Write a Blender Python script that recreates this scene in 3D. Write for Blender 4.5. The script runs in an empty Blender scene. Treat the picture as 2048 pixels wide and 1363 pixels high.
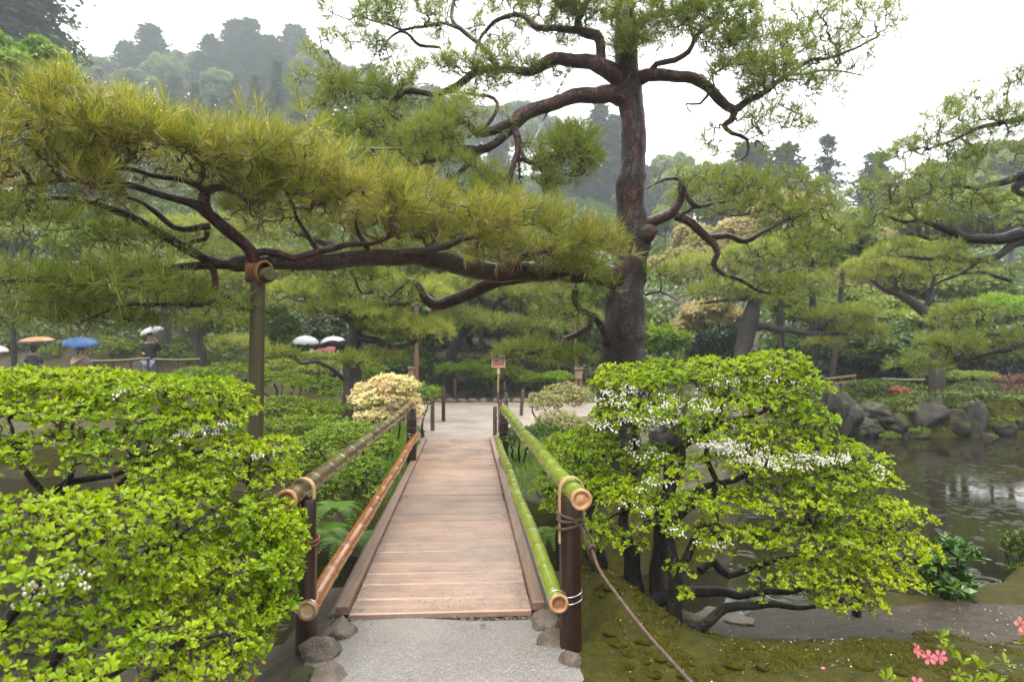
import bpy, bmesh, math, random
import numpy as np
from mathutils import Vector, Matrix, noise as mnoise

# ---------------------------------------------------------------- camera, sky, sun, exposure
random.seed(7)
rng = np.random.default_rng(7)
R = math.radians
scene = bpy.context.scene
EYE = 1.5
FPX = 2048 * 24 / 36.0
cam_data = bpy.data.cameras.new("camera")
cam = bpy.data.objects.new("camera", cam_data)
scene.collection.objects.link(cam)
cam.location = (0, 0, EYE)
cam.rotation_euler = (R(90), 0, 0)
cam_data.lens = 24
cam_data.sensor_width = 36
cam_data.shift_y = 18.5 / 2048
cam_data.clip_start = 0.05
cam_data.clip_end = 1000
cam_data.dof.use_dof = True
cam_data.dof.focus_distance = 4.3
cam_data.dof.aperture_fstop = 3.2
scene.camera = cam

world = bpy.data.worlds.new("World")
scene.world = world
world.use_nodes = True
wn = world.node_tree
sky = wn.nodes.new("ShaderNodeTexSky")
sky.sky_type = 'NISHITA'
sky.sun_disc = False
sky.sun_elevation = R(58)
sky.sun_rotation = R(20)
sky.dust_density = 4.0
sky.air_density = 1.0
hsv = wn.nodes.new("ShaderNodeHueSaturation")
hsv.inputs["Saturation"].default_value = 0.05
bgn = wn.nodes["Background"]
bgn.inputs["Strength"].default_value = 0.145
wn.links.new(sky.outputs[0], hsv.inputs["Color"])
wn.links.new(hsv.outputs[0], bgn.inputs[0])

sun_data = bpy.data.lights.new("sun", 'SUN')
sun_data.energy = 1.5
sun_data.angle = R(24)
sun_data.color = (1.0, 0.96, 0.9)
sun = bpy.data.objects.new("sun", sun_data)
scene.collection.objects.link(sun)
sun.rotation_euler = (R(32), 0, R(-20))

scene.view_settings.view_transform = 'Standard'
scene.view_settings.look = 'None'
scene.view_settings.exposure = 1.85
scene.view_settings.gamma = 1
scene.view_settings.use_curve_mapping = False
scene.cycles.use_denoising = True
scene.cycles.max_bounces = 8
scene.cycles.diffuse_bounces = 3
scene.cycles.glossy_bounces = 3
scene.cycles.transmission_bounces = 6
scene.cycles.transparent_max_bounces = 12
scene.cycles.volume_bounces = 1
scene.cycles.caustics_reflective = False
scene.cycles.caustics_refractive = False

# ---------------------------------------------------------------- helpers
COL = scene.collection
ORIG = {}

def at(px, py, d):
    """A measured photo point at a distance (m) as a place in the garden."""
    return np.array([(px - 1024) / FPX * d, d, EYE - (py - 700) / FPX * d])

def thing(name, label, cat, loc=(0, 0, 0), group=None):
    o = bpy.data.objects.new(name, None)
    o.empty_display_size = 0.1
    COL.objects.link(o)
    o.location = loc
    ORIG[o.name] = np.array(loc, float)
    o["label"] = label
    o["category"] = cat
    if group:
        o["group"] = group
    return o

def tag(o, label, cat, group=None):
    o["label"] = label
    o["category"] = cat
    if group:
        o["group"] = group
    return o

def link(name, me, parent=None, kind=None, label=None):
    o = bpy.data.objects.new(name, me)
    COL.objects.link(o)
    if parent is not None:
        o.parent = parent
        ORIG[o.name] = ORIG.get(parent.name, np.zeros(3))
    else:
        ORIG[o.name] = np.zeros(3)
    if kind:
        o["kind"] = kind
    if label:
        o["label"] = label
    return o

def dup(root, loc, rz=0.0, scale=(1, 1, 1), label=None, group=None):
    r = root.copy()
    COL.objects.link(r)
    r.location = loc
    r.rotation_euler = (0, 0, rz)
    r.scale = scale
    if label:
        r["label"] = label
    if group:
        r["group"] = group
    for ch in list(root.children):
        c = ch.copy()
        COL.objects.link(c)
        c.parent = r
        for g in ch.children:
            e = g.copy()
            COL.objects.link(e)
            e.parent = c
    return r

class MB:
    """Collects numpy vertices and faces and builds ONE mesh."""
    def __init__(self):
        self.v = []; self.f = []; self.m = []; self.n = 0

    def add(self, V, F, mat=0):
        V = np.asarray(V, float).reshape(-1, 3)
        F = np.asarray(F, np.int64)
        if len(F) == 0:
            return
        self.v.append(V)
        self.f.append(F + self.n)
        m = np.full(len(F), mat, np.int32) if np.isscalar(mat) else np.asarray(mat, np.int32)
        self.m.append(m)
        self.n += len(V)

    def mesh(self, name, mats, origin=None, smooth=False):
        me = bpy.data.meshes.new(name)
        if not self.v:
            return me
        V = np.concatenate(self.v)
        if origin is not None:
            V = V - origin
        tot = sum(len(f) for f in self.f)
        loops = np.concatenate([f.ravel() for f in self.f])
        sizes = np.concatenate([np.full(len(f), f.shape[1]) for f in self.f])
        starts = np.concatenate([[0], np.cumsum(sizes)[:-1]])
        me.vertices.add(len(V))
        me.vertices.foreach_set("co", V.astype(np.float32).ravel())
        me.loops.add(len(loops))
        me.loops.foreach_set("vertex_index", loops.astype(np.int32))
        me.polygons.add(tot)
        me.polygons.foreach_set("loop_start", starts.astype(np.int32))
        me.polygons.foreach_set("material_index", np.concatenate(self.m))
        me.polygons.foreach_set("use_smooth", np.full(tot, bool(smooth)))
        for mt in (mats if isinstance(mats, (list, tuple)) else [mats]):
            me.materials.append(mt)
        me.update(calc_edges=True)
        return me

    def build(self, name, mats, parent=None, kind=None, smooth=False, label=None):
        org = ORIG.get(parent.name) if parent is not None else None
        return link(name, self.mesh(name, mats, org, smooth), parent, kind, label)

def norm(a):
    a = np.asarray(a, float)
    return a / np.maximum(np.linalg.norm(a, axis=-1, keepdims=True), 1e-9)

def frames(D, roll=True):
    D = norm(D)
    ref = np.where(np.abs(D[:, 2:3]) > 0.9, np.array([[1.0, 0, 0]]), np.array([[0, 0, 1.0]]))
    U = norm(np.cross(ref, D))
    V = np.cross(D, U)
    if roll:
        a = rng.uniform(0, 2 * math.pi, (len(D), 1))
        U, V = U * np.cos(a) + V * np.sin(a), V * np.cos(a) - U * np.sin(a)
    return U, V, D

def scatter(mb, P, D, S, tv, tf, mat=0, roll=True, UV=None):
    """Copies of a template (its z along D) at the points P."""
    P = np.asarray(P, float)
    n = len(P)
    if n == 0:
        return
    U, V, W = UV if UV is not None else frames(D, roll)
    S = np.broadcast_to(np.asarray(S, float), (n,))[:, None, None]
    X = P[:, None, :] + S * (tv[None, :, 0:1] * U[:, None, :] + tv[None, :, 1:2] * V[:, None, :] + tv[None, :, 2:3] * W[:, None, :])
    k = len(tv)
    F = (tf[None, :, :] + (np.arange(n) * k)[:, None, None]).reshape(-1, tf.shape[1])
    if not np.isscalar(mat):
        mat = np.tile(mat, n)
    mb.add(X.reshape(-1, 3), F, mat)

def smooth_path(pts, step):
    pts = np.asarray(pts, float)
    out = []
    n = len(pts)
    for i in range(n - 1):
        p0 = pts[max(i - 1, 0)]; p1 = pts[i]; p2 = pts[i + 1]; p3 = pts[min(i + 2, n - 1)]
        L = np.linalg.norm(p2[:3] - p1[:3])
        k = max(2, int(L / step))
        for t in np.linspace(0, 1, k, endpoint=False):
            out.append(0.5 * ((2 * p1) + (-p0 + p2) * t + (2 * p0 - 5 * p1 + 4 * p2 - p3) * t * t + (-p0 + 3 * p1 - 3 * p2 + p3) * t ** 3))
    out.append(pts[-1])
    return np.array(out)

def tube(mb, pts, rad, sides=8, mat=0, rough=0.0, cap=True, seed=0.0, freq=6.0):
    pts = np.asarray(pts, float)
    n = len(pts)
    rad = np.broadcast_to(np.asarray(rad, float), (n,))
    T = norm(np.gradient(pts, axis=0))
    u = np.cross(T[0], [0, 0, 1.0])
    if np.linalg.norm(u) < 0.1:
        u = np.cross(T[0], [1.0, 0, 0])
    u = norm(u)
    a = np.arange(sides) / sides * 2 * math.pi
    ca, sa = np.cos(a)[:, None], np.sin(a)[:, None]
    rings = []
    for i in range(n):
        u = u - T[i] * np.dot(u, T[i]); u = norm(u)
        v = np.cross(T[i], u)
        dirs = ca * u + sa * v
        r = np.full((sides, 1), rad[i])
        if rough:
            q = pts[i] + dirs * rad[i]
            r = r * np.array([[1 + rough * (mnoise.noise(Vector(p * freq + seed)) + 0.5 * mnoise.noise(Vector(p * freq * 2.7 + seed)))] for p in q])
        rings.append(pts[i] + dirs * r)
    V = np.concatenate(rings)
    i = np.arange(n - 1)[:, None] * sides; j = np.arange(sides)[None, :]; j2 = (j + 1) % sides
    F = np.stack([i + j, i + j2, i + sides + j2, i + sides + j], -1).reshape(-1, 4)
    base = mb.n
    mb.add(V, F, mat)
    if cap:
        for ring, c in ((0, pts[0]), (n - 1, pts[-1])):
            Vc = np.concatenate([V[ring * sides:(ring + 1) * sides], [c]])
            k = np.arange(sides)
            Fc = np.stack([k, np.full(sides, sides), (k + 1) % sides] if ring == 0 else [k, (k + 1) % sides, np.full(sides, sides)], -1)
            mb.add(Vc, Fc, mat)

def box(mb, c, s, ax=None, mat=0, bevel=0.0):
    """A box with half sizes s; ax = three axes (rows)."""
    ax = np.eye(3) if ax is None else np.asarray(ax, float)
    c = np.asarray(c, float); s = np.asarray(s, float)
    if bevel <= 0:
        q = np.array([[x, y, z] for z in (-1, 1) for y in (-1, 1) for x in (-1, 1)], float) * s
        F = [[0, 2, 3, 1], [4, 5, 7, 6], [0, 1, 5, 4], [2, 6, 7, 3], [0, 4, 6, 2], [1, 3, 7, 5]]
        mb.add(c + q @ ax, F, mat)
        return
    b = bevel
    # chamfered box: 24 vertices
    pts = []; idx = {}
    for sx in (-1, 1):
        for sy in (-1, 1):
            for sz in (-1, 1):
                for k in range(3):
                    p = np.array([sx, sy, sz], float) * (s - b)
                    p[k] += (sx, sy, sz)[k] * b
                    idx[(sx, sy, sz, k)] = len(pts); pts.append(p)
    F4 = []; F3 = []
    for k in range(3):
        for sg in (-1, 1):
            o = [q for q in range(3) if q != k]
            ring = []
            for a2, b2 in ((-1, -1), (1, -1), (1, 1), (-1, 1)):
                t = [0, 0, 0]; t[k] = sg; t[o[0]] = a2; t[o[1]] = b2
                ring.append(idx[(*t, k)])
            F4.append(ring)
    for k in range(3):
        o = [q for q in range(3) if q != k]
        for a2 in (-1, 1):
            for b2 in (-1, 1):
                ring = []
                for sg, kk in ((-1, o[0]), (1, o[0]), (1, o[1]), (-1, o[1])):
                    t = [0, 0, 0]; t[k] = sg; t[o[0]] = a2; t[o[1]] = b2
                    ring.append(idx[(*t, kk)])
                F4.append(ring)
    for sx in (-1, 1):
        for sy in (-1, 1):
            for sz in (-1, 1):
                F3.append([idx[(sx, sy, sz, k)] for k in range(3)])
    pts = np.array(pts)
    n0 = mb.n
    mb.add(c + pts @ ax, F4, mat)
    mb.f.append(np.array(F3) + n0); mb.m.append(np.full(len(F3), mat, np.int32))

def grow(roots, T, alpha=0.25):
    """Joins target points to the skeleton like twigs: (positions, parent of each, radius weight)."""
    roots = np.asarray(roots, float); T = np.asarray(T, float)
    nR, n = len(roots), len(T)
    best = np.full(n, 1e9); bp = np.zeros(n, np.int64)
    for s in range(0, n, 500):
        dd = np.linalg.norm(T[s:s + 500, None, :] - roots[None], axis=2)
        bp[s:s + 500] = dd.argmin(1); best[s:s + 500] = dd.min(1)
    P = np.concatenate([roots, T])
    pl = np.zeros(nR + n); par = np.full(nR + n, -1, np.int64)
    alive = np.ones(n, bool); order = []
    for _ in range(n):
        i = int(np.where(alive, best, 1e9).argmin())
        alive[i] = False
        p = bp[i]; par[nR + i] = p; order.append(nR + i)
        pl[nR + i] = pl[p] + np.linalg.norm(T[i] - P[p])
        c = np.linalg.norm(T - T[i], axis=1) + alpha * pl[nR + i]
        u = alive & (c < best)
        best[u] = c[u]; bp[u] = nR + i
    w = np.zeros(nR + n)
    for i in reversed(order):
        if w[i] == 0:
            w[i] = 1
        if par[i] >= nR:
            w[par[i]] += w[i]
    return P, par, w, nR

def twigs(mb, P, par, w, nR, r0, rmax, sides=4, crook=0.12, mat=0, expo=0.42):
    k = np.arange(nR, len(P))
    A, B = P[par[k]], P[k]
    rb = np.minimum(r0 * w[k] ** expo, rmax)
    ra = np.where(par[k] >= nR, np.minimum(r0 * np.maximum(w[par[k]], 1) ** expo, rmax), rb * 1.15)
    ra = np.minimum(ra, rb * 1.5)
    L = np.linalg.norm(B - A, axis=1, keepdims=True)
    def seg(A, B, ra, rb):
        D = norm(B - A)
        U, V, _ = frames(D, False)
        a = np.arange(sides) / sides * 2 * math.pi
        ring = np.cos(a)[None, :, None] * U[:, None] + np.sin(a)[None, :, None] * V[:, None]
        X = np.concatenate([A[:, None] + ring * ra[:, None, None], B[:, None] + ring * rb[:, None, None]], 1)
        j = np.arange(sides); j2 = (j + 1) % sides
        f = np.stack([j, j2, sides + j2, sides + j], -1)
        F = (f[None] + (np.arange(len(A)) * 2 * sides)[:, None, None]).reshape(-1, 4)
        mb.add(X.reshape(-1, 3), F, mat)
    M1 = A + (B - A) * 0.36 + rng.normal(0, 1, A.shape) * L * crook
    M2 = A + (B - A) * 0.7 + rng.normal(0, 1, A.shape) * L * crook
    r1 = ra + (rb - ra) * 0.36; r2 = ra + (rb - ra) * 0.7
    seg(A, M1, ra, r1); seg(M1, M2, r1, r2); seg(M2, B, r2, rb)

def pad_points(n, c, ax, top=0.75, shell=0.6):
    """n points in a lens-shaped foliage pad with semi axes ax, more of them near its upper skin; and outward directions."""
    d = norm(rng.normal(0, 1, (n, 3)))
    up = rng.random(n) < top
    d[up, 2] = np.abs(d[up, 2])
    d[~up, 2] *= 0.5
    r = np.where(rng.random(n) < shell, rng.uniform(0.82, 1.0, n), rng.random(n) ** 0.4)[:, None]
    wob = np.array([1 + 0.25 * mnoise.noise(Vector(c) * 3 + Vector(q) * 1.7) for q in d])[:, None]
    q = d * r * wob
    return np.asarray(c) + q * np.asarray(ax), norm(d / np.asarray(ax) * min(ax))

# ---------------------------------------------------------------- terrain
AX0, AXS = -0.148, -0.0655
def axis_x(y):
    return AX0 + AXS * np.asarray(y, float)

def sstep(t):
    t = np.clip(t, 0, 1)
    return t * t * (3 - 2 * t)

FAR_X = [-60, -12, -6, -3.8, -2.6, -1.7, -1, 0.3, 1.2, 2.2, 3.2, 5, 7, 9, 14, 25, 60]
FAR_Y = [12, 11.6, 11.2, 10.4, 8.6, 7.2, 6.6, 6.5, 6.4, 7.2, 9.5, 13, 16, 16.9, 17.0, 18, 20]
NEAR_X = [-60, -8, -2, -1, 0.5, 1.2, 2, 3.2, 4.2, 6, 10, 60]
NEAR_Y = [3.4, 3.6, 4.2, 4.7, 4.85, 5.05, 5.2, 5.35, 5.85, 6.6, 8, 12]
WATER = -0.6

def ground(x, y, bumps=True):
    x = np.asarray(x, float); y = np.asarray(y, float)
    ys = np.interp(x, FAR_X, FAR_Y) + 0.18 * np.sin(x * 2.3) + 0.1 * np.sin(x * 5.1 + 1)
    yn = np.interp(x, NEAR_X, NEAR_Y) + 0.07 * np.sin(x * 3.1) + 0.04 * np.sin(x * 7.7)
    ax = np.abs(x - axis_x(y))
    b = 0.03 * np.sin(x * 2.1 + 1) * np.sin(y * 1.7) + 0.015 * np.sin(x * 6.3 + y * 4.1) if bumps else 0
    zn = -0.05 - 0.28 * sstep((y - 3.1) / 1.7) * sstep((x - 0.3) / 0.8) - 0.30 * sstep((-x - 0.95) / 0.5) + b
    mound = 0.22 * np.exp(-(((x - 0.62) / 0.42) ** 2 + ((y - 4.1) / 0.6) ** 2))
    mound += 0.10 * np.exp(-(((x - 1.6) / 0.8) ** 2 + ((y - 3.4) / 0.35) ** 2))
    zn = zn + mound
    pw = sstep((0.98 - ax) / 0.22)
    zn = zn * (1 - pw) + (-0.012) * pw
    right = sstep((x - 3.0) / 3.0)
    left = sstep((-x - 2.0) / 2.0)
    zf = 0.0 + 0.05 * b + right * (0.28 + 0.1 * np.sin(x * 1.3) + 0.08 * np.sin(y * 1.9 + x)) + left * (0.05 + 0.2 * sstep((y - 13) / 6))
    slope_y = 21.3 + 1.2 * right
    rise = np.maximum(0, y - slope_y)
    k = 0.30 - 0.10 * sstep((x - 0.1 * y) / 15)
    k = k + 0.10 * sstep((-x - 0.2 * y) / 10)
    hill = k * np.minimum(rise, 150) + 0.05 * np.maximum(rise - 150, 0)
    zf = zf + hill * sstep(rise / 3) + sstep(rise / 6) * (0.25 * np.sin(x * 0.9) * np.sin(y * 0.7))
    tn = sstep((y - yn + 0.25) / 0.6)
    tf = sstep((y - ys + 0.45) / 0.6)
    z = np.where(y < (yn + ys) / 2, zn * (1 - tn) + (-1.1) * tn, (-1.1) * (1 - tf) + zf * tf)
    return z

def gz(x, y):
    return float(ground(np.array([x]), np.array([y]))[0])
# ---------------------------------------------------------------- materials
class NT:
    def __init__(self, name):
        self.m = bpy.data.materials.new(name)
        self.m.use_nodes = True
        self.t = self.m.node_tree
        self.bsdf = self.t.nodes["Principled BSDF"]
        self.out = self.t.nodes["Material Output"]
    def n(self, typ, **kw):
        nd = self.t.nodes.new(typ)
        for k, v in kw.items():
            setattr(nd, k, v)
        return nd
    def l(self, a, b):
        self.t.links.new(a, b)
    def val(self, nd, **kw):
        for k, v in kw.items():
            nd.inputs[k.replace("_", " ")].default_value = v
        return nd
    def coords(self, kind="Object", scale=(1, 1, 1)):
        tc = self.n("ShaderNodeTexCoord")
        mp = self.n("ShaderNodeMapping")
        mp.inputs["Scale"].default_value = scale
        self.l(tc.outputs[kind], mp.inputs["Vector"])
        return mp.outputs[0]
    def noise(self, vec, scale, detail=4, rough=0.55):
        nd = self.n("ShaderNodeTexNoise")
        nd.inputs["Scale"].default_value = scale
        nd.inputs["Detail"].default_value = detail
        nd.inputs["Roughness"].default_value = rough
        if vec is not None:
            self.l(vec, nd.inputs["Vector"])
        return nd.outputs["Fac"]
    def voro(self, vec, scale, feature='F1', out="Distance"):
        nd = self.n("ShaderNodeTexVoronoi")
        nd.feature = feature
        nd.inputs["Scale"].default_value = scale
        if vec is not None:
            self.l(vec, nd.inputs["Vector"])
        return nd.outputs[out]
    def ramp(self, fac, stops):
        nd = self.n("ShaderNodeValToRGB")
        el = nd.color_ramp.elements
        while len(el) < len(stops):
            el.new(0.5)
        for e, (p, c) in zip(el, stops):
            e.position = p
            e.color = (*c, 1) if len(c) == 3 else c
        self.l(fac, nd.inputs[0])
        return nd.outputs[0]
    def mix(self, fac, a, b, blend='MIX'):
        nd = self.n("ShaderNodeMix", data_type='RGBA', blend_type=blend)
        for s, v in ((0, fac), (6, a), (7, b)):
            if hasattr(v, "node"):
                self.l(v, nd.inputs[s])
            elif s == 0:
                nd.inputs[0].default_value = v
            else:
                nd.inputs[s].default_value = (*v, 1)
        return nd.outputs[2]
    def math(self, op, a, b=0.0):
        nd = self.n("ShaderNodeMath", operation=op)
        for i, v in enumerate((a, b)):
            if hasattr(v, "node"):
                self.l(v, nd.inputs[i])
            else:
                nd.inputs[i].default_value = v
        return nd.outputs[0]
    def bump(self, h, strength=0.5, dist=0.01):
        nd = self.n("ShaderNodeBump")
        nd.inputs["Strength"].default_value = strength
        nd.inputs["Distance"].default_value = dist
        self.l(h, nd.inputs["Height"])
        self.l(nd.outputs[0], self.bsdf.inputs["Normal"])
        return nd
    def base(self, c):
        if hasattr(c, "node"):
            self.l(c, self.bsdf.inputs["Base Color"])
        else:
            self.bsdf.inputs["Base Color"].default_value = (*c, 1)
    def rough(self, r):
        if hasattr(r, "node"):
            self.l(r, self.bsdf.inputs["Roughness"])
        else:
            self.bsdf.inputs["Roughness"].default_value = r

def leafy(name, cols, trans=0.35, rough=0.38, patch=(1.5, 0.35), tint=None, spec=0.25):
    """Leaves: each leaf (mesh island) its own tone from cols, drifting over the plant in patches."""
    t = NT(name)
    g = t.n("ShaderNodeNewGeometry")
    rnd = g.outputs["Random Per Island"]
    nz = t.noise(t.coords("Object"), patch[0], 3)
    f = t.math('ADD', t.math('MULTIPLY', rnd, 1 - patch[1]), t.math('MULTIPLY', t.math('SUBTRACT', t.math('MULTIPLY', nz, 2.4), 0.7), patch[1]))
    c = t.ramp(f, [(i / (len(cols) - 1), col) for i, col in enumerate(cols)])
    t.base(c); t.rough(rough)
    t.bsdf.inputs["Specular IOR Level"].default_value = spec
    tr = t.n("ShaderNodeBsdfTranslucent")
    c2 = t.mix(1.0, c, tint or (1.0, 1.0, 0.45), 'MULTIPLY')
    t.l(c2, tr.inputs[0])
    mx = t.n("ShaderNodeMixShader")
    mx.inputs[0].default_value = trans
    t.l(t.bsdf.outputs[0], mx.inputs[1]); t.l(tr.outputs[0], mx.inputs[2])
    t.l(mx.outputs[0], t.out.inputs[0])
    return t.m

def plain(name, col, rough=0.5, var=0.15, scale=8.0, bump=0.0, metal=0.0, spec=0.5, bscale=60, bdist=0.003):
    t = NT(name)
    v = t.coords("Object")
    nz = t.noise(v, scale, 4)
    c = np.array(col)
    t.base(t.ramp(nz, [(0.25, tuple(c * (1 - var))), (0.75, tuple(np.minimum(c * (1 + var), 1)))]))
    t.rough(rough)
    t.bsdf.inputs["Metallic"].default_value = metal
    t.bsdf.inputs["Specular IOR Level"].default_value = spec
    if bump:
        t.bump(t.noise(v, bscale, 4), bump, bdist)
    return t.m

def bark(name, dark, red, grey, red_amt=0.5, rough=0.42, scale=9.0, low=None):
    """Flaking bark: long broken plates over dark cracks, red-brown or grey; below `low` (m) greyer with lichen."""
    t = NT(name)
    v0 = t.coords("Object")
    ns = t.n("ShaderNodeTexNoise"); ns.inputs["Scale"].default_value = scale * 0.55; ns.inputs["Detail"].default_value = 5; ns.inputs["Roughness"].default_value = 0.7
    t.l(v0, ns.inputs["Vector"])
    sc = t.n("ShaderNodeVectorMath", operation='SCALE'); sc.inputs[3].default_value = 2.6 / scale
    t.l(ns.outputs["Color"], sc.inputs[0])
    vv = t.n("ShaderNodeVectorMath", operation='ADD')
    t.l(v0, vv.inputs[0]); t.l(sc.outputs[0], vv.inputs[1])
    mp = t.n("ShaderNodeMapping"); mp.inputs["Scale"].default_value = (1, 1, 0.38); t.l(vv.outputs[0], mp.inputs[0])
    vo = t.n("ShaderNodeTexVoronoi"); vo.feature = 'DISTANCE_TO_EDGE'; vo.inputs["Scale"].default_value = scale * 1.5
    t.l(mp.outputs[0], vo.inputs["Vector"])
    vc = t.n("ShaderNodeTexVoronoi"); vc.inputs["Scale"].default_value = scale * 1.5; t.l(mp.outputs[0], vc.inputs["Vector"])
    sep = t.n("ShaderNodeSeparateColor"); t.l(vc.outputs["Color"], sep.inputs[0])
    crack = t.ramp(vo.outputs["Distance"], [(0.0, (0, 0, 0)), (0.09, (1, 1, 1))])
    n1 = t.noise(v0, 4.0, 6, 0.65); n2 = t.noise(v0, 45.0, 6, 0.7)
    mixf = t.math('ADD', t.math('MULTIPLY', n1, 0.75), t.math('MULTIPLY', sep.outputs[0], 0.25))
    lo = 0.72 - 0.5 * red_amt
    plate = t.mix(t.ramp(mixf, [(lo, (0, 0, 0)), (lo + 0.16, (1, 1, 1))]), grey, red)
    if low is not None:
        sp = t.n("ShaderNodeSeparateXYZ"); t.l(v0, sp.inputs[0])
        h = t.math('ADD', sp.outputs[2], t.math('MULTIPLY', n1, 0.9))
        k = t.ramp(t.math('MULTIPLY', t.math('SUBTRACT', h, low), 1.0), [(0.0, (0, 0, 0)), (1.0, (1, 1, 1))])
        plate = t.mix(k, tuple(np.array(grey) * 0.75), plate)
        lich = t.ramp(t.noise(v0, 12, 6, 0.75), [(0.57, (0, 0, 0)), (0.66, (1, 1, 1))])
        plate = t.mix(t.math('MULTIPLY', lich, t.math('SUBTRACT', 0.7, t.math('MULTIPLY', k, 0.6))), plate, (0.15, 0.16, 0.125))
    plate = t.mix(1.0, plate, t.ramp(sep.outputs[1], [(0, (0.6, 0.6, 0.6)), (1, (1.15, 1.15, 1.15))]), 'MULTIPLY')
    c = t.mix(t.math('MULTIPLY', t.math('SUBTRACT', 1.0, crack), 0.8), plate, dark)
    c = t.mix(t.ramp(n2, [(0.35, (0.6, 0.6, 0.6)), (0.6, (0, 0, 0))]), c, dark)
    t.base(c); t.rough(rough)
    t.bsdf.inputs["Specular IOR Level"].default_value = 0.28
    hgt = t.math('ADD', t.math('MULTIPLY', crack, 0.5), t.math('MULTIPLY', n2, 0.9))
    t.bump(hgt, 0.9, 0.015)
    return t.m

M = {}
M["lime"] = leafy("enkianthus_leaf", [(0.085, 0.19, 0.002), (0.20, 0.33, 0.003), (0.33, 0.43, 0.005), (0.46, 0.50, 0.010)], 0.45, 0.36, (1.3, 0.58), tint=(1.0, 1.0, 0.3), spec=0.25)
M["lime_red"] = plain("bud_scale", (0.28, 0.15, 0.06), 0.5, 0.2)
M["bell"] = leafy("white_bell", [(0.72, 0.73, 0.62), (0.82, 0.82, 0.76)], 0.3, 0.4, tint=(1, 1, 0.9))
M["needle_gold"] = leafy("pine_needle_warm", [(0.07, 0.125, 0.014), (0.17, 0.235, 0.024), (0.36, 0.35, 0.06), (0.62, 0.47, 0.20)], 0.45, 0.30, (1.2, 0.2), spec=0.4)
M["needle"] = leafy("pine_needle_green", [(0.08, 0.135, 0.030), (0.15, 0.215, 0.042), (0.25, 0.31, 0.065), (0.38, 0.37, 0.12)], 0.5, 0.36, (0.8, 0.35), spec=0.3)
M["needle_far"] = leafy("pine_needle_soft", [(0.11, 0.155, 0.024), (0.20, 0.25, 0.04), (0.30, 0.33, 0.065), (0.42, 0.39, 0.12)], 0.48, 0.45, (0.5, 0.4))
M["candle"] = leafy("pine_candle", [(0.30, 0.13, 0.06), (0.42, 0.22, 0.09), (0.48, 0.30, 0.12)], 0.1, 0.5)
M["twig"] = plain("dark_twig", (0.022, 0.014, 0.011), 0.35, 0.35, 6)
M["twig_red"] = plain("reddish_twig", (0.10, 0.05, 0.025), 0.4, 0.35, 6)
M["bark_red"] = bark("pine_bark", (0.007, 0.005, 0.004), (0.072, 0.021, 0.016), (0.032, 0.024, 0.021), 0.58, 0.40, 10.0, 2.0)
M["bark_limb"] = bark("pine_limb_bark", (0.010, 0.006, 0.005), (0.085, 0.027, 0.019), (0.042, 0.026, 0.021), 0.62, 0.30, 14.0)
M["bark_dark"] = bark("dark_bark", (0.006, 0.005, 0.004), (0.024, 0.017, 0.012), (0.022, 0.020, 0.015), 0.4, 0.5, 14.0)
M["bark_grey"] = bark("grey_bark", (0.014, 0.011, 0.009), (0.06, 0.036, 0.028), (0.062, 0.053, 0.044), 0.35, 0.5, 12.0)
M["maple_lime"] = leafy("maple_leaf_lime", [(0.10, 0.20, 0.004), (0.18, 0.30, 0.005), (0.28, 0.38, 0.010)], 0.45, 0.45, (0.6, 0.5))
M["maple_mid"] = leafy("leaf_mid_green", [(0.08, 0.14, 0.008), (0.145, 0.205, 0.012), (0.23, 0.27, 0.022)], 0.4, 0.42, (0.6, 0.5))
M["maple_peach"] = leafy("maple_leaf_peach", [(0.22, 0.28, 0.05), (0.34, 0.33, 0.10), (0.50, 0.37, 0.20), (0.56, 0.46, 0.27)], 0.48, 0.55, (0.35, 0.5), tint=(1, 0.95, 0.7))
M["leaf_olive"] = leafy("leaf_olive_yellow", [(0.11, 0.17, 0.014), (0.20, 0.26, 0.022), (0.31, 0.33, 0.04)], 0.4, 0.45, (0.5, 0.5))
M["leaf_dark"] = leafy("leaf_dark_green", [(0.010, 0.026, 0.004), (0.020, 0.043, 0.006), (0.042, 0.075, 0.010)], 0.25, 0.35, (0.7, 0.4))
M["leaf_deep"] = leafy("leaf_deep_green", [(0.032, 0.068, 0.005), (0.065, 0.115, 0.007), (0.12, 0.18, 0.012)], 0.35, 0.4, (0.7, 0.4))
M["azalea"] = leafy("azalea_leaf", [(0.075, 0.15, 0.004), (0.14, 0.23, 0.005), (0.23, 0.32, 0.008)], 0.35, 0.4, (1.5, 0.45))
M["azalea_yel"] = leafy("azalea_leaf_yellow", [(0.09, 0.18, 0.005), (0.17, 0.26, 0.007), (0.25, 0.32, 0.012)], 0.35, 0.4, (1.5, 0.45))
M["azalea_pale"] = leafy("azalea_leaf_pale", [(0.14, 0.20, 0.06), (0.24, 0.30, 0.10), (0.38, 0.28, 0.15), (0.42, 0.36, 0.2)], 0.35, 0.45, (2.0, 0.3))
M["pieris"] = leafy("pieris_new_leaf", [(0.66, 0.42, 0.26), (0.70, 0.56, 0.32), (0.70, 0.66, 0.34), (0.50, 0.58, 0.18)], 0.35, 0.45, (2.6, 0.55), tint=(1, 0.95, 0.7))
M["leaf_maroon"] = leafy("leaf_maroon", [(0.11, 0.035, 0.03), (0.17, 0.06, 0.04), (0.13, 0.09, 0.035)], 0.3, 0.4)
M["leaf_red"] = leafy("leaf_orange_red", [(0.30, 0.09, 0.04), (0.40, 0.15, 0.07), (0.28, 0.16, 0.06)], 0.3, 0.4)
M["rhodo"] = leafy("rhododendron_leaf", [(0.03, 0.075, 0.018), (0.06, 0.13, 0.025), (0.12, 0.20, 0.04)], 0.2, 0.28)
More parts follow.
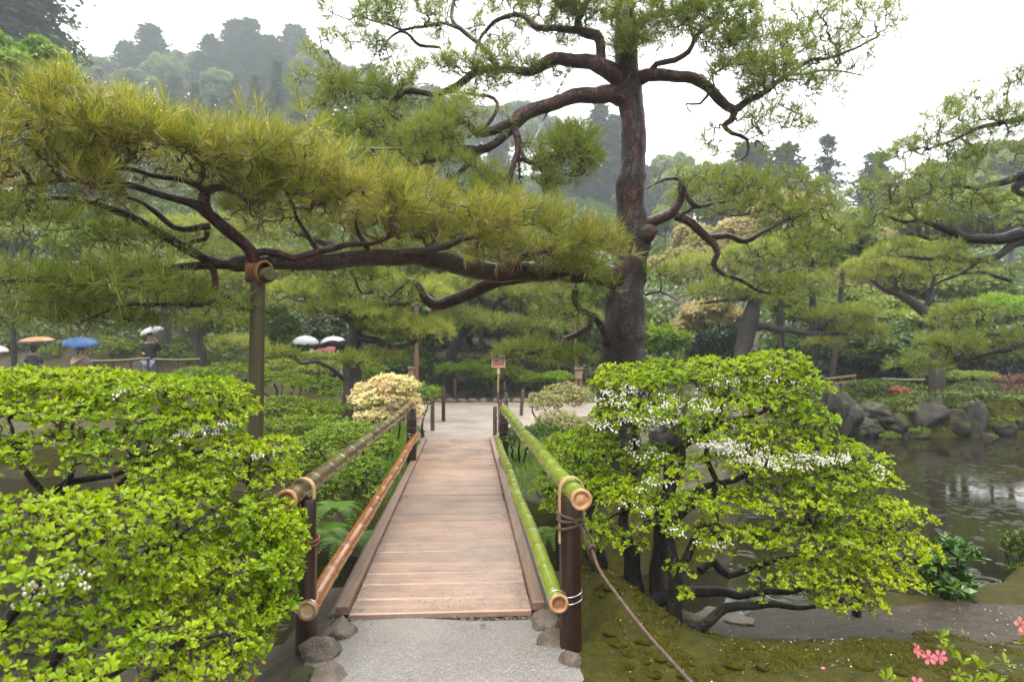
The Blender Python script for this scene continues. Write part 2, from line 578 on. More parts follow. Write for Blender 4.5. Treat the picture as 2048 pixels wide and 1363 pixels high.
M["fern"] = leafy("fern_frond", [(0.05, 0.13, 0.012), (0.10, 0.21, 0.018), (0.16, 0.28, 0.022)], 0.4, 0.45)
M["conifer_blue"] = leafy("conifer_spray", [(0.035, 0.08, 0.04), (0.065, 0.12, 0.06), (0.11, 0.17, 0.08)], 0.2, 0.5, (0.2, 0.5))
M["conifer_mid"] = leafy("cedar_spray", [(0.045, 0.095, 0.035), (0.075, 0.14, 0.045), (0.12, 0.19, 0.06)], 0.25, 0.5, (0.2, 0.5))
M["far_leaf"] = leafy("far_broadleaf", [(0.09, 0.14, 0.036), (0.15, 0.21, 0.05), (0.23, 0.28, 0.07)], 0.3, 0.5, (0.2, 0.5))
M["petal_pink"] = leafy("azalea_petal", [(0.70, 0.13, 0.20), (0.78, 0.22, 0.28), (0.80, 0.32, 0.36)], 0.4, 0.45, tint=(1, 0.8, 0.8))
M["grass"] = leafy("grass_blade", [(0.07, 0.17, 0.015), (0.13, 0.27, 0.02), (0.22, 0.34, 0.04)], 0.4, 0.4)
M["moss_blade"] = leafy("moss_tuft", [(0.040, 0.040, 0.002), (0.085, 0.082, 0.003), (0.16, 0.145, 0.008)], 0.2, 0.7, (1.6, 0.5))

def water_drop():
    t = NT("rain_drop")
    t.base((1, 1, 1)); t.rough(0.0)
    t.bsdf.inputs["Transmission Weight"].default_value = 1.0
    t.bsdf.inputs["IOR"].default_value = 1.33
    return t.m
M["drop"] = water_drop()

def wood_deck():
    t = NT("wet_cedar_plank")
    oi = t.n("ShaderNodeObjectInfo")
    tc = t.n("ShaderNodeTexCoord")
    cmb = t.n("ShaderNodeVectorMath", operation='ADD')
    t.l(tc.outputs["Object"], cmb.inputs[0])
    sc = t.n("ShaderNodeVectorMath", operation='SCALE'); sc.inputs[0].default_value = (37, 91, 13)
    t.l(oi.outputs["Random"], sc.inputs[3]); t.l(sc.outputs[0], cmb.inputs[1])
    mp = t.n("ShaderNodeMapping"); mp.inputs["Scale"].default_value = (1.6, 26, 26)
    t.l(cmb.outputs[0], mp.inputs[0])
    grain = t.noise(mp.outputs[0], 1.6, 8, 0.65)
    c = t.ramp(grain, [(0.28, (0.165, 0.098, 0.066)), (0.5, (0.285, 0.182, 0.128)), (0.75, (0.385, 0.262, 0.192))])
    tone = t.ramp(oi.outputs["Random"], [(0, (0.80, 0.80, 0.84)), (1, (1.1, 1.04, 1.0))])
    c = t.mix(1.0, c, tone, 'MULTIPLY')
    # knots
    mk = t.n("ShaderNodeMapping"); mk.inputs["Scale"].default_value = (1, 1.6, 1.0)
    t.l(cmb.outputs[0], mk.inputs[0])
    kd = t.voro(mk.outputs[0], 3.3)
    knot = t.ramp(kd, [(0.045, (1, 1, 1)), (0.075, (0, 0, 0))])
    c = t.mix(knot, c, (0.20, 0.055, 0.03))
    # worn greyer wet middle and sandy specks
    wet = t.noise(t.coords("Object", (1, 1, 1)), 1.3, 3)
    c = t.mix(t.ramp(wet, [(0.40, (0, 0, 0)), (0.75, (0.55, 0.55, 0.55))]), c, (0.255, 0.19, 0.148))
    st = t.ramp(t.noise(t.coords("Object", (1, 1, 1)), 3.1, 7, 0.7), [(0.36, (0.55, 0.55, 0.55)), (0.56, (0, 0, 0))])
    c = t.mix(st, c, (0.12, 0.085, 0.066))
    t.base(c)
    t.rough(t.ramp(wet, [(0.3, (0.42, 0.42, 0.42)), (0.7, (0.24, 0.24, 0.24))]))
    t.bump(grain, 0.35, 0.004)
    return t.m
M["deck"] = wood_deck()

def aged_wood(name, a, b, rough=0.5, axis=(26, 26, 1.6), bump=0.4):
    t = NT(name)
    v = t.coords("Object", axis)
    g = t.noise(v, 1.5, 8, 0.65)
    n = t.noise(t.coords("Object"), 3.5, 4)
    c = t.ramp(g, [(0.3, a), (0.72, b)])
    c = t.mix(t.math('MULTIPLY', n, 0.4), c, tuple(np.array(a) * 0.6))
    t.base(c); t.rough(rough)
    t.bump(g, bump, 0.005)
    return t.m
M["kerb"] = aged_wood("kerb_timber", (0.11, 0.068, 0.045), (0.26, 0.165, 0.112), 0.45, (26, 1.6, 26))
M["under"] = aged_wood("dark_timber", (0.030, 0.022, 0.018), (0.08, 0.055, 0.04), 0.5, (26, 1.6, 26))
M["post"] = aged_wood("charred_post", (0.008, 0.005, 0.004), (0.052, 0.016, 0.008), 0.30, (30, 30, 1.2), 0.2)
M["stake"] = aged_wood("stake_wood", (0.03, 0.018, 0.012), (0.11, 0.065, 0.04), 0.5)
M["prop"] = aged_wood("mossy_pole", (0.028, 0.024, 0.006), (0.085, 0.068, 0.018), 0.55, (22, 22, 1.0))
M["prop_brown"] = aged_wood("brown_pole", (0.09, 0.045, 0.022), (0.21, 0.11, 0.06), 0.55)
M["board"] = aged_wood("sign_board", (0.16, 0.09, 0.06), (0.33, 0.22, 0.16), 0.6)
M["pale_wood"] = aged_wood("pale_plate", (0.50, 0.36, 0.26), (0.62, 0.48, 0.36), 0.6)
M["strap"] = aged_wood("bamboo_strip", (0.42, 0.24, 0.13), (0.60, 0.39, 0.24), 0.4, (60, 3, 3), 0.15)

def bamboo(name, stops, rough=0.2, blotch=None, blotch_lo=0.5):
    t = NT(name)
    v = t.coords("Object", (1, 1, 1))
    n = t.noise(v, 4.0, 5, 0.6)
    c = t.ramp(n, stops)
    st = t.noise(t.coords("Object", (50, 2, 50)), 1.0, 4)
    c = t.mix(t.math('MULTIPLY', st, 0.55), c, tuple(np.array(stops[0][1]) * 0.7))
    if blotch:
        b = t.ramp(t.noise(v, 2.2, 6, 0.7), [(blotch_lo, (0, 0, 0)), (blotch_lo + 0.12, (1, 1, 1))])
        c = t.mix(t.math('MULTIPLY', b, 0.85), c, blotch)
    sp = t.ramp(t.noise(v, 55, 3, 0.6), [(0.66, (0, 0, 0)), (0.73, (1, 1, 1))])
    c = t.mix(t.math('MULTIPLY', sp, 0.22), c, tuple(np.array(stops[0][1]) * 0.4))
    t.base(c); t.rough(t.ramp(t.noise(v, 9, 4), [(0.3, (rough * 0.7,) * 3), (0.7, (rough * 1.6,) * 3)]))
    t.bump(t.noise(t.coords("Object", (60, 3, 60)), 1.0, 4), 0.12, 0.003)
    t.bsdf.inputs["Coat Weight"].default_value = 0.12
    t.bsdf.inputs["Coat Roughness"].default_value = 0.1
    return t.m
M["bam_green"] = bamboo("green_bamboo", [(0.3, (0.13, 0.18, 0.014)), (0.55, (0.20, 0.26, 0.025)), (0.75, (0.31, 0.33, 0.06))], 0.22)
M["bam_mottled"] = bamboo("mottled_bamboo", [(0.3, (0.12, 0.13, 0.015)), (0.6, (0.21, 0.21, 0.03)), (0.8, (0.26, 0.19, 0.05))], 0.22, (0.060, 0.026, 0.012), 0.35)
M["bam_orange"] = bamboo("orange_bamboo", [(0.3, (0.20, 0.06, 0.015)), (0.55, (0.33, 0.115, 0.03)), (0.8, (0.46, 0.20, 0.06))], 0.2, (0.07, 0.025, 0.012), 0.58)
M["bam_node"] = plain("bamboo_node", (0.12, 0.085, 0.035), 0.4, 0.3, 20)
M["bam_end"] = plain("bamboo_cut_end", (0.36, 0.19, 0.09), 0.5, 0.5, 34, 0.4, bscale=120)
M["bam_hollow"] = plain("bamboo_inner_wall", (0.22, 0.10, 0.04), 0.6, 0.5, 35, 0.5, bscale=90)
M["bam_pale"] = plain("bamboo_diaphragm", (0.60, 0.46, 0.28), 0.55, 0.25, 30, 0.3)
M["rope"] = plain("dark_palm_rope", (0.070, 0.040, 0.025), 0.65, 0.45, 60, 0.6, bscale=200)
M["rope_red"] = plain("rust_palm_rope", (0.16, 0.06, 0.025), 0.7, 0.4, 60, 0.6, bscale=200)
M["hemp"] = plain("hemp_binding", (0.22, 0.095, 0.035), 0.7, 0.5, 40, 0.6, bscale=120)
M["wire"] = plain("galvanised_wire", (0.62, 0.63, 0.63), 0.28, 0.1, 20, metal=1.0)
M["steel"] = plain("steel_cable", (0.30, 0.31, 0.32), 0.4, 0.2, 20, metal=0.9)

def stone(name, a, b, mossc=(0.040, 0.043, 0.006), moss=0.5, rough=0.5):
    t = NT(name)
    v = t.coords("Object")
    n = t.noise(v, 7, 8, 0.7)
    c = t.ramp(n, [(0.3, a), (0.7, b)])
    lich = t.ramp(t.noise(v, 18, 5, 0.7), [(0.60, (0, 0, 0)), (0.67, (1, 1, 1))])
    c = t.mix(t.math('MULTIPLY', lich, 0.4), c, (0.17, 0.165, 0.14))
    g = t.n("ShaderNodeNewGeometry"); sp = t.n("ShaderNodeSeparateXYZ")
    t.l(g.outputs["Normal"], sp.inputs[0])
    mm = t.math('MULTIPLY', t.math('ADD', sp.outputs[2], t.math('MULTIPLY', t.math('SUBTRACT', t.noise(v, 4, 5), 0.5), 2.2)), 1.0)
    k = t.ramp(mm, [(1.0 - moss * 0.9, (0, 0, 0)), (1.15 - moss * 0.9, (1, 1, 1))])
    c = t.mix(k, c, mossc)
    t.base(c); t.rough(t.math('ADD', rough, 0.15))
    t.bsdf.inputs["Specular IOR Level"].default_value = 0.25
    t.bump(t.math('ADD', n, t.math('MULTIPLY', t.noise(v, 60, 5), 0.3)), 1.0, 0.05)
    return t.m
M["stone"] = stone("wet_stone", (0.013, 0.0115, 0.009), (0.055, 0.048, 0.040), moss=0.36, rough=0.38)
M["stone_bare"] = stone("edge_stone", (0.080, 0.062, 0.046), (0.21, 0.17, 0.13), moss=0.0, rough=0.33)
M["stone_moss"] = stone("mossy_stone", (0.011, 0.0095, 0.007), (0.042, 0.037, 0.029), moss=0.7, rough=0.55)

def ground_mat():
    t = NT("garden_soil")
    at_ = t.n("ShaderNodeAttribute"); at_.attribute_name = "moss"
    v = t.coords("Object")
    n1 = t.noise(v, 1.6, 7, 0.65); n2 = t.noise(v, 14, 6, 0.7); n3 = t.noise(v, 90, 4, 0.7)
    f = t.math('ADD', at_.outputs["Fac"], t.math('MULTIPLY', t.math('SUBTRACT', t.math('ADD', t.math('MULTIPLY', n1, 0.7), t.math('MULTIPLY', n2, 0.3)), 0.5), 1.7))
    k = t.ramp(f, [(0.40, (0, 0, 0)), (0.62, (1, 1, 1))])
    soil = t.ramp(n2, [(0.3, (0.028, 0.020, 0.012)), (0.7, (0.085, 0.064, 0.046))])
    moss = t.ramp(t.math('ADD', t.math('MULTIPLY', n2, 0.6), t.math('MULTIPLY', n3, 0.4)), [(0.3, (0.013, 0.012, 0.001)), (0.5, (0.042, 0.040, 0.002)), (0.72, (0.100, 0.090, 0.004))])
    c = t.mix(k, soil, moss)
    t.base(c)
    t.rough(t.ramp(k, [(0, (0.42, 0.42, 0.42)), (1, (0.9, 0.9, 0.9))]))
    t.bsdf.inputs["Specular IOR Level"].default_value = 0.22
    t.bump(t.math('ADD', t.math('MULTIPLY', n2, 0.6), t.math('MULTIPLY', n3, 0.5)), 1.0, 0.035)
    return t.m
M["ground"] = ground_mat()

def gravel_mat(name, lo, hi, scale, sandy=0.3, bstr=0.9):
    t = NT(name)
    v = t.coords("Object")
    vo = t.n("ShaderNodeTexVoronoi"); vo.inputs["Scale"].default_value = scale
    t.l(v, vo.inputs["Vector"])
    sep = t.n("ShaderNodeSeparateColor"); t.l(vo.outputs["Color"], sep.inputs[0])
    c = t.ramp(sep.outputs[0], [(0.0, lo), (0.6, tuple((np.array(lo) + np.array(hi)) / 2)), (1.0, hi)])
    n = t.noise(v, 2.2, 6, 0.7)
    c = t.mix(t.ramp(n, [(0.42, (0, 0, 0)), (0.72, (sandy,) * 3)]), c, (0.30, 0.215, 0.15))
    n2 = t.noise(v, 0.9, 4)
    c = t.mix(t.ramp(n2, [(0.35, (0.35,) * 3), (0.6, (0, 0, 0))]), c, (0.17, 0.15, 0.13))
    t.base(c)
    t.rough(t.ramp(n2, [(0.3, (0.30,) * 3), (0.7, (0.55,) * 3)]))
    t.bump(t.math('SUBTRACT', 1.0, vo.outputs["Distance"]), bstr, 0.006)
    return t.m
M["gravel"] = gravel_mat("pale_gravel", (0.13, 0.122, 0.114), (0.39, 0.37, 0.35), 260)
M["gravel_far"] = gravel_mat("sandy_gravel", (0.14, 0.113, 0.09), (0.265, 0.222, 0.182), 60, 0.6, 0.4)
M["pebble"] = leafy("pebble_grain", [(0.12, 0.112, 0.104), (0.27, 0.255, 0.24), (0.50, 0.48, 0.46)], 0.0, 0.35)

def water_mat():
    t = NT("pond_water")
    v = t.coords("Object")
    murk = t.noise(v, 0.25, 3)
    t.base(t.ramp(murk, [(0.3, (0.011, 0.010, 0.0045)), (0.7, (0.017, 0.0145, 0.0075))]))
    t.rough(0.05)
    t.bsdf.inputs["Specular IOR Level"].default_value = 0.27
    t.bsdf.inputs["IOR"].default_value = 1.33
    # rain rings: concentric waves round scattered drop points, two generations
    hs = []
    for sc, off, fr in ((3.2, 0.0, 62.0), (5.5, 3.7, 78.0), (2.1, 9.1, 48.0)):
        mp = t.n("ShaderNodeMapping"); mp.inputs["Location"].default_value = (off, off * 0.7, 0); mp.inputs["Scale"].default_value = (1, 1, 0)
        tc = t.n("ShaderNodeTexCoord"); t.l(tc.outputs["Object"], mp.inputs[0])
        vo = t.n("ShaderNodeTexVoronoi"); vo.voronoi_dimensions = '2D'; vo.inputs["Scale"].default_value = sc
        t.l(mp.outputs[0], vo.inputs["Vector"])
        sep = t.n("ShaderNodeSeparateColor"); t.l(vo.outputs["Color"], sep.inputs[0])
        d = vo.outputs["Distance"]
        ring = t.math('SINE', t.math('MULTIPLY', d, fr))
        rad = t.math('MULTIPLY', sep.outputs[1], 0.36)
        env = t.math('POWER', 2.718, t.math('MULTIPLY', t.math('POWER', t.math('DIVIDE', t.math('SUBTRACT', d, rad), 0.075), 2.0), -1.0))
        amp = t.math('GREATER_THAN', sep.outputs[0], 0.62)
        hs.append(t.math('MULTIPLY', t.math('MULTIPLY', ring, env), amp))
    h = t.math('ADD', t.math('ADD', hs[0], hs[1]), hs[2])
    wav = t.noise(t.coords("Object", (1, 2.0, 1)), 5.0, 4, 0.6)
    h = t.math('ADD', t.math('MULTIPLY', h, 0.22), t.math('MULTIPLY', wav, 0.16))
    t.bump(h, 0.32, 0.02)
    return t.m
M["water"] = water_mat()

def skin_mat():
    return plain("skin", (0.42, 0.25, 0.17), 0.5, 0.08)
M["skin"] = skin_mat()
M["hair"] = plain("black_hair", (0.012, 0.010, 0.010), 0.4, 0.3, 40)
M["black_cloth"] = plain("black_cloth", (0.012, 0.012, 0.014), 0.8, 0.3, 30)
M["denim"] = plain("blue_denim", (0.14, 0.20, 0.30), 0.8, 0.3, 12)
M["beige_cloth"] = plain("beige_cloth", (0.36, 0.27, 0.22), 0.85, 0.12, 14)
M["grey_cloth"] = plain("slate_cloth", (0.07, 0.085, 0.10), 0.85, 0.2, 14)
M["navy_cloth"] = plain("dark_cloth", (0.025, 0.03, 0.04), 0.85, 0.2, 14)
M["white_cloth"] = plain("white_cloth", (0.62, 0.64, 0.66), 0.8, 0.3, 9)
M["shoe"] = plain("shoe_leather", (0.02, 0.018, 0.016), 0.5, 0.2, 20)
def canopy(name, col, trans=0.35):
    return leafy(name, [tuple(np.array(col) * 0.92), col], trans, 0.4, (3, 0.3), tint=(1, 1, 1))
M["umb_orange"] = canopy("orange_canopy", (0.50, 0.26, 0.11))
M["umb_black"] = canopy("black_canopy", (0.02, 0.02, 0.024), 0.05)
M["umb_blue"] = canopy("blue_canopy", (0.030, 0.085, 0.22), 0.2)
M["umb_white"] = canopy("white_canopy", (0.74, 0.68, 0.74), 0.3)
M["umb_pink"] = canopy("pink_canopy", (0.70, 0.20, 0.27), 0.35)
M["umb_lilac"] = canopy("pale_pink_canopy", (0.68, 0.52, 0.58), 0.35)
def clear_canopy():
    t = NT("clear_canopy")
    t.base((0.80, 0.86, 0.88)); t.rough(0.12)
    tr = t.n("ShaderNodeBsdfTransparent"); tr.inputs[0].default_value = (0.92, 0.96, 0.97, 1)
    mx = t.n("ShaderNodeMixShader"); mx.inputs[0].default_value = 0.58
    t.l(t.bsdf.outputs[0], mx.inputs[1]); t.l(tr.outputs[0], mx.inputs[2]); t.l(mx.outputs[0], t.out.inputs[0])
    return t.m
M["umb_clear"] = clear_canopy()
M["red_paint"] = plain("red_strip", (0.55, 0.07, 0.04), 0.5, 0.1)
M["ink"] = plain("black_ink", (0.02, 0.018, 0.016), 0.6, 0.1)
M["bam_dry"] = plain("dry_bamboo", (0.34, 0.24, 0.10), 0.45, 0.3, 12)
M["bam_rail_far"] = plain("olive_bamboo", (0.10, 0.105, 0.025), 0.4, 0.3, 12)
M["dead_leaf"] = plain("dead_leaf", (0.07, 0.06, 0.03), 0.5, 0.4, 40)
M["moss_cushion"] = plain("moss_cushion", (0.048, 0.047, 0.003), 0.95, 0.6, 30, 1.0, spec=0.1, bscale=160, bdist=0.02)
M["petal_white"] = leafy("fallen_petal_white", [(0.6, 0.58, 0.5), (0.8, 0.78, 0.72)], 0.2, 0.5)
# ---------------------------------------------------------------- setting: ground, water, paths
def make_ground():
    xs = np.concatenate([-np.geomspace(140, 9, 60), np.arange(-8.9, 9.0, 0.11), np.geomspace(9.05, 140, 60)])
    ys = np.concatenate([np.linspace(-30, 1.4, 20), np.arange(1.5, 24, 0.11), np.geomspace(24.1, 190, 80)])
    X, Y = np.meshgrid(xs, ys)
    Z = ground(X, Y)
    nx, ny = len(xs), len(ys)
    V = np.stack([X, Y, Z], -1).reshape(-1, 3)
    i = (np.arange(ny - 1) * nx)[:, None]; j = np.arange(nx - 1)[None]
    F = np.stack([i + j, i + j + 1, i + j + nx + 1, i + j + nx], -1).reshape(-1, 4)
    mb = MB(); mb.add(V, F)
    o = mb.build("ground", M["ground"], kind="structure", smooth=True)
    x, y = V[:, 0], V[:, 1]
    m = np.full(len(V), 0.55)
    near = y < 5.5
    m[near & (x > 0.2)] = 0.86
    band = near & (x > 1.0)
    m = np.where(band, 0.86 - 0.75 * sstep((y - 3.75 - 0.10 * (x - 1)) / 0.5) * sstep((x - 1.0) / 0.5), m)
    m = np.where(near & (x > 2.6) & (y < 4.6), m * 0.6, m)
    m = np.where(near & (y > 4.9) & (x > 2.2), 0.7, m)
    patch = np.exp(-(((x - 0.6) / 0.28) ** 2 + ((y - 3.0) / 0.16) ** 2))
    m = m - 0.7 * patch
    m[near & (x < -0.8)] = 0.28
    far = y > 12
    m = np.where(far & (y > 19) & (y < 21.1), 0.92, m)
    m = np.where(far & (y >= 21.1) & (y < 22.6) & (x > -5) & (x < 6), 0.15, m)
    m = np.where(y > 22.6, 0.45, m)  # moss thinned on the slope, soil tone standing in for canopy shade
    m = np.where((y > 15) & (y < 19.3) & (x > 6), 0.85, m)
    m = np.where((y > 19.3) & (y < 20.6) & (x > 5), 0.12, m)
    me = o.data
    a = me.attributes.new("moss", 'FLOAT', 'POINT')
    a.data.foreach_set("value", m.astype(np.float32))
make_ground()

def sheet(name, mat, rows, zoff, n=14):
    """A strip laid on the ground between left and right edges given per row (y, xl, xr)."""
    rows = np.array(rows, float)
    yy = np.arange(rows[0, 0], rows[-1, 0] + 1e-6, 0.12)
    xl = np.interp(yy, rows[:, 0], rows[:, 1]); xr = np.interp(yy, rows[:, 0], rows[:, 2])
    t = np.linspace(0, 1, n)
    X = xl[:, None] + (xr - xl)[:, None] * t[None]
    wob = 0.05 * np.sin(yy * 7.1) + 0.03 * np.sin(yy * 17)
    X[:, 0] += wob; X[:, -1] -= wob[::-1]
    Y = np.repeat(yy[:, None], n, 1)
    Z = ground(X, Y) + zoff
    Z[:, 0] -= 0.03; Z[:, -1] -= 0.03
    Z += 0.006 * np.sin(X * 9 + Y * 5) + 0.005 * np.sin(X * 3.3 - Y * 4)
    V = np.stack([X, Y, Z], -1).reshape(-1, 3)
    i = (np.arange(len(yy) - 1) * n)[:, None]; j = np.arange(n - 1)[None]
    F = np.stack([i + j, i + j + 1, i + j + n + 1, i + j + n], -1).reshape(-1, 4)
    mb = MB(); mb.add(V, F)
    return mb.build(name, mat, kind="structure", smooth=True)
sheet("gravel_path", M["gravel"], [(-4, -0.75, 1.1), (2.0, -1.0, 0.62), (2.9, -1.03, 0.42), (3.4, -1.0, 0.36), (3.9, -0.98, 0.24)], 0.012)
sheet("far_path", M["gravel_far"], [(11.2, -1.62, -0.22), (12.4, -1.6, 0.0), (13.8, -1.95, 0.5), (15.2, -2.3, 1.3), (16.2, -2.6, 2.4), (17.4, -3.2, 3.6), (19.45, -4.0, 4.2)], 0.02, 24)
mb = MB()
mb.add([[-60, 2.5, WATER], [60, 2.5, WATER], [60, 22, WATER], [-60, 22, WATER]], [[0, 1, 2, 3]])
mb.build("pond_water", M["water"], kind="structure")

# scattered loose grit on the near path and on the planks, real grains
OCT = np.array([[1, 0, 0], [-1, 0, 0], [0, 1, 0], [0, -1, 0], [0, 0, 0.7], [0, 0, -0.7]], float)
OCTF = np.array([[0, 2, 4], [2, 1, 4], [1, 3, 4], [3, 0, 4], [2, 0, 5], [1, 2, 5], [3, 1, 5], [0, 3, 5]])
def grit():
    n = 15000
    y = rng.uniform(2.75, 3.85, n); x = axis_x(y) + rng.uniform(-0.62, 0.66, n)
    z = ground(x, y) + 0.017
    P = np.stack([x, y, z], 1)
    mb = MB()
    scatter(mb, P, rng.normal(0, 1, (n, 3)) * 0.3 + [0, 0, 1], rng.uniform(0.0014, 0.0036, n), OCT, OCTF)
    mb.build("gravel_grains", M["pebble"], kind="stuff")
grit()

# ---------------------------------------------------------------- footbridge
BO = np.array([axis_x(3.83), 3.83, 0.0])
BU = norm(np.array([AXS, 1, 0])); BR = np.array([BU[1], -BU[0], 0.0]); BZ = np.array([0, 0, 1.0])
BAX = np.array([BR, BU, BZ])
def bp(r, u, z=0.0):
    return BO + BR * r + BU * u + BZ * z

bridge = thing("footbridge", "narrow timber footbridge with planked deck and bamboo handrails on dark posts", "bridge", tuple(BO))
def deck():
    u = 0.0; k = 0
    rr = random.Random(3)
    while u < 7.45:
        w = rr.uniform(0.20, 0.285)
        if u + w > 7.5:
            w = 7.52 - u
        mb = MB()
        box(mb, bp(0.0, u + w / 2, 0.012 + rr.uniform(-0.0025, 0.0025)), (0.512 + rr.uniform(0, .006), w / 2 - 0.0045, 0.021), BAX, 0, 0.008)
        o = mb.build("plank", M["deck"], bridge)
        u += w; k += 1
deck()
for s in (-1, 1):
    u = 0.02
    for L in (3.35, 4.1):
        mb = MB(); box(mb, bp(s * 0.552, u + L / 2 - 0.004, 0.045), (0.036, L / 2 - 0.004, 0.026), BAX, 0, 0.005)
        mb.build("kerb_rail", M["kerb"], bridge)
        u += L
    mb = MB(); box(mb, bp(s * 0.60, 3.78, -0.075), (0.035, 3.72, 0.085), BAX, 0, 0.008)
    mb.build("side_beam", M["under"], bridge)
for r in (-0.25, 0.25):
    mb = MB(); box(mb, bp(r, 3.75, -0.11), (0.06, 3.7, 0.09), BAX)
    mb.build("joist", M["under"], bridge)
# grit strewn over the first planks
n = 5200
uu = rng.uniform(0.02, 1, n) ** 1.5 * 7.2; rr_ = rng.uniform(-0.5, 0.5, n)
edge = rng.random(n) < 0.35
rr_[edge] = np.sign(rr_[edge]) * rng.uniform(0.44, 0.51, edge.sum())
P = BO + rr_[:, None] * BR + uu[:, None] * BU + np.array([0, 0, 0.037])
mb = MB(); scatter(mb, P, rng.normal(0, .3, (n, 3)) + [0, 0, 1], rng.uniform(0.0018, 0.0046, n), OCT, OCTF)
mb.build("grit", M["pebble"], bridge, kind="stuff")

def culm(name, A, B, r0, r1, mat, step, seed, endmat, hollow):
    """A bamboo pole from A (near cut end) to B: swollen nodes with a groove, and a cut end with its own wall and diaphragm."""
    rr = random.Random(seed)
    A, B = np.array(A), np.array(B)
    L = np.linalg.norm(B - A); D = (B - A) / L
    s = [0.0]; rad = [r0]; mats = []
    nodes = []
    u = rr.uniform(0.10, 0.2)
    while u < L - 0.1:
        nodes.append(u); u += step * rr.uniform(0.85, 1.15)
    prof = [(0.0, r0)]
    for u in nodes:
        r = r0 + (r1 - r0) * u / L
        prof += [(u - 0.05, r * 0.985), (u - 0.014, r * 1.03), (u - 0.005, r * 1.065), (u, r * 1.0), (u + 0.006, r * 1.05), (u + 0.016, r * 1.015), (u + 0.06, r * 0.985)]
    prof.append((L, r1))
    sag = lambda u: -0.012 * math.sin(math.pi * u / L) * L / 6
    pts = np.array([A + D * u + np.array([0, 0, sag(u)]) + 0.004 * np.array([math.sin(u * 3 + seed), 0, math.cos(u * 2.3 + seed)]) for u, _ in prof])
    rad = np.array([r for _, r in prof])
    mb = MB()
    sides = 20
    tube(mb, pts, rad, sides, 0, cap=False)
    # node groove: recolour the narrow rings
    F = mb.f[0]; seg = np.arange(len(F)) // sides
    mm = np.zeros(len(F), np.int32)
    for k in range(len(nodes)):
        mm[(seg == 1 + k * 7 + 2) | (seg == 1 + k * 7 + 3)] = 1
    mb.m[0] = mm
    o = mb.build(name, [mat, M["bam_node"]], bridge, smooth=True)
    # cut end: rim ring and recessed diaphragm
    U, V, W = frames(-D[None], False); U, V, W = U[0], V[0], W[0]
    a = np.arange(24) / 24 * 2 * math.pi
    def ring(r, off):
        return A + np.cos(a)[:, None] * U * r + np.sin(a)[:, None] * V * r + W * off
    rim = MB()
    rs = [(r0 * 1.02, -0.022), (r0 * 1.09, -0.014), (r0 * 1.10, -0.002), (r0 * 1.04, 0.004), (r0 * 0.80, 0.004), (r0 * 0.74, -0.003)]
    j = np.arange(24); j2 = (j + 1) % 24
    Vs = np.concatenate([ring(*q) for q in rs])
    Fs = np.concatenate([np.stack([k * 24 + j, k * 24 + j2, (k + 1) * 24 + j2, (k + 1) * 24 + j], -1) for k in range(len(rs) - 1)])
    rim.add(Vs, Fs); rim.build("cut_rim", M["bam_end"], o, smooth=True)
    dia = MB()
    bul = 0.004 if hollow else 0.010
    rs = [(r0 * 0.74, -0.003), (r0 * 0.70, -0.014 if hollow else -0.008), (r0 * 0.5, -0.013 if hollow else -0.004), (r0 * 0.25, -0.010 if hollow else bul * 0.2), (r0 * 0.02, -0.012 if hollow else bul * 0.3)]
    Vs = np.concatenate([ring(*q) for q in rs])
    Fs = np.concatenate([np.stack([k * 24 + j, k * 24 + j2, (k + 1) * 24 + j2, (k + 1) * 24 + j], -1) for k in range(len(rs) - 1)])
    dia.add(Vs, Fs); dia.build("diaphragm", endmat, o, smooth=True)
    return o

ULn, ULf = at(572, 1000, 3.2), at(822, 810, 8.95)
URn, URf = at(1163, 999, 3.2), at(1008, 818, 8.95)
LLn, LLf = at(614, 1222, 3.35), at(832, 870, 8.9)
LRn, LRf = at(1118, 1207, 3.35), at(994, 876, 8.9)
railUL = culm("bamboo_rail", ULn, ULf, 0.047, 0.050, M["bam_mottled"], 0.36, 1, M["bam_hollow"], True)
railUL["label"] = "mottled brown and green bamboo handrail"
railUR = culm("bamboo_rail", URn, URf, 0.047, 0.053, M["bam_green"], 0.42, 2, M["bam_end"], False)
railUR["label"] = "fresh green bamboo handrail"
railLL = culm("bamboo_rail", LLn, LLf, 0.044, 0.040, M["bam_orange"], 0.42, 3, M["bam_pale"], True)
railLL["label"] = "rust orange lower bamboo rail"
railLR = culm("bamboo_rail", LRn, LRf, 0.044, 0.042, M["bam_green"], 0.40, 4, M["bam_hollow"], True)
railLR["label"] = "green lower bamboo rail"

def line_pt(A, B, y):
    t = (y - A[1]) / (B[1] - A[1])
    return A + (B - A) * t

def post(c, r, ztop, zbot):
    mb = MB()
    zs = [zbot, -0.1, 0.1, 0.3, 0.5, ztop - 0.012, ztop]
    pts = [[c[0], c[1], z] for z in zs]
    tube(mb, pts, [r * 1.02, r * 1.02, r, r, r * .99, r * .98, r * 0.9], 20, 0, 0.03, True, seed=c[0] * 9)
    return mb.build("post", M["post"], bridge, smooth=True)

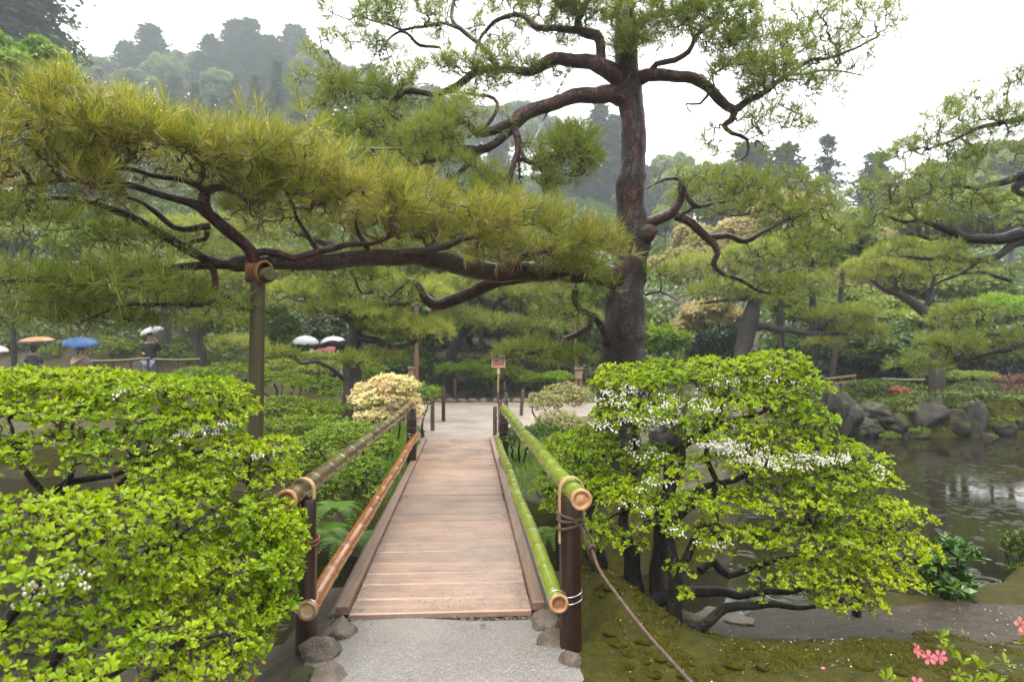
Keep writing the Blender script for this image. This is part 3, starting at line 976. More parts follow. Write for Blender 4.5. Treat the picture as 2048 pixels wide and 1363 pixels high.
def strap(c, railr, D, zrail, drop, halfw, side_r):
    """A bent bamboo strip over the rail and down both faces of the post."""
    S = norm(np.cross(D, BZ))
    path = []
    for z in np.linspace(-drop, -0.02, 5):
        path.append(S * (-side_r) + BZ * z)
    for a in np.linspace(math.pi, 0, 13):
        path.append(S * (math.cos(a) * (railr + 0.010)) + BZ * (math.sin(a) * (railr + 0.012)))
    for z in np.linspace(-0.02, -drop * 0.92, 5):
        path.append(S * side_r + BZ * z)
    path = np.array(path)
    T = norm(np.gradient(path, axis=0)); N = np.cross(T, D)
    c0 = np.array([c[0], c[1], zrail])
    th = 0.0035
    rows = []
    for i in range(len(path)):
        p = c0 + path[i]
        rows.append([p - D * halfw - N[i] * th, p + D * halfw - N[i] * th, p + D * halfw + N[i] * th, p - D * halfw + N[i] * th])
    V = np.array(rows).reshape(-1, 3)
    F = []
    for i in range(len(path) - 1):
        for k in range(4):
            F.append([i * 4 + k, i * 4 + (k + 1) % 4, (i + 1) * 4 + (k + 1) % 4, (i + 1) * 4 + k])
    e = (len(path) - 1) * 4
    F += [[3, 2, 1, 0], [e, e + 1, e + 2, e + 3]]
    mb = MB(); mb.add(V, F)
    return mb
def torus_path(c, rx, ry, U, V, turns=1.0, rise=0.0, n=28, ph=0.0):
    a = np.linspace(0, 2 * math.pi * turns, int(n * turns) + 1) + ph
    return np.array([c + U * math.cos(t) * rx + V * math.sin(t) * ry + BZ * rise * (t / (2 * math.pi)) for t in a])

pL = at(612, 1000, 3.43); pR = at(1141, 1000, 3.46)
fL = at(815, 900, 9.0); fR = at(1011, 850, 9.0)
POSTS = []
for (c, A, B, r, rail, lowA, lowB, lowrail, z0, far) in (
        (pL, ULn, ULf, 0.052, railUL, LLn, LLf, railLL, -0.6, False), (pR, URn, URf, 0.055, railUR, LRn, LRf, railLR, -0.45, False),
        (fL, ULn, ULf, 0.065, railUL, LLn, LLf, railLL, -0.3, True), (fR, URn, URf, 0.060, railUR, LRn, LRf, railLR, -0.2, True)):
    yy = min(c[1], B[1] - 0.05)
    rp = line_pt(A, B, yy)
    c = np.array([rp[0] + (0.012 if rp[0] < -0.5 else -0.008), yy, 0])
    if not far:
        c[0] = at(612 if rail is railUL else 1141, 0, yy)[0]
    ztop = rp[2] - 0.04
    po = post(c, r, ztop, z0)
    POSTS.append((c, r, ztop))
    mid = np.array([(rp[0] + c[0]) / 2, yy, 0])
    D = norm(B - A)
    sb = strap(mid, 0.05, D, rp[2], 0.27 if not far else 0.22, 0.019 if not far else 0.016, r + 0.006 if not far else r + 0.004)
    sb.build("binding_strip", M["strap"], rail)
    # wire tie: a loop round rail and post
    lp = line_pt(lowA, lowB, yy)
    lp2 = line_pt(lowA, lowB, yy - 0.05) if not far else lp
    mb = MB()
    Dl = norm(lowB - lowA); U, V, _ = frames(Dl[None], False); U, V = U[0], V[0]
    tube(mb, torus_path(lp2, 0.047, 0.047, U, V, 1.0), 0.0022, 6, cap=False)
    pc = np.array([c[0], c[1], lp2[2] + 0.02])
    side = norm(lp2 - pc) * [1, 1, 0]
    for dz in (0.0, 0.035):
        a = np.linspace(-2.5, 2.5, 22)
        ang0 = math.atan2(side[1], side[0]) + math.pi
        arc = [pc + np.array([math.cos(ang0 + t) * (r + 0.004), math.sin(ang0 + t) * (r + 0.004), -dz + 0.012 * math.cos(t)]) for t in a]
        arc = [lp2 + BZ * 0.03 - Dl * 0.01] + arc + [lp2 - BZ * 0.02 + Dl * 0.02]
        tube(mb, np.array(arc), 0.0022, 6, cap=False)
    mb.build("wire_tie", M["wire"], lowrail, smooth=True)
    if far:
        mb = MB()
        for zz in (ztop - 0.13, ztop - 0.25):
            mb = MB(); tube(mb, torus_path(np.array([c[0], c[1], zz]), r + 0.012, r + 0.010, BR, BU), 0.007, 6, cap=False)
            mb.build("cord_binding", M["rope"], rail, smooth=True)

def twisted(mb, path, r, strands=3, pitch=0.045, mat=0):
    path = smooth_path(path, 0.012)
    T = norm(np.gradient(path, axis=0))
    U = norm(np.cross(T, [0.31, 0.2, 0.93])); V = np.cross(T, U)
    s = np.concatenate([[0], np.cumsum(np.linalg.norm(np.diff(path, axis=0), axis=1))])
    for k in range(strands):
        ph = 2 * math.pi * (s / pitch + k / strands)
        q = path + (np.cos(ph)[:, None] * U + np.sin(ph)[:, None] * V) * r * 0.5
        tube(mb, q, r * 0.56, 6, mat, cap=False)

# ropes: dark one from the right post, rust one from the left post
cR, rR, zR = POSTS[0 + 1]
k0 = np.array([cR[0] + 0.03, cR[1] - rR - 0.012, 0.66])
mb = MB()
for zz, tl in ((0.62, 0.02), (0.66, -0.02), (0.645, 0.0)):
    p = torus_path(np.array([cR[0], cR[1], zz]), rR + 0.011, rR + 0.011, BR, BU, 1.0)
    p[:, 2] += tl * np.cos(np.linspace(0, 2 * math.pi, len(p)))
    twisted(mb, p, 0.0085)
knot = at(1184, 1098, 3.30)
kk = at(1160, 1046, 3.36)
twisted(mb, [kk, at(1166, 1068, 3.33), at(1172, 1090, 3.31), knot], 0.0085)
twisted(mb, [kk + [0.012, 0, 0.005], at(1176, 1066, 3.33), at(1186, 1085, 3.31), knot + [.006, 0, 0]], 0.0085)
twisted(mb, torus_path(kk, 0.018, 0.014, BR, norm(BZ + BU * .4), 1.6, 0.004), 0.008)
twisted(mb, torus_path(knot, 0.016, 0.017, BR, norm(BZ - BU * .4), 1.8, 0.003), 0.008)
twisted(mb, [knot, at(1200, 1140, 3.2), at(1235, 1190, 3.0), at(1285, 1255, 2.8), at(1335, 1312, 2.6), at(1385, 1366, 2.42), at(1440, 1420, 2.25)], 0.0085)
mb.build("rope", M["rope"], smooth=True)
tag(COL.objects["rope"], "dark twisted palm rope knotted to the right bridge post and slanting down over moss", "rope")
cL, rL, zL = POSTS[0]
mb = MB()
for zz in (0.555, 0.535):
    twisted(mb, torus_path(np.array([cL[0], cL[1], zz]), rL + 0.011, rL + 0.011, BR, norm(BU + BZ * .12), 1.0), 0.008)
a0 = np.array([cL[0] - 0.02, cL[1] - rL - 0.012, 0.545])
twisted(mb, [a0 + [0.05, 0, 0.01], a0, at(592, 1120, 3.30), at(580, 1170, 3.2), at(560, 1235, 3.05), at(530, 1300, 2.85), at(500, 1372, 2.6)], 0.008)
twisted(mb, [a0 + [0.04, 0, 0.0], a0 + [-0.01, 0.0, -0.02], at(600, 1110, 3.33), at(590, 1140, 3.28), at(586, 1160, 3.26)], 0.008)
mb.build("rope", M["rope_red"], smooth=True)
tag(COL.objects["rope.001"], "rust brown palm rope tied round the left bridge post behind lime leaves", "rope")

# ---------------------------------------------------------------- stones
def rock(name, c, s, seed, mat, rz=0.0, sub=3, cuts=7, rough=0.18, parent=None):
    bm = bmesh.new()
    bmesh.ops.create_icosphere(bm, subdivisions=sub, radius=1)
    V = np.array([v.co for v in bm.verts]); F = np.array([[v.index for v in f.verts] for f in bm.faces])
    bm.free()
    r = np.random.default_rng(seed)
    for _ in range(cuts):
        d = norm(r.normal(0, 1, 3)); h = r.uniform(0.55, 0.85)
        over = np.maximum(V @ d - h, 0)
        V = V - over[:, None] * d * 0.9
    dn = np.array([mnoise.noise(Vector(p * 1.6 + seed)) + 0.5 * mnoise.noise(Vector(p * 4 + seed)) + 0.3 * mnoise.noise(Vector(p * 9 + seed)) for p in V])
    V = V * (1 + rough * dn[:, None])
    V = V * np.array(s)
    ca, sa = math.cos(rz), math.sin(rz)
    V = V @ np.array([[ca, sa, 0], [-sa, ca, 0], [0, 0, 1]])
    mb = MB(); mb.add(V, F)
    me = mb.mesh(name, mat, None, True)
    o = link(name, me, parent)
    o.location = c
    return o

def edge_stone(px, py, d, w, h, seed, label, mat="stone_bare", dz=0.0, depth=None):
    c = at(px, py, d)
    s = (w / FPX * d / 2, depth or w / FPX * d / 2.2, h / FPX * d / 2 * 1.15)
    return tag(rock("edging_stone", tuple(c + [0, 0, dz]), s, seed, M[mat], rz=seed * 1.3), label, "stone", "stones edging the gravel at the bridge foot")
edge_stone(683, 1263, 3.62, 84, 52, 11, "smooth brown wet stone just below the left end of the bridge deck")
edge_stone(640, 1312, 3.35, 92, 64, 12, "rough pale tan stone against the foot of the left bridge post")
edge_stone(652, 1362, 3.12, 100, 62, 13, "pale granular stone at the bottom edge left of the gravel path")
edge_stone(1094, 1244, 3.72, 66, 44, 14, "flat grey stone tucked under the right end of the bridge deck")
edge_stone(1116, 1277, 3.52, 86, 44, 15, "low slanting brown stone in front of the right bridge post")
edge_stone(1140, 1326, 3.28, 52, 54, 16, "round tan cobble below the right bridge post beside the moss")
edge_stone(598, 1372, 3.15, 110, 60, 17, "dark wet stone in the bottom left shade under the lime shrub", "stone")

def bank_stone(px, py, d, w, h, seed, label, mat="stone_moss", depth=0.35, cuts=9):
    c = at(px, py, d)
    s = (w / FPX * d / 2, depth, h / FPX * d / 2 * 1.1)
    return tag(rock("bank_stone", tuple(c), s, seed, M[mat], rz=0.3 * math.sin(seed), cuts=cuts, rough=0.30, sub=4), label, "stone", "stones along the far bank of the pond")
bank_stone(1664, 826, 15.6, 74, 122, 31, "tall upright weathered boulder on the far bank behind the flowering shrub", "stone", 0.35, 11)
bank_stone(1700, 836, 15.9, 48, 92, 32, "shorter dark stone leaning against the tall upright boulder", "stone", 0.35, 11)
bank_stone(1750, 826, 17.0, 82, 46, 33, "flat topped pinkish boulder right of the tall upright stone", "stone", 0.5, 12)
bank_stone(1738, 856, 16.6, 74, 46, 34, "dark low waterline stone under the flat topped boulder", "stone", 0.4, 12)
bank_stone(1792, 850, 16.75, 72, 58, 35, "mossy slanting stone in the middle of the far waterline", "stone_moss", 0.4, 12)
bank_stone(1850, 836, 16.9, 92, 84, 36, "big squarish grey lichen boulder at the foot of the far pine trunk", "stone", 0.5, 12)
bank_stone(1902, 850, 16.95, 66, 60, 37, "dark shaded stone between the squarish boulder and the pointed one", "stone_moss", 0.4, 12)
bank_stone(1946, 838, 17.0, 66, 92, 38, "pointed dark boulder with moss at the far waterline", "stone", 0.45, 11)
bank_stone(1994, 856, 17.0, 76, 48, 39, "long low stone right of the pointed dark boulder", "stone_moss", 0.4, 12)
bank_stone(2044, 852, 17.0, 84, 50, 40, "low mossy stone at the right edge of the far waterline", "stone_moss", 0.4, 12)
bank_stone(1708, 872, 16.2, 56, 30, 41, "small mossy stone at the water below the leaning stone", "stone_moss", 0.3, 10)
bank_stone(1828, 870, 16.5, 60, 28, 42, "small stone with moss at the water below the squarish boulder", "stone_moss", 0.3, 10)
bank_stone(1968, 874, 16.7, 60, 24, 57, "small dark stone half in the water below the pointed boulder", "stone_moss", 0.3, 10)
bank_stone(1770, 876, 16.4, 54, 22, 58, "flat dark stone half in the water below the slanting mossy stone", "stone_moss", 0.3, 10)
bank_stone(618, 812, 12.6, 34, 30, 43, "blue grey stone among the clipped shrubs left of the bridge", "stone", 0.2)
bank_stone(560, 962, 10.6, 60, 44, 44, "slate grey stone in the water behind the left handrail end", "stone", 0.3)
bank_stone(620, 945, 9.8, 50, 34, 45, "pale stone between lime leaves and low juniper at left bank", "stone", 0.25)
bank_stone(1330, 880, 10.2, 60, 60, 46, "pale pinkish boulder half hidden behind the flowering lime shrub", "stone", 0.3)
bank_stone(1290, 935, 8.2, 70, 60, 47, "grey bank stone behind the trunks of the flowering shrub", "stone", 0.3)
bank_stone(1210, 1000, 6.9, 90, 70, 48, "dark mossy stone in the bank right of the green handrail", "stone_moss", 0.3)
bank_stone(1120, 975, 7.2, 70, 44, 49, "dark stone in the bank under the far end of the green rails", "stone_moss", 0.3)
bank_stone(1945, 1190, 5.9, 76, 40, 52, "low mossy stone at the near shore on the right", "stone_moss", 0.25)
bank_stone(1890, 1232, 5.25, 74, 34, 53, "grey stone with a moss cap beneath the rhododendron", "stone_moss", 0.2)
bank_stone(2010, 1196, 5.9, 70, 40, 54, "dark mossy stone at the right frame edge by the water", "stone_moss", 0.25)
bank_stone(1450, 1236, 4.72, 110, 22, 55, "flat wet brown stone at the waterline under the flowering shrub", "stone_bare", 0.2)
# kerb stones of the far path
for i, px in enumerate((878, 900, 921, 946, 966, 990, 1012, 1034, 1056)):
    d = 19.55
    c = at(px, 795 + 3 * math.sin(i * 2.1), d)
    o = rock("kerb_stone", (c[0], d, 0.03), (0.16 + 0.04 * math.sin(i), 0.12, 0.11), 60 + i, M["stone_bare"], sub=2, cuts=4)
    tag(o, "small pale kerb stone along the back edge of the far sandy path", "stone", "small stones lining the back of the far path")
# ---------------------------------------------------------------- foliage templates
def tuft_template(n, wide, shoot, a0, a1, seed, bud=True, blen=0.22):
    r = np.random.default_rng(seed)
    V = []; F = []; m = []
    for i in range(n):
        u = r.random() ** 0.8
        z0 = u * shoot
        th = R(a1 + (a0 - a1) * u) + r.normal(0, 0.14)
        ph = r.uniform(0, 2 * math.pi)
        d = np.array([math.sin(th) * math.cos(ph), math.sin(th) * math.sin(ph), math.cos(th)])
        side = norm(np.cross(d, r.normal(0, 1, 3))) * wide / 2
        L = r.uniform(0.7, 1.0)
        b = np.array([0, 0, z0])
        bend = np.array([0, 0, r.uniform(-0.10, 0.03)])
        k = len(V)
        V += [b - side * 0.7, b + side * 0.7, b + d * L * 0.55 + side, b + d * L * 0.55 - side, b + d * L + bend]
        F += [[k, k + 1, k + 2], [k, k + 2, k + 3], [k + 3, k + 2, k + 4]]
        m += [0, 0, 0]
    if bud:
        for j in range(r.integers(1, 4)):
            k = len(V)
            o = np.array([r.normal(0, 0.03), r.normal(0, 0.03), shoot * 0.95])
            tip = o + np.array([r.normal(0, 0.05), r.normal(0, 0.05), blen * r.uniform(0.6, 1.1)])
            w = 0.022
            mid = o * 0.6 + tip * 0.4
            V += [o, mid + [w, 0, 0], mid + [-w * .5, w * .87, 0], mid + [-w * .5, -w * .87, 0], tip]
            for a, b2 in ((1, 2), (2, 3), (3, 1)):
                F += [[k, k + b2, k + a], [k + a, k + b2, k + 4]]
                m += [1, 1]
    return np.array(V, float), np.array(F), np.array(m, np.int32)

TUFT_NEAR = [tuft_template(28, 0.019, 0.36, 10, 68, s) for s in (1, 2, 3, 4)]
TUFT_MID = [tuft_template(22, 0.028, 0.32, 12, 76, s, True) for s in (5, 6, 7)]
TUFT_FAR = [tuft_template(12, 0.070, 0.25, 20, 80, s, False) for s in (8, 9, 10)]

def emit_tufts(mb, P, D, S, temps):
    idx = rng.integers(0, len(temps), len(P))
    for k, (v, f, m) in enumerate(temps):
        s = idx == k
        if s.any():
            scatter(mb, P[s], D[s], np.asarray(S)[s], v, f, m)

def cam_depth(P):
    px = P[:, 0] / P[:, 1] * FPX + 1024
    py = 700 - (P[:, 2] - EYE) / P[:, 1] * FPX
    ok = (P[:, 1] > 0.3) & (px > -30) & (px < 2078) & (py > -30) & (py < 1390)
    return ok, px, py

def pick_nearest(P, S, count):
    ok, _, _ = cam_depth(P)
    key = np.where(ok, np.asarray(S) / np.maximum(P[:, 1], 0.1), -1)
    sel = np.zeros(len(P), bool)
    sel[np.argsort(-key)[:count]] = True
    return sel & ok

def parts_from(name, parent, meshes, P, U, V, W, S):
    """Separate part objects sharing mesh data, one at each place."""
    org = ORIG[parent.name]
    for i in range(len(P)):
        o = bpy.data.objects.new(name, meshes[i % len(meshes)])
        COL.objects.link(o)
        o.parent = parent
        m = Matrix(((U[i][0], V[i][0], W[i][0], 0), (U[i][1], V[i][1], W[i][1], 0), (U[i][2], V[i][2], W[i][2], 0), (0, 0, 0, 1)))
        s = float(S[i])
        m = m @ Matrix.Scale(s, 4)
        m.translation = Vector(P[i] - org)
        o.matrix_basis = m

def tmpl_mesh(name, t, mats):
    mb = MB(); mb.add(t[0], t[1], t[2])
    return mb.mesh(name, mats)

# ---------------------------------------------------------------- pine
def limb_path(spec, step=0.06):
    a = np.array([[*at(px, py, d), w / FPX * d / 2] for px, py, d, w in spec])
    p = smooth_path(a, step)
    return p[:, :3], np.maximum(p[:, 3], 0.004)

def add_limb(root, spec, mat, roots, rough=0.16, sides=9, name="limb", wob=0.012):
    P, r = limb_path(spec)
    w = np.array([[mnoise.noise(Vector(p * 4.0)), mnoise.noise(Vector(p * 4.0 + 7)), mnoise.noise(Vector(p * 4.0 + 13))] for p in P])
    t = np.linspace(0, 1, len(P))[:, None]
    P = P + w * wob * 2 * np.minimum(1, t * 6)
    mb = MB(); tube(mb, P, r, sides, 0, rough, seed=len(roots) * 1.7, freq=9)
    mb.build(name, mat, root, smooth=True)
    roots.append(P[::2])

def pads_to_points(pads, spread_dir=0.55, up=0.45):
    Ps, Ds = [], []
    for px, py, d, rx, ry, rd, n in pads:
        c = at(px, py, d)
        P, D = pad_points(n, c, (rx / FPX * d, rd, ry / FPX * d))
        D = norm(D * spread_dir + np.array([0, 0, up]) + rng.normal(0, 0.28, P.shape))
        Ps.append(P); Ds.append(D)
    return np.concatenate(Ps), np.concatenate(Ds)

def pine_group(root, pads, roots, size, temps, mats, r0=0.0028, rmax=0.028, drops=0.5, parts=0, up=0.45, alpha=0.25, twigmat="twig", crook=0.12, dropsize=0.0042, jut=0.06, thin=1.0, gap=None):
    P, D = pads_to_points([(*q[:6], int(q[6] * thin)) for q in pads], up=up)
    if gap:
        kp = np.array([mnoise.noise(Vector(q * gap[0]) + Vector((3.1, 7.7, 1.3))) + 0.4 * mnoise.noise(Vector(q * gap[0] * 2.3)) for q in P]) > gap[1]
        P, D = P[kp], D[kp]
    j = rng.random(len(P)) < 0.3
    P = P + np.where(j, rng.uniform(0, jut, len(P)), 0)[:, None] * D
    G, par, w, nR = grow(np.concatenate(roots), P, alpha)
    tw = MB(); twigs(tw, G, par, w, nR, r0, rmax, crook=crook)
    tw.build("twig_mass", M[twigmat], root, kind="stuff")
    # tufts point along their twig, bent up and outward
    E = norm(G[nR:] - G[par[nR:]])
    D = norm(D + 0.55 * E)
    S = size * rng.uniform(0.75, 1.15, len(P))
    lm = MB()
    rest = np.ones(len(P), bool)
    if parts:
        sel = pick_nearest(P, S, parts)
        U, V, W = frames(D[sel])
        parts_from("needle_tuft", root, [tmpl_mesh("needle_tuft", t, mats) for t in temps], P[sel], U, V, W, S[sel])
        rest = ~sel
    emit_tufts(lm, P[rest], D[rest], S[rest], temps)
    lm.build("needle_mass", mats, root, kind="stuff")
    if drops:
        k = rng.random(len(P)) < drops
        Q = np.concatenate([P[k] + D[k] * S[k, None] * 0.5 + rng.normal(0, 1, (k.sum(), 3)) * S[k, None] * 0.38, P[k] + rng.normal(0, 1, (k.sum(), 3)) * 0.04 - [0, 0, 0.01]])
        dm = MB()
        scatter(dm, Q, np.tile([0, 0, 1.0], (len(Q), 1)), rng.uniform(0.6, 1.25, len(Q)) * dropsize, ICO[0], ICO[1])
        dm.build("rain_drops", M["drop"], root, kind="stuff", smooth=True)
    return P

def ico(sub=1):
    bm = bmesh.new(); bmesh.ops.create_icosphere(bm, subdivisions=sub, radius=1)
    v = np.array([x.co[:] for x in bm.verts]); f = np.array([[q.index for q in x.verts] for x in bm.faces]); bm.free()
    return v, f
ICO = ico(1); ICO2 = ico(2)

def main_pine():
    base = at(1236, 1005, 7.0)
    root = thing("red_pine", "tall red barked pine beside the bridge, its long low limb resting on a pole", "tree", tuple(base))
    spec = [(1222, 1050, 7, 130), (1228, 980, 7, 112), (1234, 900, 7, 96), (1238, 800, 7, 90), (1241, 730, 7, 88), (1246, 690, 7, 86), (1248, 640, 7, 80), (1250, 600, 7, 74), (1256, 560, 7, 66), (1262, 515, 7, 66), (1267, 480, 7, 72), (1264, 445, 7, 62), (1262, 405, 7, 55), (1260, 368, 7, 58), (1265, 340, 7, 54), (1268, 300, 7, 50), (1267, 250, 7, 48), (1262, 200, 7, 50), (1256, 150, 7, 46), (1252, 100, 7.05, 42), (1250, 50, 7.1, 40), (1248, 0, 7.15, 38), (1246, -80, 7.2, 34), (1250, -200, 7.3, 26)]
    P, r = limb_path(spec, 0.035)
    mb = MB(); tube(mb, P, r, 28, 0, 0.12, seed=3.1, freq=5)
    mb.build("trunk", M["bark_red"], root, smooth=True)
    trunk = P[::3]
    rl = M["bark_limb"]
    # burl on the right side, stump on the left
    mb = MB(); tube(mb, limb_path([(1268, 478, 6.95, 40), (1286, 472, 6.9, 44), (1302, 468, 6.86, 40), (1311, 472, 6.85, 24)])[0], limb_path([(1268, 478, 6.95, 40), (1286, 472, 6.9, 44), (1302, 468, 6.86, 40), (1311, 472, 6.85, 24)])[1], 14, 0, 0.12)
    mb.build("burl", M["bark_red"], root, smooth=True)
    A = []   # the low limb over the bridge, to the left
    L = lambda s, lst, **k: add_limb(root, s, rl, lst, **k)
    L([(1252, 562, 7.0, 50), (1215, 552, 6.85, 46), (1170, 545, 6.65, 44), (1100, 541, 6.35, 42), (1040, 545, 6.1, 40), (985, 543, 5.95, 38), (920, 530, 5.7, 38), (860, 516, 5.5, 36), (790, 513, 5.2, 34), (720, 519, 4.95, 34), (660, 524, 4.8, 33), (600, 520, 4.7, 31), (545, 524, 4.62, 28), (490, 527, 4.58, 24), (440, 527, 4.55, 20), (400, 530, 4.5, 17), (340, 536, 4.45, 15), (270, 541, 4.35, 14), (215, 541, 4.3, 14), (195, 536, 4.28, 15), (150, 549, 4.2, 12), (100, 558, 4.1, 11), (40, 560, 4.0, 10), (-40, 562, 3.9, 8)], A, sides=12)
    L([(440, 527, 4.55, 18), (405, 515, 4.5, 20), (370, 492, 4.45, 19), (345, 476, 4.4, 18), (300, 455, 4.35, 17), (262, 437, 4.3, 15), (225, 424, 4.25, 14), (190, 408, 4.2, 12), (140, 398, 4.1, 9), (70, 402, 4.0, 8), (0, 404, 3.9, 7)], A)
    L([(508, 522, 4.58, 28), (500, 500, 4.55, 26), (478, 475, 4.5, 24), (446, 450, 4.45, 24), (420, 430, 4.4, 24), (400, 415, 4.35, 22), (360, 400, 4.3, 15), (310, 385, 4.25, 14), (250, 372, 4.2, 13), (190, 365, 4.1, 10), (120, 362, 4.0, 8), (40, 372, 3.9, 7)], A)
    L([(415, 428, 4.4, 26), (408, 405, 4.4, 24), (412, 385, 4.4, 20), (440, 372, 4.45, 14), (478, 390, 4.5, 11), (500, 410, 4.55, 8)], A)
    L([(412, 388, 4.4, 14), (392, 372, 4.35, 13), (350, 356, 4.3, 12), (300, 350, 4.25, 10), (240, 338, 4.2, 8), (170, 345, 4.1, 6)], A)
    L([(420, 452, 4.42, 14), (385, 455, 4.4, 13), (350, 452, 4.38, 12), (318, 430, 4.35, 12), (290, 412, 4.3, 9), (255, 400, 4.3, 6)], A)
    L([(372, 488, 4.45, 12), (385, 478, 4.45, 11), (411, 476, 4.45, 10), (418, 460, 4.43, 10)], A)
    L([(500, 508, 4.55, 16), (528, 502, 4.58, 16), (555, 505, 4.6, 17), (590, 512, 4.65, 15), (640, 500, 4.75, 14), (690, 492, 4.85, 12), (740, 488, 4.95, 9), (790, 470, 5.1, 6)], A)
    L([(422, 530, 4.52, 15), (430, 555, 4.5, 15), (434, 585, 4.48, 14), (452, 592, 4.47, 12), (425, 604, 4.45, 10), (380, 611, 4.4, 9), (310, 608, 4.3, 8), (240, 614, 4.25, 6), (160, 640, 4.2, 4)], A)
    L([(300, 545, 4.4, 9), (270, 552, 4.35, 9), (230, 563, 4.3, 7), (180, 555, 4.2, 6), (100, 575, 4.1, 5)], A)
    L([(195, 545, 4.28, 9), (160, 570, 4.25, 8), (138, 590, 4.2, 7), (140, 620, 4.2, 5), (120, 640, 4.15, 4)], A)
    L([(790, 515, 5.2, 18), (850, 500, 5.3, 15), (930, 480, 5.5, 12), (1000, 450, 5.7, 9)], A)
    L([(985, 545, 5.95, 18), (1060, 510, 6.0, 14), (1130, 490, 6.05, 10), (1190, 490, 6.1, 7)], A)
    L([(640, 508, 4.75, 12), (612, 470, 4.72, 10), (590, 440, 4.7, 7), (585, 415, 4.68, 4)], A)
    L([(740, 508, 5.0, 12), (715, 470, 4.97, 9), (712, 440, 4.95, 4)], A)
    pads = [(40, 340, 3.9, 120, 100, 0.5, 200), (190, 290, 4.1, 120, 95, 0.5, 230), (110, 400, 4.0, 150, 55, 0.5, 130), (320, 330, 4.3, 120, 80, 0.5, 200), (440, 345, 4.5, 120, 85, 0.5, 200), (545, 345, 4.6, 100, 85, 0.5, 170), (225, 215, 4.1, 45, 36, 0.3, 20),
            (640, 405, 4.8, 100, 90, 0.45, 210), (560, 440, 4.7, 100, 60, 0.4, 90), (730, 435, 5.0, 110, 75, 0.45, 220), (820, 450, 5.2, 110, 68, 0.4, 220), (870, 490, 5.4, 110, 40, 0.4, 110), (930, 465, 5.5, 110, 60, 0.4, 210), (1020, 475, 5.8, 110, 56, 0.35, 200), (1000, 512, 5.8, 130, 36, 0.35, 110), (1115, 490, 6.1, 100, 54, 0.35, 190), (1190, 515, 6.15, 55, 48, 0.3, 110), (1150, 552, 6.2, 80, 28, 0.3, 70), (1215, 578, 6.25, 24, 22, 0.15, 20)]
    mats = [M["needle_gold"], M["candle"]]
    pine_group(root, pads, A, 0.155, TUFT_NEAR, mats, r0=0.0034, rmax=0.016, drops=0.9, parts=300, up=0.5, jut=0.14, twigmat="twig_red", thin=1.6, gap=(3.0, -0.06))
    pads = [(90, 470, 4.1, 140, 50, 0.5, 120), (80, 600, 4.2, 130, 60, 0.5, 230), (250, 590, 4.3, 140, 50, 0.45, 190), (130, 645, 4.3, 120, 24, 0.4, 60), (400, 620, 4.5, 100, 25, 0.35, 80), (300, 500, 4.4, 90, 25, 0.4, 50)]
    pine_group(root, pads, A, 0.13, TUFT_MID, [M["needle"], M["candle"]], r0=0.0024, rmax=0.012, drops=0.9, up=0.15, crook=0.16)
    # drooping limb under the low one, and the small limb at the trunk foot
    B = []
    L([(1090, 548, 6.4, 22), (1050, 552, 6.35, 26), (1000, 562, 6.3, 27), (960, 578, 6.25, 27), (920, 594, 6.2, 26), (885, 606, 6.15, 26), (862, 604, 6.1, 22), (848, 590, 6.1, 17), (838, 572, 6.1, 14), (815, 565, 6.1, 9), (780, 590, 6.1, 7)], B)
    L([(1212, 690, 6.9, 14), (1203, 660, 6.8, 13), (1185, 632, 6.7, 13), (1160, 618, 6.6, 12), (1148, 596, 6.55, 14), (1150, 580, 6.5, 12)], B)
    L([(1182, 630, 6.7, 12), (1178, 652, 6.65, 12), (1155, 668, 6.6, 12), (1130, 680, 6.55, 11), (1122, 692, 6.5, 10), (1080, 700, 6.45, 9), (1040, 708, 6.4, 6), (1010, 718, 6.35, 4)], B)
    L([(1122, 688, 6.5, 7), (1150, 702, 6.5, 6), (1170, 725, 6.5, 4)], B)
    pads = [(1060, 710, 6.4, 70, 20, 0.3, 120), (1120, 640, 6.5, 60, 40, 0.3, 60), (1150, 720, 6.5, 40, 20, 0.25, 50), (780, 590, 6.1, 60, 40, 0.3, 70), (660, 560, 5.4, 110, 40, 0.4, 110), (1180, 560, 6.4, 40, 40, 0.25, 60)]
    pine_group(root, pads, B, 0.12, TUFT_MID, [M["needle"], M["candle"]], r0=0.0026, rmax=0.012, drops=0.7, up=0.3)
    # upper left limbs
    C = []
    L = lambda s, lst, **k: add_limb(root, [(a, b, c, w * 0.84) for a, b, c, w in s], rl, lst, wob=0.02, **k)
    L([(1262, 205, 7.0, 46), (1228, 186, 6.95, 46), (1190, 190, 6.9, 40), (1150, 196, 6.85, 36), (1105, 205, 6.8, 34), (1065, 220, 6.75, 34), (1040, 232, 6.7, 36), (1022, 245, 6.65, 28), (985, 262, 6.6, 22), (955, 268, 6.6, 20), (938, 248, 6.6, 15), (910, 243, 6.6, 12), (880, 255, 6.6, 8)], C, sides=11)
    L([(1045, 235, 6.7, 28), (1018, 262, 6.65, 24), (990, 285, 6.6, 22), (958, 300, 6.6, 22), (925, 296, 6.55, 16), (905, 300, 6.55, 22), (885, 318, 6.55, 12), (850, 325, 6.5, 9), (810, 330, 6.5, 6)], C)
    L([(965, 292, 6.6, 16), (940, 325, 6.6, 15), (915, 345, 6.6, 12), (890, 375, 6.6, 7)], C)
    L([(1022, 248, 6.65, 18), (1032, 275, 6.6, 18), (1036, 300, 6.6, 14), (1027, 330, 6.55, 15), (1020, 365, 6.5, 13), (1032, 395, 6.5, 10), (1055, 425, 6.5, 7)], C)
    L([(1036, 292, 6.6, 10), (1048, 312, 6.6, 10), (1060, 325, 6.6, 14), (1085, 320, 6.6, 8), (1105, 305, 6.6, 6), (1140, 320, 6.65, 5), (1170, 345, 6.7, 4)], C)
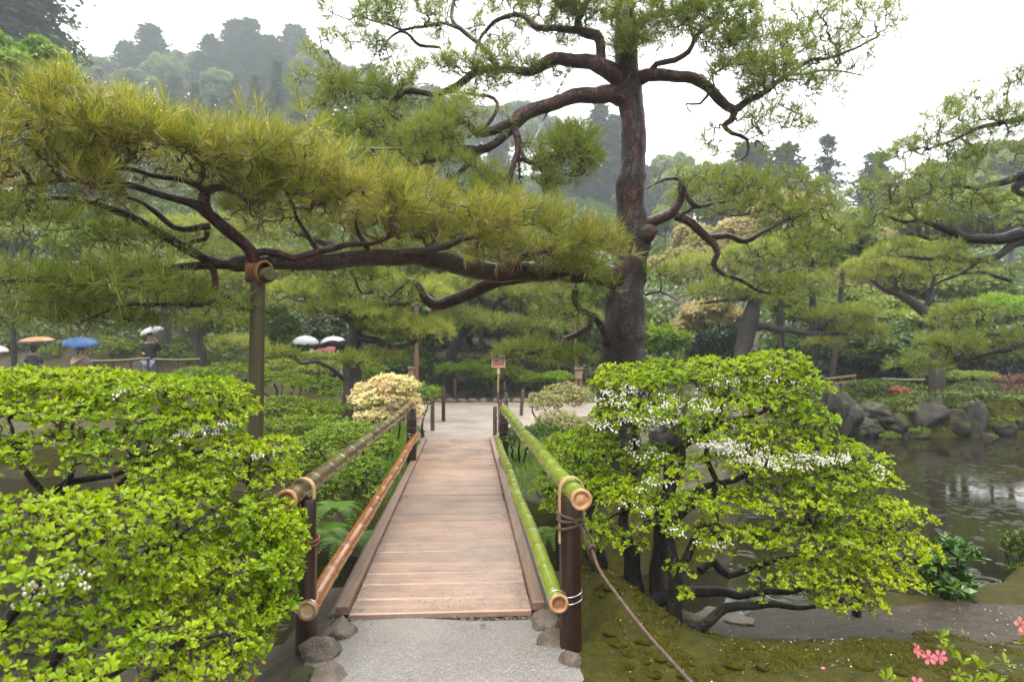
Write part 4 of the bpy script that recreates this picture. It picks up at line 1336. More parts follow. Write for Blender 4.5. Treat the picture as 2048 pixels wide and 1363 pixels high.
    L([(968, 262, 6.6, 9), (985, 232, 6.6, 10), (992, 205, 6.6, 9), (978, 190, 6.6, 9), (940, 192, 6.6, 6), (900, 185, 6.6, 4)], C)
    L([(1256, 178, 7.0, 44), (1232, 150, 6.95, 44), (1200, 130, 6.95, 40), (1160, 122, 7.0, 36), (1110, 116, 7.05, 30), (1088, 130, 7.1, 30), (1060, 142, 7.1, 22), (1000, 140, 7.2, 18), (955, 142, 7.3, 18), (905, 178, 7.4, 18), (870, 188, 7.5, 16), (830, 180, 7.6, 16), (800, 192, 7.7, 13), (768, 218, 7.8, 11), (745, 250, 7.9, 8), (728, 290, 8.0, 5)], C, sides=11)
    L([(768, 215, 7.8, 8), (800, 236, 7.8, 7), (830, 262, 7.8, 5), (845, 300, 7.8, 3)], C)
    L([(810, 186, 7.7, 10), (770, 172, 7.8, 8), (720, 168, 7.9, 6), (670, 150, 8.0, 4)], C)
    L([(1205, 130, 6.95, 26), (1200, 95, 7.0, 24), (1188, 75, 7.0, 26), (1162, 62, 7.05, 24), (1155, 42, 7.1, 18), (1172, 18, 7.1, 16), (1185, -20, 7.1, 12)], C)
    L([(1165, 62, 7.05, 16), (1120, 55, 7.1, 18), (1075, 58, 7.2, 16), (1040, 30, 7.3, 13), (1000, 38, 7.4, 11), (965, 70, 7.5, 8), (950, 100, 7.6, 6)], C)
    L([(1000, 140, 7.2, 12), (960, 95, 7.5, 12), (925, 60, 7.7, 11), (905, 30, 7.8, 11), (912, -20, 7.9, 9)], C)
    L([(925, 60, 7.7, 8), (880, 45, 7.8, 8), (820, 60, 7.9, 7), (760, 40, 8.0, 5), (700, 30, 8.1, 4)], C)
    L([(880, 95, 7.7, 8), (840, 90, 7.8, 8), (800, 60, 7.9, 7), (770, 90, 8, 4)], C)
    pads = [(1060, 60, 7.2, 130, 50, 0.6, 170), (1130, 30, 7.1, 90, 50, 0.5, 150), (950, 40, 7.6, 110, 55, 0.6, 120), (820, 70, 7.9, 120, 65, 0.7, 200), (730, 40, 8.1, 90, 50, 0.6, 150), (700, 130, 8.0, 110, 45, 0.6, 130),
            (990, 150, 7.2, 110, 30, 0.5, 130), (1090, 140, 7.0, 60, 28, 0.4, 60), (900, 175, 7.4, 90, 40, 0.5, 150), (820, 200, 7.6, 90, 40, 0.5, 150), (720, 220, 7.9, 90, 60, 0.6, 200), (650, 210, 8.0, 70, 70, 0.6, 130), (780, 290, 7.4, 110, 60, 0.6, 260), (690, 300, 7.6, 90, 50, 0.6, 170), (880, 300, 6.7, 90, 55, 0.5, 200), (950, 250, 6.7, 90, 50, 0.5, 110), (880, 350, 6.7, 100, 40, 0.5, 150), (1110, 330, 6.7, 85, 55, 0.5, 240), (1040, 370, 6.5, 80, 50, 0.45, 150), (1150, 290, 6.8, 40, 30, 0.4, 50), (1000, 400, 6.6, 120, 40, 0.5, 150), (760, 350, 6.9, 90, 40, 0.5, 120)]
    pine_group(root, pads, C, 0.135, TUFT_MID, [M["needle"], M["candle"]], r0=0.0030, rmax=0.014, drops=0.35, up=0.25, crook=0.2, alpha=0.2, thin=1.75, gap=(1.9, -0.12))
    # right limbs
    Dl = []
    L([(1262, 165, 7.0, 40), (1295, 152, 6.95, 34), (1340, 150, 6.9, 28), (1385, 154, 6.9, 27), (1412, 175, 6.9, 26), (1440, 200, 6.9, 24), (1468, 218, 6.9, 22), (1490, 205, 6.9, 17), (1530, 182, 6.9, 14), (1575, 150, 7.0, 11), (1620, 125, 7.1, 9), (1690, 105, 7.2, 7), (1760, 70, 7.3, 5)], Dl, sides=11)
    L([(1300, 150, 6.95, 15), (1312, 128, 6.9, 15), (1345, 122, 6.9, 14), (1375, 108, 6.9, 13), (1392, 80, 6.9, 11), (1420, 55, 6.9, 9), (1460, 40, 6.95, 6)], Dl)
    L([(1262, 60, 7.1, 30), (1300, 30, 7.1, 22), (1350, 20, 7.1, 17), (1410, -10, 7.1, 12), (1480, -30, 7.2, 8)], Dl)
    L([(1470, 220, 6.9, 18), (1462, 240, 6.9, 17), (1448, 252, 6.9, 13), (1462, 268, 6.9, 10), (1490, 278, 6.9, 8), (1492, 305, 6.9, 6), (1470, 325, 6.9, 4)], Dl)
    L([(1420, 180, 6.9, 9), (1400, 205, 6.9, 6), (1372, 210, 6.9, 5), (1385, 225, 6.9, 3)], Dl)
    L([(1575, 150, 7.0, 7), (1610, 150, 7.05, 6), (1660, 140, 7.1, 5), (1730, 150, 7.2, 3)], Dl)
    pads = [(1340, 50, 7.0, 90, 60, 0.5, 260), (1270, 50, 6.8, 60, 60, 0.35, 190), (1258, 110, 6.75, 34, 70, 0.2, 110), (1440, 60, 6.9, 90, 60, 0.5, 260), (1410, 110, 6.8, 80, 35, 0.4, 150), (1530, 100, 6.9, 90, 60, 0.5, 240), (1500, 165, 6.8, 100, 40, 0.45, 260), (1560, 190, 6.9, 80, 45, 0.45, 170), (1620, 100, 7.1, 80, 60, 0.5, 150), (1690, 60, 7.2, 80, 45, 0.5, 130), (1750, 50, 7.3, 60, 38, 0.4, 90), (1700, 130, 7.2, 80, 40, 0.5, 100), (1520, 270, 6.9, 110, 40, 0.5, 130), (1450, 300, 6.9, 70, 28, 0.4, 50), (1620, 200, 7.1, 60, 40, 0.4, 70), (1560, 30, 7.1, 90, 40, 0.5, 130), (1180, 20, 7.0, 60, 50, 0.4, 120)]
    pine_group(root, pads, Dl, 0.135, TUFT_MID, [M["needle"], M["candle"]], r0=0.0030, rmax=0.014, drops=0.15, up=0.3, crook=0.18, alpha=0.2, thin=1.1, gap=(1.9, -0.05))
    F = []
    L([(1270, 455, 7.0, 34), (1292, 447, 6.95, 30), (1320, 442, 6.9, 26), (1345, 432, 6.9, 26), (1358, 410, 6.9, 18), (1364, 385, 6.9, 18), (1362, 366, 6.9, 16), (1366, 356, 6.9, 14), (1345, 354, 6.9, 9), (1322, 358, 6.9, 7), (1290, 378, 6.9, 4)], F, sides=11)
    L([(1350, 432, 6.9, 20), (1385, 448, 6.9, 22), (1415, 470, 6.9, 21), (1428, 490, 6.9, 18), (1434, 510, 6.9, 15), (1426, 528, 6.9, 14), (1450, 548, 6.9, 12), (1500, 565, 6.9, 9), (1545, 585, 6.9, 6)], F)
    L([(1420, 475, 6.9, 16), (1450, 474, 6.95, 14), (1490, 484, 7.0, 13), (1530, 460, 7.0, 9), (1570, 440, 7.1, 6)], F)
    L([(1368, 378, 6.9, 12), (1382, 400, 6.85, 13), (1398, 415, 6.85, 11), (1430, 410, 6.9, 8), (1465, 400, 6.9, 5)], F)
    L([(1392, 412, 6.85, 7), (1380, 425, 6.85, 9), (1368, 432, 6.88, 9)], F)
    L([(1415, 418, 6.85, 6), (1440, 430, 6.9, 6), (1500, 430, 6.95, 4)], F)
    L([(1290, 590, 7.0, 7), (1320, 585, 7.0, 5), (1350, 600, 7.0, 3)], F)
    pads = [(1440, 390, 6.9, 100, 40, 0.5, 190), (1540, 390, 7.0, 100, 45, 0.5, 230), (1600, 440, 7.1, 80, 55, 0.5, 230), (1490, 450, 6.9, 110, 40, 0.5, 150), (1640, 490, 7.1, 50, 50, 0.4, 100), (1560, 520, 7.0, 110, 45, 0.5, 260), (1480, 590, 6.9, 100, 35, 0.45, 130), (1570, 600, 7.0, 70, 40, 0.4, 130), (1300, 560, 7.1, 40, 60, 0.3, 70), (1320, 360, 6.9, 50, 40, 0.4, 40)]
    pine_group(root, pads, F, 0.12, TUFT_MID, [M["needle"], M["candle"]], r0=0.0028, rmax=0.012, drops=0.3, up=0.25, crook=0.2, alpha=0.2, thin=1.0, gap=(1.9, -0.05))
main_pine()

def pine_prop():
    c = at(512, 0, 4.62)
    gzz = -0.9
    root = thing("pine_prop", "mossy round pole with a lashed crossbar holding up the low pine limb", "support pole", (c[0], c[1], gzz))
    top = at(516, 548, 4.62)
    base = at(502, 0, 4.62); base[2] = gzz
    mb = MB(); pts = [base + (top - base) * t for t in np.linspace(0, 1, 9)]
    tube(mb, pts, np.linspace(0.060, 0.048, 9), 18, 0, 0.04)
    mb.build("pole", M["prop"], root, smooth=True)
    d = norm(np.array([0.55, -0.8, -0.04]))
    cc = at(520, 552, 4.60)
    mb = MB(); tube(mb, [cc - d * 0.26, cc - d * 0.1, cc, cc + d * 0.1, cc + d * 0.235, cc + d * 0.25], [0.044, 0.046, 0.046, 0.046, 0.048, 0.038], 14, 0, 0.10)
    mb.build("crossbar", M["prop"], root, smooth=True)
    # bark wrap round the limb, hemp lashing, cross turns
    a = at(462, 527, 4.57); b = at(500, 527, 4.59)
    mb = MB(); tube(mb, [a, a * .7 + b * .3, a * .3 + b * .7, b], [0.048, 0.056, 0.058, 0.052], 18, 0, 0.10, seed=2, freq=22)
    mb.build("bark_wrap", M["bark_grey"], root, smooth=True)
    mb = MB()
    lc = at(508, 532, 4.6)
    lx = norm(at(540, 524, 4.62) - at(480, 527, 4.57))
    for k in range(9):
        off = lx * (-0.045 + 0.012 * k)
        U = norm(np.cross(lx, BZ)); 
        tube(mb, torus_path(lc + off + np.array([0, 0, -0.022]), 0.056 + 0.003 * math.sin(k * 2), 0.074, U, norm(BZ + lx * 0.12 * math.sin(k)), 1.0, n=24), 0.0075, 6, cap=False)
    for k in range(6):
        off = d * (0.05 + 0.014 * k)
        U = norm(np.cross(d, BZ))
        tube(mb, torus_path(cc + off + np.array([0, 0, 0.02]), 0.052, 0.070, U, norm(BZ + d * 0.1), 1.0, n=24), 0.0075, 6, cap=False)
    mb.build("rope_lashing", M["hemp"], root, smooth=True)
pine_prop()

def cable():
    a, b = at(1143, 128, 7.0), at(1040, 335, 6.6)
    root = thing("support_cable", "thin steel guy cable with turnbuckle tying the upper pine limb to the limb below", "cable", tuple(b))
    mb = MB(); tube(mb, [a, a * .5 + b * .5 + [0, 0, -.01], b], 0.0055, 6); mb.build("wire_rope", M["steel"], root, smooth=True)
    mb = MB(); t0, t1 = a + (b - a) * 0.30, a + (b - a) * 0.62
    side = np.array([0.012, 0, 0.006])
    tube(mb, [t0 + side, t1 + side], 0.006, 6); tube(mb, [t0 - side, t1 - side], 0.006, 6)
    mb.build("turnbuckle", M["steel"], root, smooth=True)
    for t in (0.06, 0.12, 0.2, 0.27):
        mb = MB(); p = a + (b - a) * t; D = norm(b - a); tube(mb, [p - D * .02, p + D * .02], 0.017, 8)
        mb.build("cable_clamp", M["steel"], root)
cable()

# pine at the right edge: trunk outside the frame, limbs reaching in
def right_pine():
    base = np.array([9.2, 8.6, gz(9.2, 8.6)])
    root = thing("black_pine", "pine reaching in from the right edge with dark bare limbs over the pond", "tree", tuple(base))
    dk = M["bark_dark"]
    tr = [base + [0, 0, -0.3], base + [0.05, 0, 0.8], base + [-0.1, 0, 1.8], base + [-0.25, 0, 2.8], base + [-0.2, 0, 3.8], base + [0, 0, 5.2]]
    P = smooth_path(tr, 0.1)
    mb = MB(); tube(mb, P, np.linspace(0.28, 0.12, len(P)), 18, 0, 0.12); mb.build("trunk", M["bark_dark"], root, smooth=True)
    A = []
    L = lambda s, **k: add_limb(root, s, dk, A, wob=0.02, **k)
    L([(2480, 500, 8.6, 60), (2300, 470, 8.5, 50), (2150, 460, 8.4, 36), (2048, 466, 8.3, 26), (2000, 474, 8.3, 22), (1950, 478, 8.2, 20), (1915, 470, 8.2, 19), (1890, 458, 8.2, 15), (1870, 448, 8.2, 11), (1840, 440, 8.2, 8), (1800, 440, 8.2, 6), (1760, 425, 8.2, 4)])
    L([(2080, 475, 8.3, 20), (2030, 488, 8.3, 17), (1995, 510, 8.2, 15), (1960, 520, 8.2, 14), (1920, 516, 8.2, 12), (1884, 512, 8.2, 9), (1850, 518, 8.2, 6), (1800, 512, 8.2, 4)])
    L([(1960, 520, 8.2, 9), (1920, 545, 8.2, 7), (1880, 560, 8.2, 5), (1850, 585, 8.2, 3)])
    L([(1890, 468, 8.2, 9), (1860, 476, 8.2, 8), (1810, 470, 8.2, 5)])
    L([(2350, 400, 8.5, 40), (2200, 370, 8.4, 30), (2100, 360, 8.3, 24), (2040, 352, 8.3, 18), (1990, 370, 8.3, 12), (1950, 375, 8.3, 8), (1900, 372, 8.3, 5)])
    L([(2060, 355, 8.3, 18), (2035, 370, 8.3, 16), (2030, 380, 8.3, 14), (2070, 390, 8.3, 10)])
    L([(2350, 640, 8.4, 40), (2200, 650, 8.2, 28), (2090, 672, 8.0, 20), (2040, 685, 7.9, 15), (2000, 700, 7.8, 11), (1950, 716, 7.8, 8), (1900, 722, 7.8, 5), (1870, 735, 7.8, 3)])
    L([(2090, 668, 8.0, 12), (2050, 652, 7.9, 8), (2000, 665, 7.9, 5), (1960, 672, 7.9, 3)])
    L([(2250, 300, 8.4, 28), (2130, 250, 8.4, 20), (2020, 240, 8.4, 12), (1930, 270, 8.4, 7), (1850, 300, 8.4, 4)])
    L([(2020, 560, 8.2, 7), (1960, 545, 8.2, 6), (1900, 550, 8.2, 4)])
    pads = [(1990, 210, 8.4, 90, 60, 0.7, 200), (1920, 270, 8.4, 100, 60, 0.7, 230), (2030, 270, 8.4, 70, 60, 0.6, 170), (1850, 320, 8.4, 100, 50, 0.7, 200), (1960, 340, 8.3, 110, 45, 0.6, 170), (1800, 390, 8.3, 100, 40, 0.7, 190), (1900, 410, 8.3, 110, 35, 0.6, 150), (1790, 460, 8.3, 90, 40, 0.6, 170), (1980, 430, 8.3, 80, 25, 0.5, 60), (1830, 520, 8.2, 90, 30, 0.6, 130), (1960, 545, 8.2, 90, 30, 0.5, 90), (1960, 640, 7.9, 100, 30, 0.5, 180), (1880, 700, 7.8, 75, 25, 0.4, 190), (1990, 690, 7.8, 80, 28, 0.5, 150), (1840, 735, 7.8, 45, 20, 0.3, 90), (2060, 180, 8.4, 60, 40, 0.6, 90)]
    pine_group(root, pads, A, 0.125, TUFT_MID, [M["needle"], M["candle"]], r0=0.0032, rmax=0.014, drops=0.1, up=0.3, crook=0.2, alpha=0.2, thin=1.2, gap=(1.8, -0.1))
right_pine()

# ---------------------------------------------------------------- flowering lime shrubs (whorls of leaves on twigs)
LEAF_V = np.array([[0, 0, 0], [.30, .13, .035], [.30, -.13, .035], [.30, 0, 0], [.66, .27, .06], [.66, -.27, .06], [.66, 0, 0.0], [1.0, 0, -.05]], float)
LEAF_F = np.array([[0, 3, 1], [0, 2, 3], [3, 6, 4], [3, 4, 1], [3, 2, 5], [3, 5, 6], [6, 7, 4], [6, 5, 7]])
def leaf_mesh(name, mat, wide=1.0):
    mb = MB(); mb.add(LEAF_V * [1, wide, 1], LEAF_F); return mb.mesh(name, mat)
def bell_template():
    prof = [(0.10, 0.0), (0.38, -0.12), (0.50, -0.45), (0.40, -0.85), (0.24, -0.98), (0.33, -1.08)]
    a = np.arange(6) / 6 * 2 * math.pi
    V = np.concatenate([np.stack([np.cos(a) * r, np.sin(a) * r, np.full(6, z)], 1) for r, z in prof])
    j = np.arange(6); j2 = (j + 1) % 6
    F = np.concatenate([np.stack([k * 6 + j, (k + 1) * 6 + j, (k + 1) * 6 + j2, k * 6 + j2], -1) for k in range(len(prof) - 1)])
    return V, F
BELL = bell_template()

def whorls(P, D, size, k=5, elev=(15, 55), wide=1.0):
    """Leaf origins and axes of a whorl of leaves at each twig tip."""
    n = len(P)
    U, V, W = frames(D)
    ks = k + rng.integers(-1, 2, n)
    idx = np.repeat(np.arange(n), ks)
    m = len(idx)
    first = np.concatenate([[0], np.cumsum(ks)[:-1]])
    q = np.arange(m) - first[idx]
    ph = q / ks[idx] * 2 * math.pi + rng.normal(0, 0.25, m)
    el = np.radians(rng.uniform(elev[0], elev[1], m))
    rad = U[idx] * np.cos(ph)[:, None] + V[idx] * np.sin(ph)[:, None]
    A = norm(rad * np.cos(el)[:, None] + W[idx] * np.sin(el)[:, None] + [0, 0, 0.12])
    N = norm(W[idx] * np.cos(el)[:, None] - rad * np.sin(el)[:, None] + rng.normal(0, 0.18, (m, 3)))
    B = norm(np.cross(N, A)); N = np.cross(A, B)
    S = np.repeat(size, ks) * rng.uniform(0.55, 1.15, m)
    return P[idx] + A * S[:, None] * 0.08, A, B, N, S

def shrub(root, stems, pads, leaf, r0, rmax, stemmat, leafmat, k=5, leafparts=300, flower_pads=(), bell=0.0075, flowerparts=0, alpha=0.3, wide=1.0, up=0.5, elev=(12, 52), crook=0.14, buds=True, size_fn=None, twigmat="twig", dense=1.0):
    roots = []
    for s in stems:
        add_limb(root, s, stemmat, roots, 0.14, 9, "stem", 0.02)
    P, D = pads_to_points([(*q[:6], int(q[6] * dense)) for q in pads], up=up)
    G, par, w, nR = grow(np.concatenate(roots), P, alpha)
    tw = MB(); twigs(tw, G, par, w, nR, r0, rmax, crook=crook)
    tw.build("twig_mass", M[twigmat], root, kind="stuff")
    E = norm(G[nR:] - G[par[nR:]])
    D = norm(D + 0.3 * E)
    size = leaf * rng.uniform(0.8, 1.15, len(P))
    if size_fn is not None:
        size = size * size_fn(P)
    O, A, B, N, S = whorls(P, D, size, k, elev)
    rest = np.ones(len(O), bool)
    if leafparts:
        sel = pick_nearest(O, S, leafparts)
        parts_from("leaf", root, [leaf_mesh("leaf", leafmat, wide * q) for q in (0.9, 1.0, 1.12)], O[sel], A[sel], B[sel], N[sel], S[sel])
        rest = ~sel
    lm = MB()
    scatter(lm, O[rest], None, S[rest], LEAF_V * [1, wide, 1], LEAF_F, UV=(A[rest], B[rest], N[rest]))
    if buds:
        k2 = rng.random(len(P)) < 0.75
        Q = P[k2]
        scatter(lm, np.repeat(Q, 3, 0) + rng.normal(0, leaf * 0.10, (len(Q) * 3, 3)), None if False else norm(rng.normal(0, 1, (len(Q) * 3, 3))), np.full(len(Q) * 3, leaf * 0.16), OCT * [0.55, 0.55, 1.2], OCTF, 1)
    lm.build("foliage", [leafmat, M["lime_red"]], root, kind="stuff")
    if len(flower_pads):
        FP = []
        for px, py, d, rx, ry, rd, n in flower_pads:
            c = at(px, py, d)
            Q, _ = pad_points(n, c, (rx / FPX * d, rd, ry / FPX * d), 0.5, 0.3)
            FP.append(Q)
        FP = np.concatenate(FP)
        # hang under the nearest twig tip
        near = np.array([np.linalg.norm(P - q, axis=1).argmin() for q in FP])
        FP = FP * 0.65 + P[near] * 0.35 - [0, 0, 0.008]
        nb = rng.integers(3, 6, len(FP))
        idx = np.repeat(np.arange(len(FP)), nb)
        Q = FP[idx] + rng.normal(0, 1, (len(idx), 3)) * [bell * 1.5, bell * 1.5, bell * 0.9] - [0, 0, bell * 0.8]
        st = MB()
        D2 = norm(np.array([0, 0, 1.0]) + rng.normal(0, 0.25, Q.shape))
        Sb = bell * rng.uniform(0.8, 1.15, len(Q))
        fmask = np.ones(len(Q), bool)
        if flowerparts:
            selb = pick_nearest(Q, Sb, flowerparts)
            U, V, W = frames(D2[selb])
            bm_ = MB(); bm_.add(BELL[0], BELL[1])
            parts_from("flower", root, [bm_.mesh("flower", M["bell"], smooth=True)], Q[selb], U, V, W, Sb[selb])
            fmask = ~selb
        fm = MB()
        scatter(fm, Q[fmask], D2[fmask], Sb[fmask], BELL[0], BELL[1])
        # thin stalks
        A0, A1 = FP[idx] + [0, 0, 0.010], Q
        U, V, _ = frames(A1 - A0 + 1e-6, False)
        X = np.stack([A0 - U * 0.0006, A0 + U * 0.0006, A1 + U * 0.0006, A1 - U * 0.0006], 1).reshape(-1, 3)
        fm.add(X, np.arange(len(X)).reshape(-1, 4), 1)
        fm.build("flowers", [M["bell"], M["lime_red"]], root, kind="stuff", smooth=True)
    return P

def right_shrub():
    base = at(1345, 1262, 4.0)
    base[2] = gz(base[0], base[1])
    root = thing("flowering_shrub", "round lime green shrub with white bell flowers on twisted dark stems right of the bridge", "shrub", tuple(base))
    s = [[(1352, 1275, 4.0, 46), (1350, 1220, 4.0, 44), (1345, 1160, 4.0, 40), (1338, 1100, 4.05, 34), (1330, 1040, 4.1, 30), (1345, 980, 4.2, 24), (1365, 920, 4.3, 18), (1370, 860, 4.4, 12)],
         [(1270, 1245, 4.3, 60), (1268, 1180, 4.3, 54), (1262, 1110, 4.3, 44), (1240, 1050, 4.35, 30), (1255, 980, 4.4, 24), (1275, 900, 4.5, 17), (1270, 840, 4.6, 12)],
         [(1310, 1230, 4.25, 50), (1318, 1150, 4.3, 44), (1316, 1060, 4.35, 36), (1335, 980, 4.4, 30), (1350, 900, 4.5, 26), (1390, 870, 4.5, 22), (1450, 850, 4.5, 16), (1520, 820, 4.5, 10)],
         [(1365, 1245, 3.98, 34), (1395, 1252, 3.95, 32), (1425, 1235, 3.95, 28), (1450, 1215, 4.0, 26), (1500, 1210, 4.05, 24), (1560, 1205, 4.1, 18), (1620, 1215, 4.1, 12), (1680, 1200, 4.1, 7)],
         [(1290, 1210, 4.2, 40), (1340, 1190, 4.15, 36), (1380, 1172, 4.15, 32), (1430, 1180, 4.2, 28), (1480, 1195, 4.2, 24), (1530, 1180, 4.2, 22), (1590, 1180, 4.2, 18), (1640, 1165, 4.2, 12), (1720, 1160, 4.2, 7)],
         [(1345, 1150, 4.05, 28), (1380, 1110, 4.1, 24), (1400, 1060, 4.1, 22), (1440, 1075, 4.15, 22), (1480, 1060, 4.2, 20), (1530, 1080, 4.2, 17), (1580, 1050, 4.2, 12), (1640, 1040, 4.25, 8)],
         [(1400, 1140, 4.15, 24), (1430, 1120, 4.2, 24), (1462, 1150, 4.2, 22), (1500, 1140, 4.25, 20), (1540, 1130, 4.25, 16), (1600, 1110, 4.3, 11), (1680, 1090, 4.3, 7)],
         [(1335, 1050, 4.1, 24), (1380, 1010, 4.2, 22), (1400, 975, 4.2, 20), (1440, 960, 4.3, 18), (1490, 950, 4.3, 15), (1560, 920, 4.4, 10), (1640, 910, 4.4, 6)],
         [(1210, 1230, 4.5, 40), (1200, 1170, 4.5, 34), (1195, 1100, 4.5, 28), (1180, 1040, 4.5, 20), (1190, 980, 4.55, 15), (1180, 920, 4.6, 10)],
         [(1250, 1205, 4.35, 24), (1215, 1160, 4.3, 20), (1190, 1140, 4.25, 16), (1165, 1105, 4.3, 12)],
         [(1420, 1010, 4.2, 18), (1430, 960, 4.25, 16), (1415, 910, 4.3, 14), (1440, 840, 4.4, 10), (1450, 790, 4.5, 7)]]
    pads = [(1250, 770, 4.6, 75, 40, 0.35, 190), (1330, 765, 4.6, 110, 42, 0.4, 270), (1440, 755, 4.6, 110, 42, 0.45, 270), (1540, 735, 4.6, 75, 32, 0.4, 190), (1580, 780, 4.55, 70, 45, 0.4, 200), (1255, 840, 4.4, 80, 50, 0.35, 170), (1340, 830, 4.3, 90, 40, 0.35, 150), (1500, 810, 4.4, 110, 40, 0.4, 230), (1600, 840, 4.45, 60, 40, 0.4, 140), (1450, 870, 4.25, 110, 35, 0.35, 140), (1580, 890, 4.35, 120, 36, 0.4, 220), (1700, 920, 4.4, 65, 32, 0.35, 110),
            (1180, 900, 4.6, 60, 45, 0.3, 130), (1190, 970, 4.5, 80, 40, 0.3, 130), (1290, 920, 4.4, 80, 35, 0.3, 90), (1500, 930, 4.15, 100, 28, 0.3, 130), (1640, 960, 4.25, 120, 36, 0.35, 230), (1740, 960, 4.3, 50, 25, 0.3, 60), (1560, 1000, 4.1, 120, 32, 0.35, 170), (1700, 1020, 4.2, 110, 34, 0.35, 200), (1800, 1030, 4.25, 45, 24, 0.3, 60), (1620, 1080, 4.05, 120, 34, 0.35, 190), (1750, 1090, 4.15, 110, 32, 0.35, 190), (1830, 1095, 4.2, 30, 24, 0.25, 30), (1680, 1150, 4.0, 110, 34, 0.3, 170), (1770, 1150, 4.05, 60, 26, 0.3, 80), (1690, 1200, 3.95, 80, 26, 0.25, 90), (1560, 1150, 3.9, 60, 22, 0.25, 45),
            (1390, 1020, 3.95, 55, 24, 0.2, 40), (1430, 1070, 3.9, 60, 22, 0.2, 40), (1320, 1060, 3.9, 50, 20, 0.2, 26), (1300, 1020, 4.0, 50, 20, 0.2, 25), (1360, 1145, 3.85, 30, 12, 0.15, 12), (1360, 1190, 3.8, 24, 10, 0.12, 9), (1420, 1110, 3.85, 40, 14, 0.15, 14), (1500, 1080, 3.9, 60, 22, 0.2, 40), (1250, 1000, 4.1, 60, 26, 0.2, 40), (1200, 1060, 4.2, 40, 22, 0.2, 26), (1130, 1010, 4.7, 40, 26, 0.2, 36), (1510, 1190, 3.9, 30, 10, 0.15, 7)]
    fl = [(1230, 790, 4.3, 50, 34, 0.2, 90), (1300, 830, 4.15, 70, 30, 0.2, 90), (1210, 850, 4.2, 40, 20, 0.2, 30), (1370, 800, 4.15, 90, 26, 0.2, 60), (1440, 885, 4.0, 60, 14, 0.15, 60), (1560, 915, 3.98, 100, 17, 0.2, 150), (1650, 915, 4.0, 60, 17, 0.2, 70), (1290, 900, 4.15, 50, 24, 0.2, 30), (1480, 905, 3.95, 40, 12, 0.15, 40), (1755, 940, 4.1, 14, 20, 0.15, 24), (1355, 1050, 3.8, 20, 14, 0.1, 14), (1430, 1080, 3.8, 40, 10, 0.12, 14), (1310, 960, 4.0, 40, 18, 0.15, 20), (1500, 760, 4.25, 90, 20, 0.2, 30), (1270, 1010, 3.9, 30, 14, 0.15, 10)]
    s = [[(a, b, c, w * 0.72) for a, b, c, w in q] for q in s]
    pads += [(1150, 955, 4.55, 70, 40, 0.3, 110), (1225, 985, 4.3, 60, 36, 0.25, 80), (1180, 1075, 4.35, 40, 34, 0.2, 45), (1290, 1010, 4.15, 60, 40, 0.25, 70), (1130, 900, 4.8, 40, 34, 0.25, 60), (1330, 950, 4.2, 80, 40, 0.25, 80), (1430, 1010, 4.1, 80, 40, 0.25, 80), (1260, 1090, 4.05, 40, 20, 0.2, 26)]
    shrub(root, s, pads, 0.029, 0.0018, 0.012, M["bark_dark"], M["lime"], 6, 300, [(*q[:6], int(q[6] * 0.62)) for q in fl], 0.0100, 300, dense=1.55)
right_shrub()

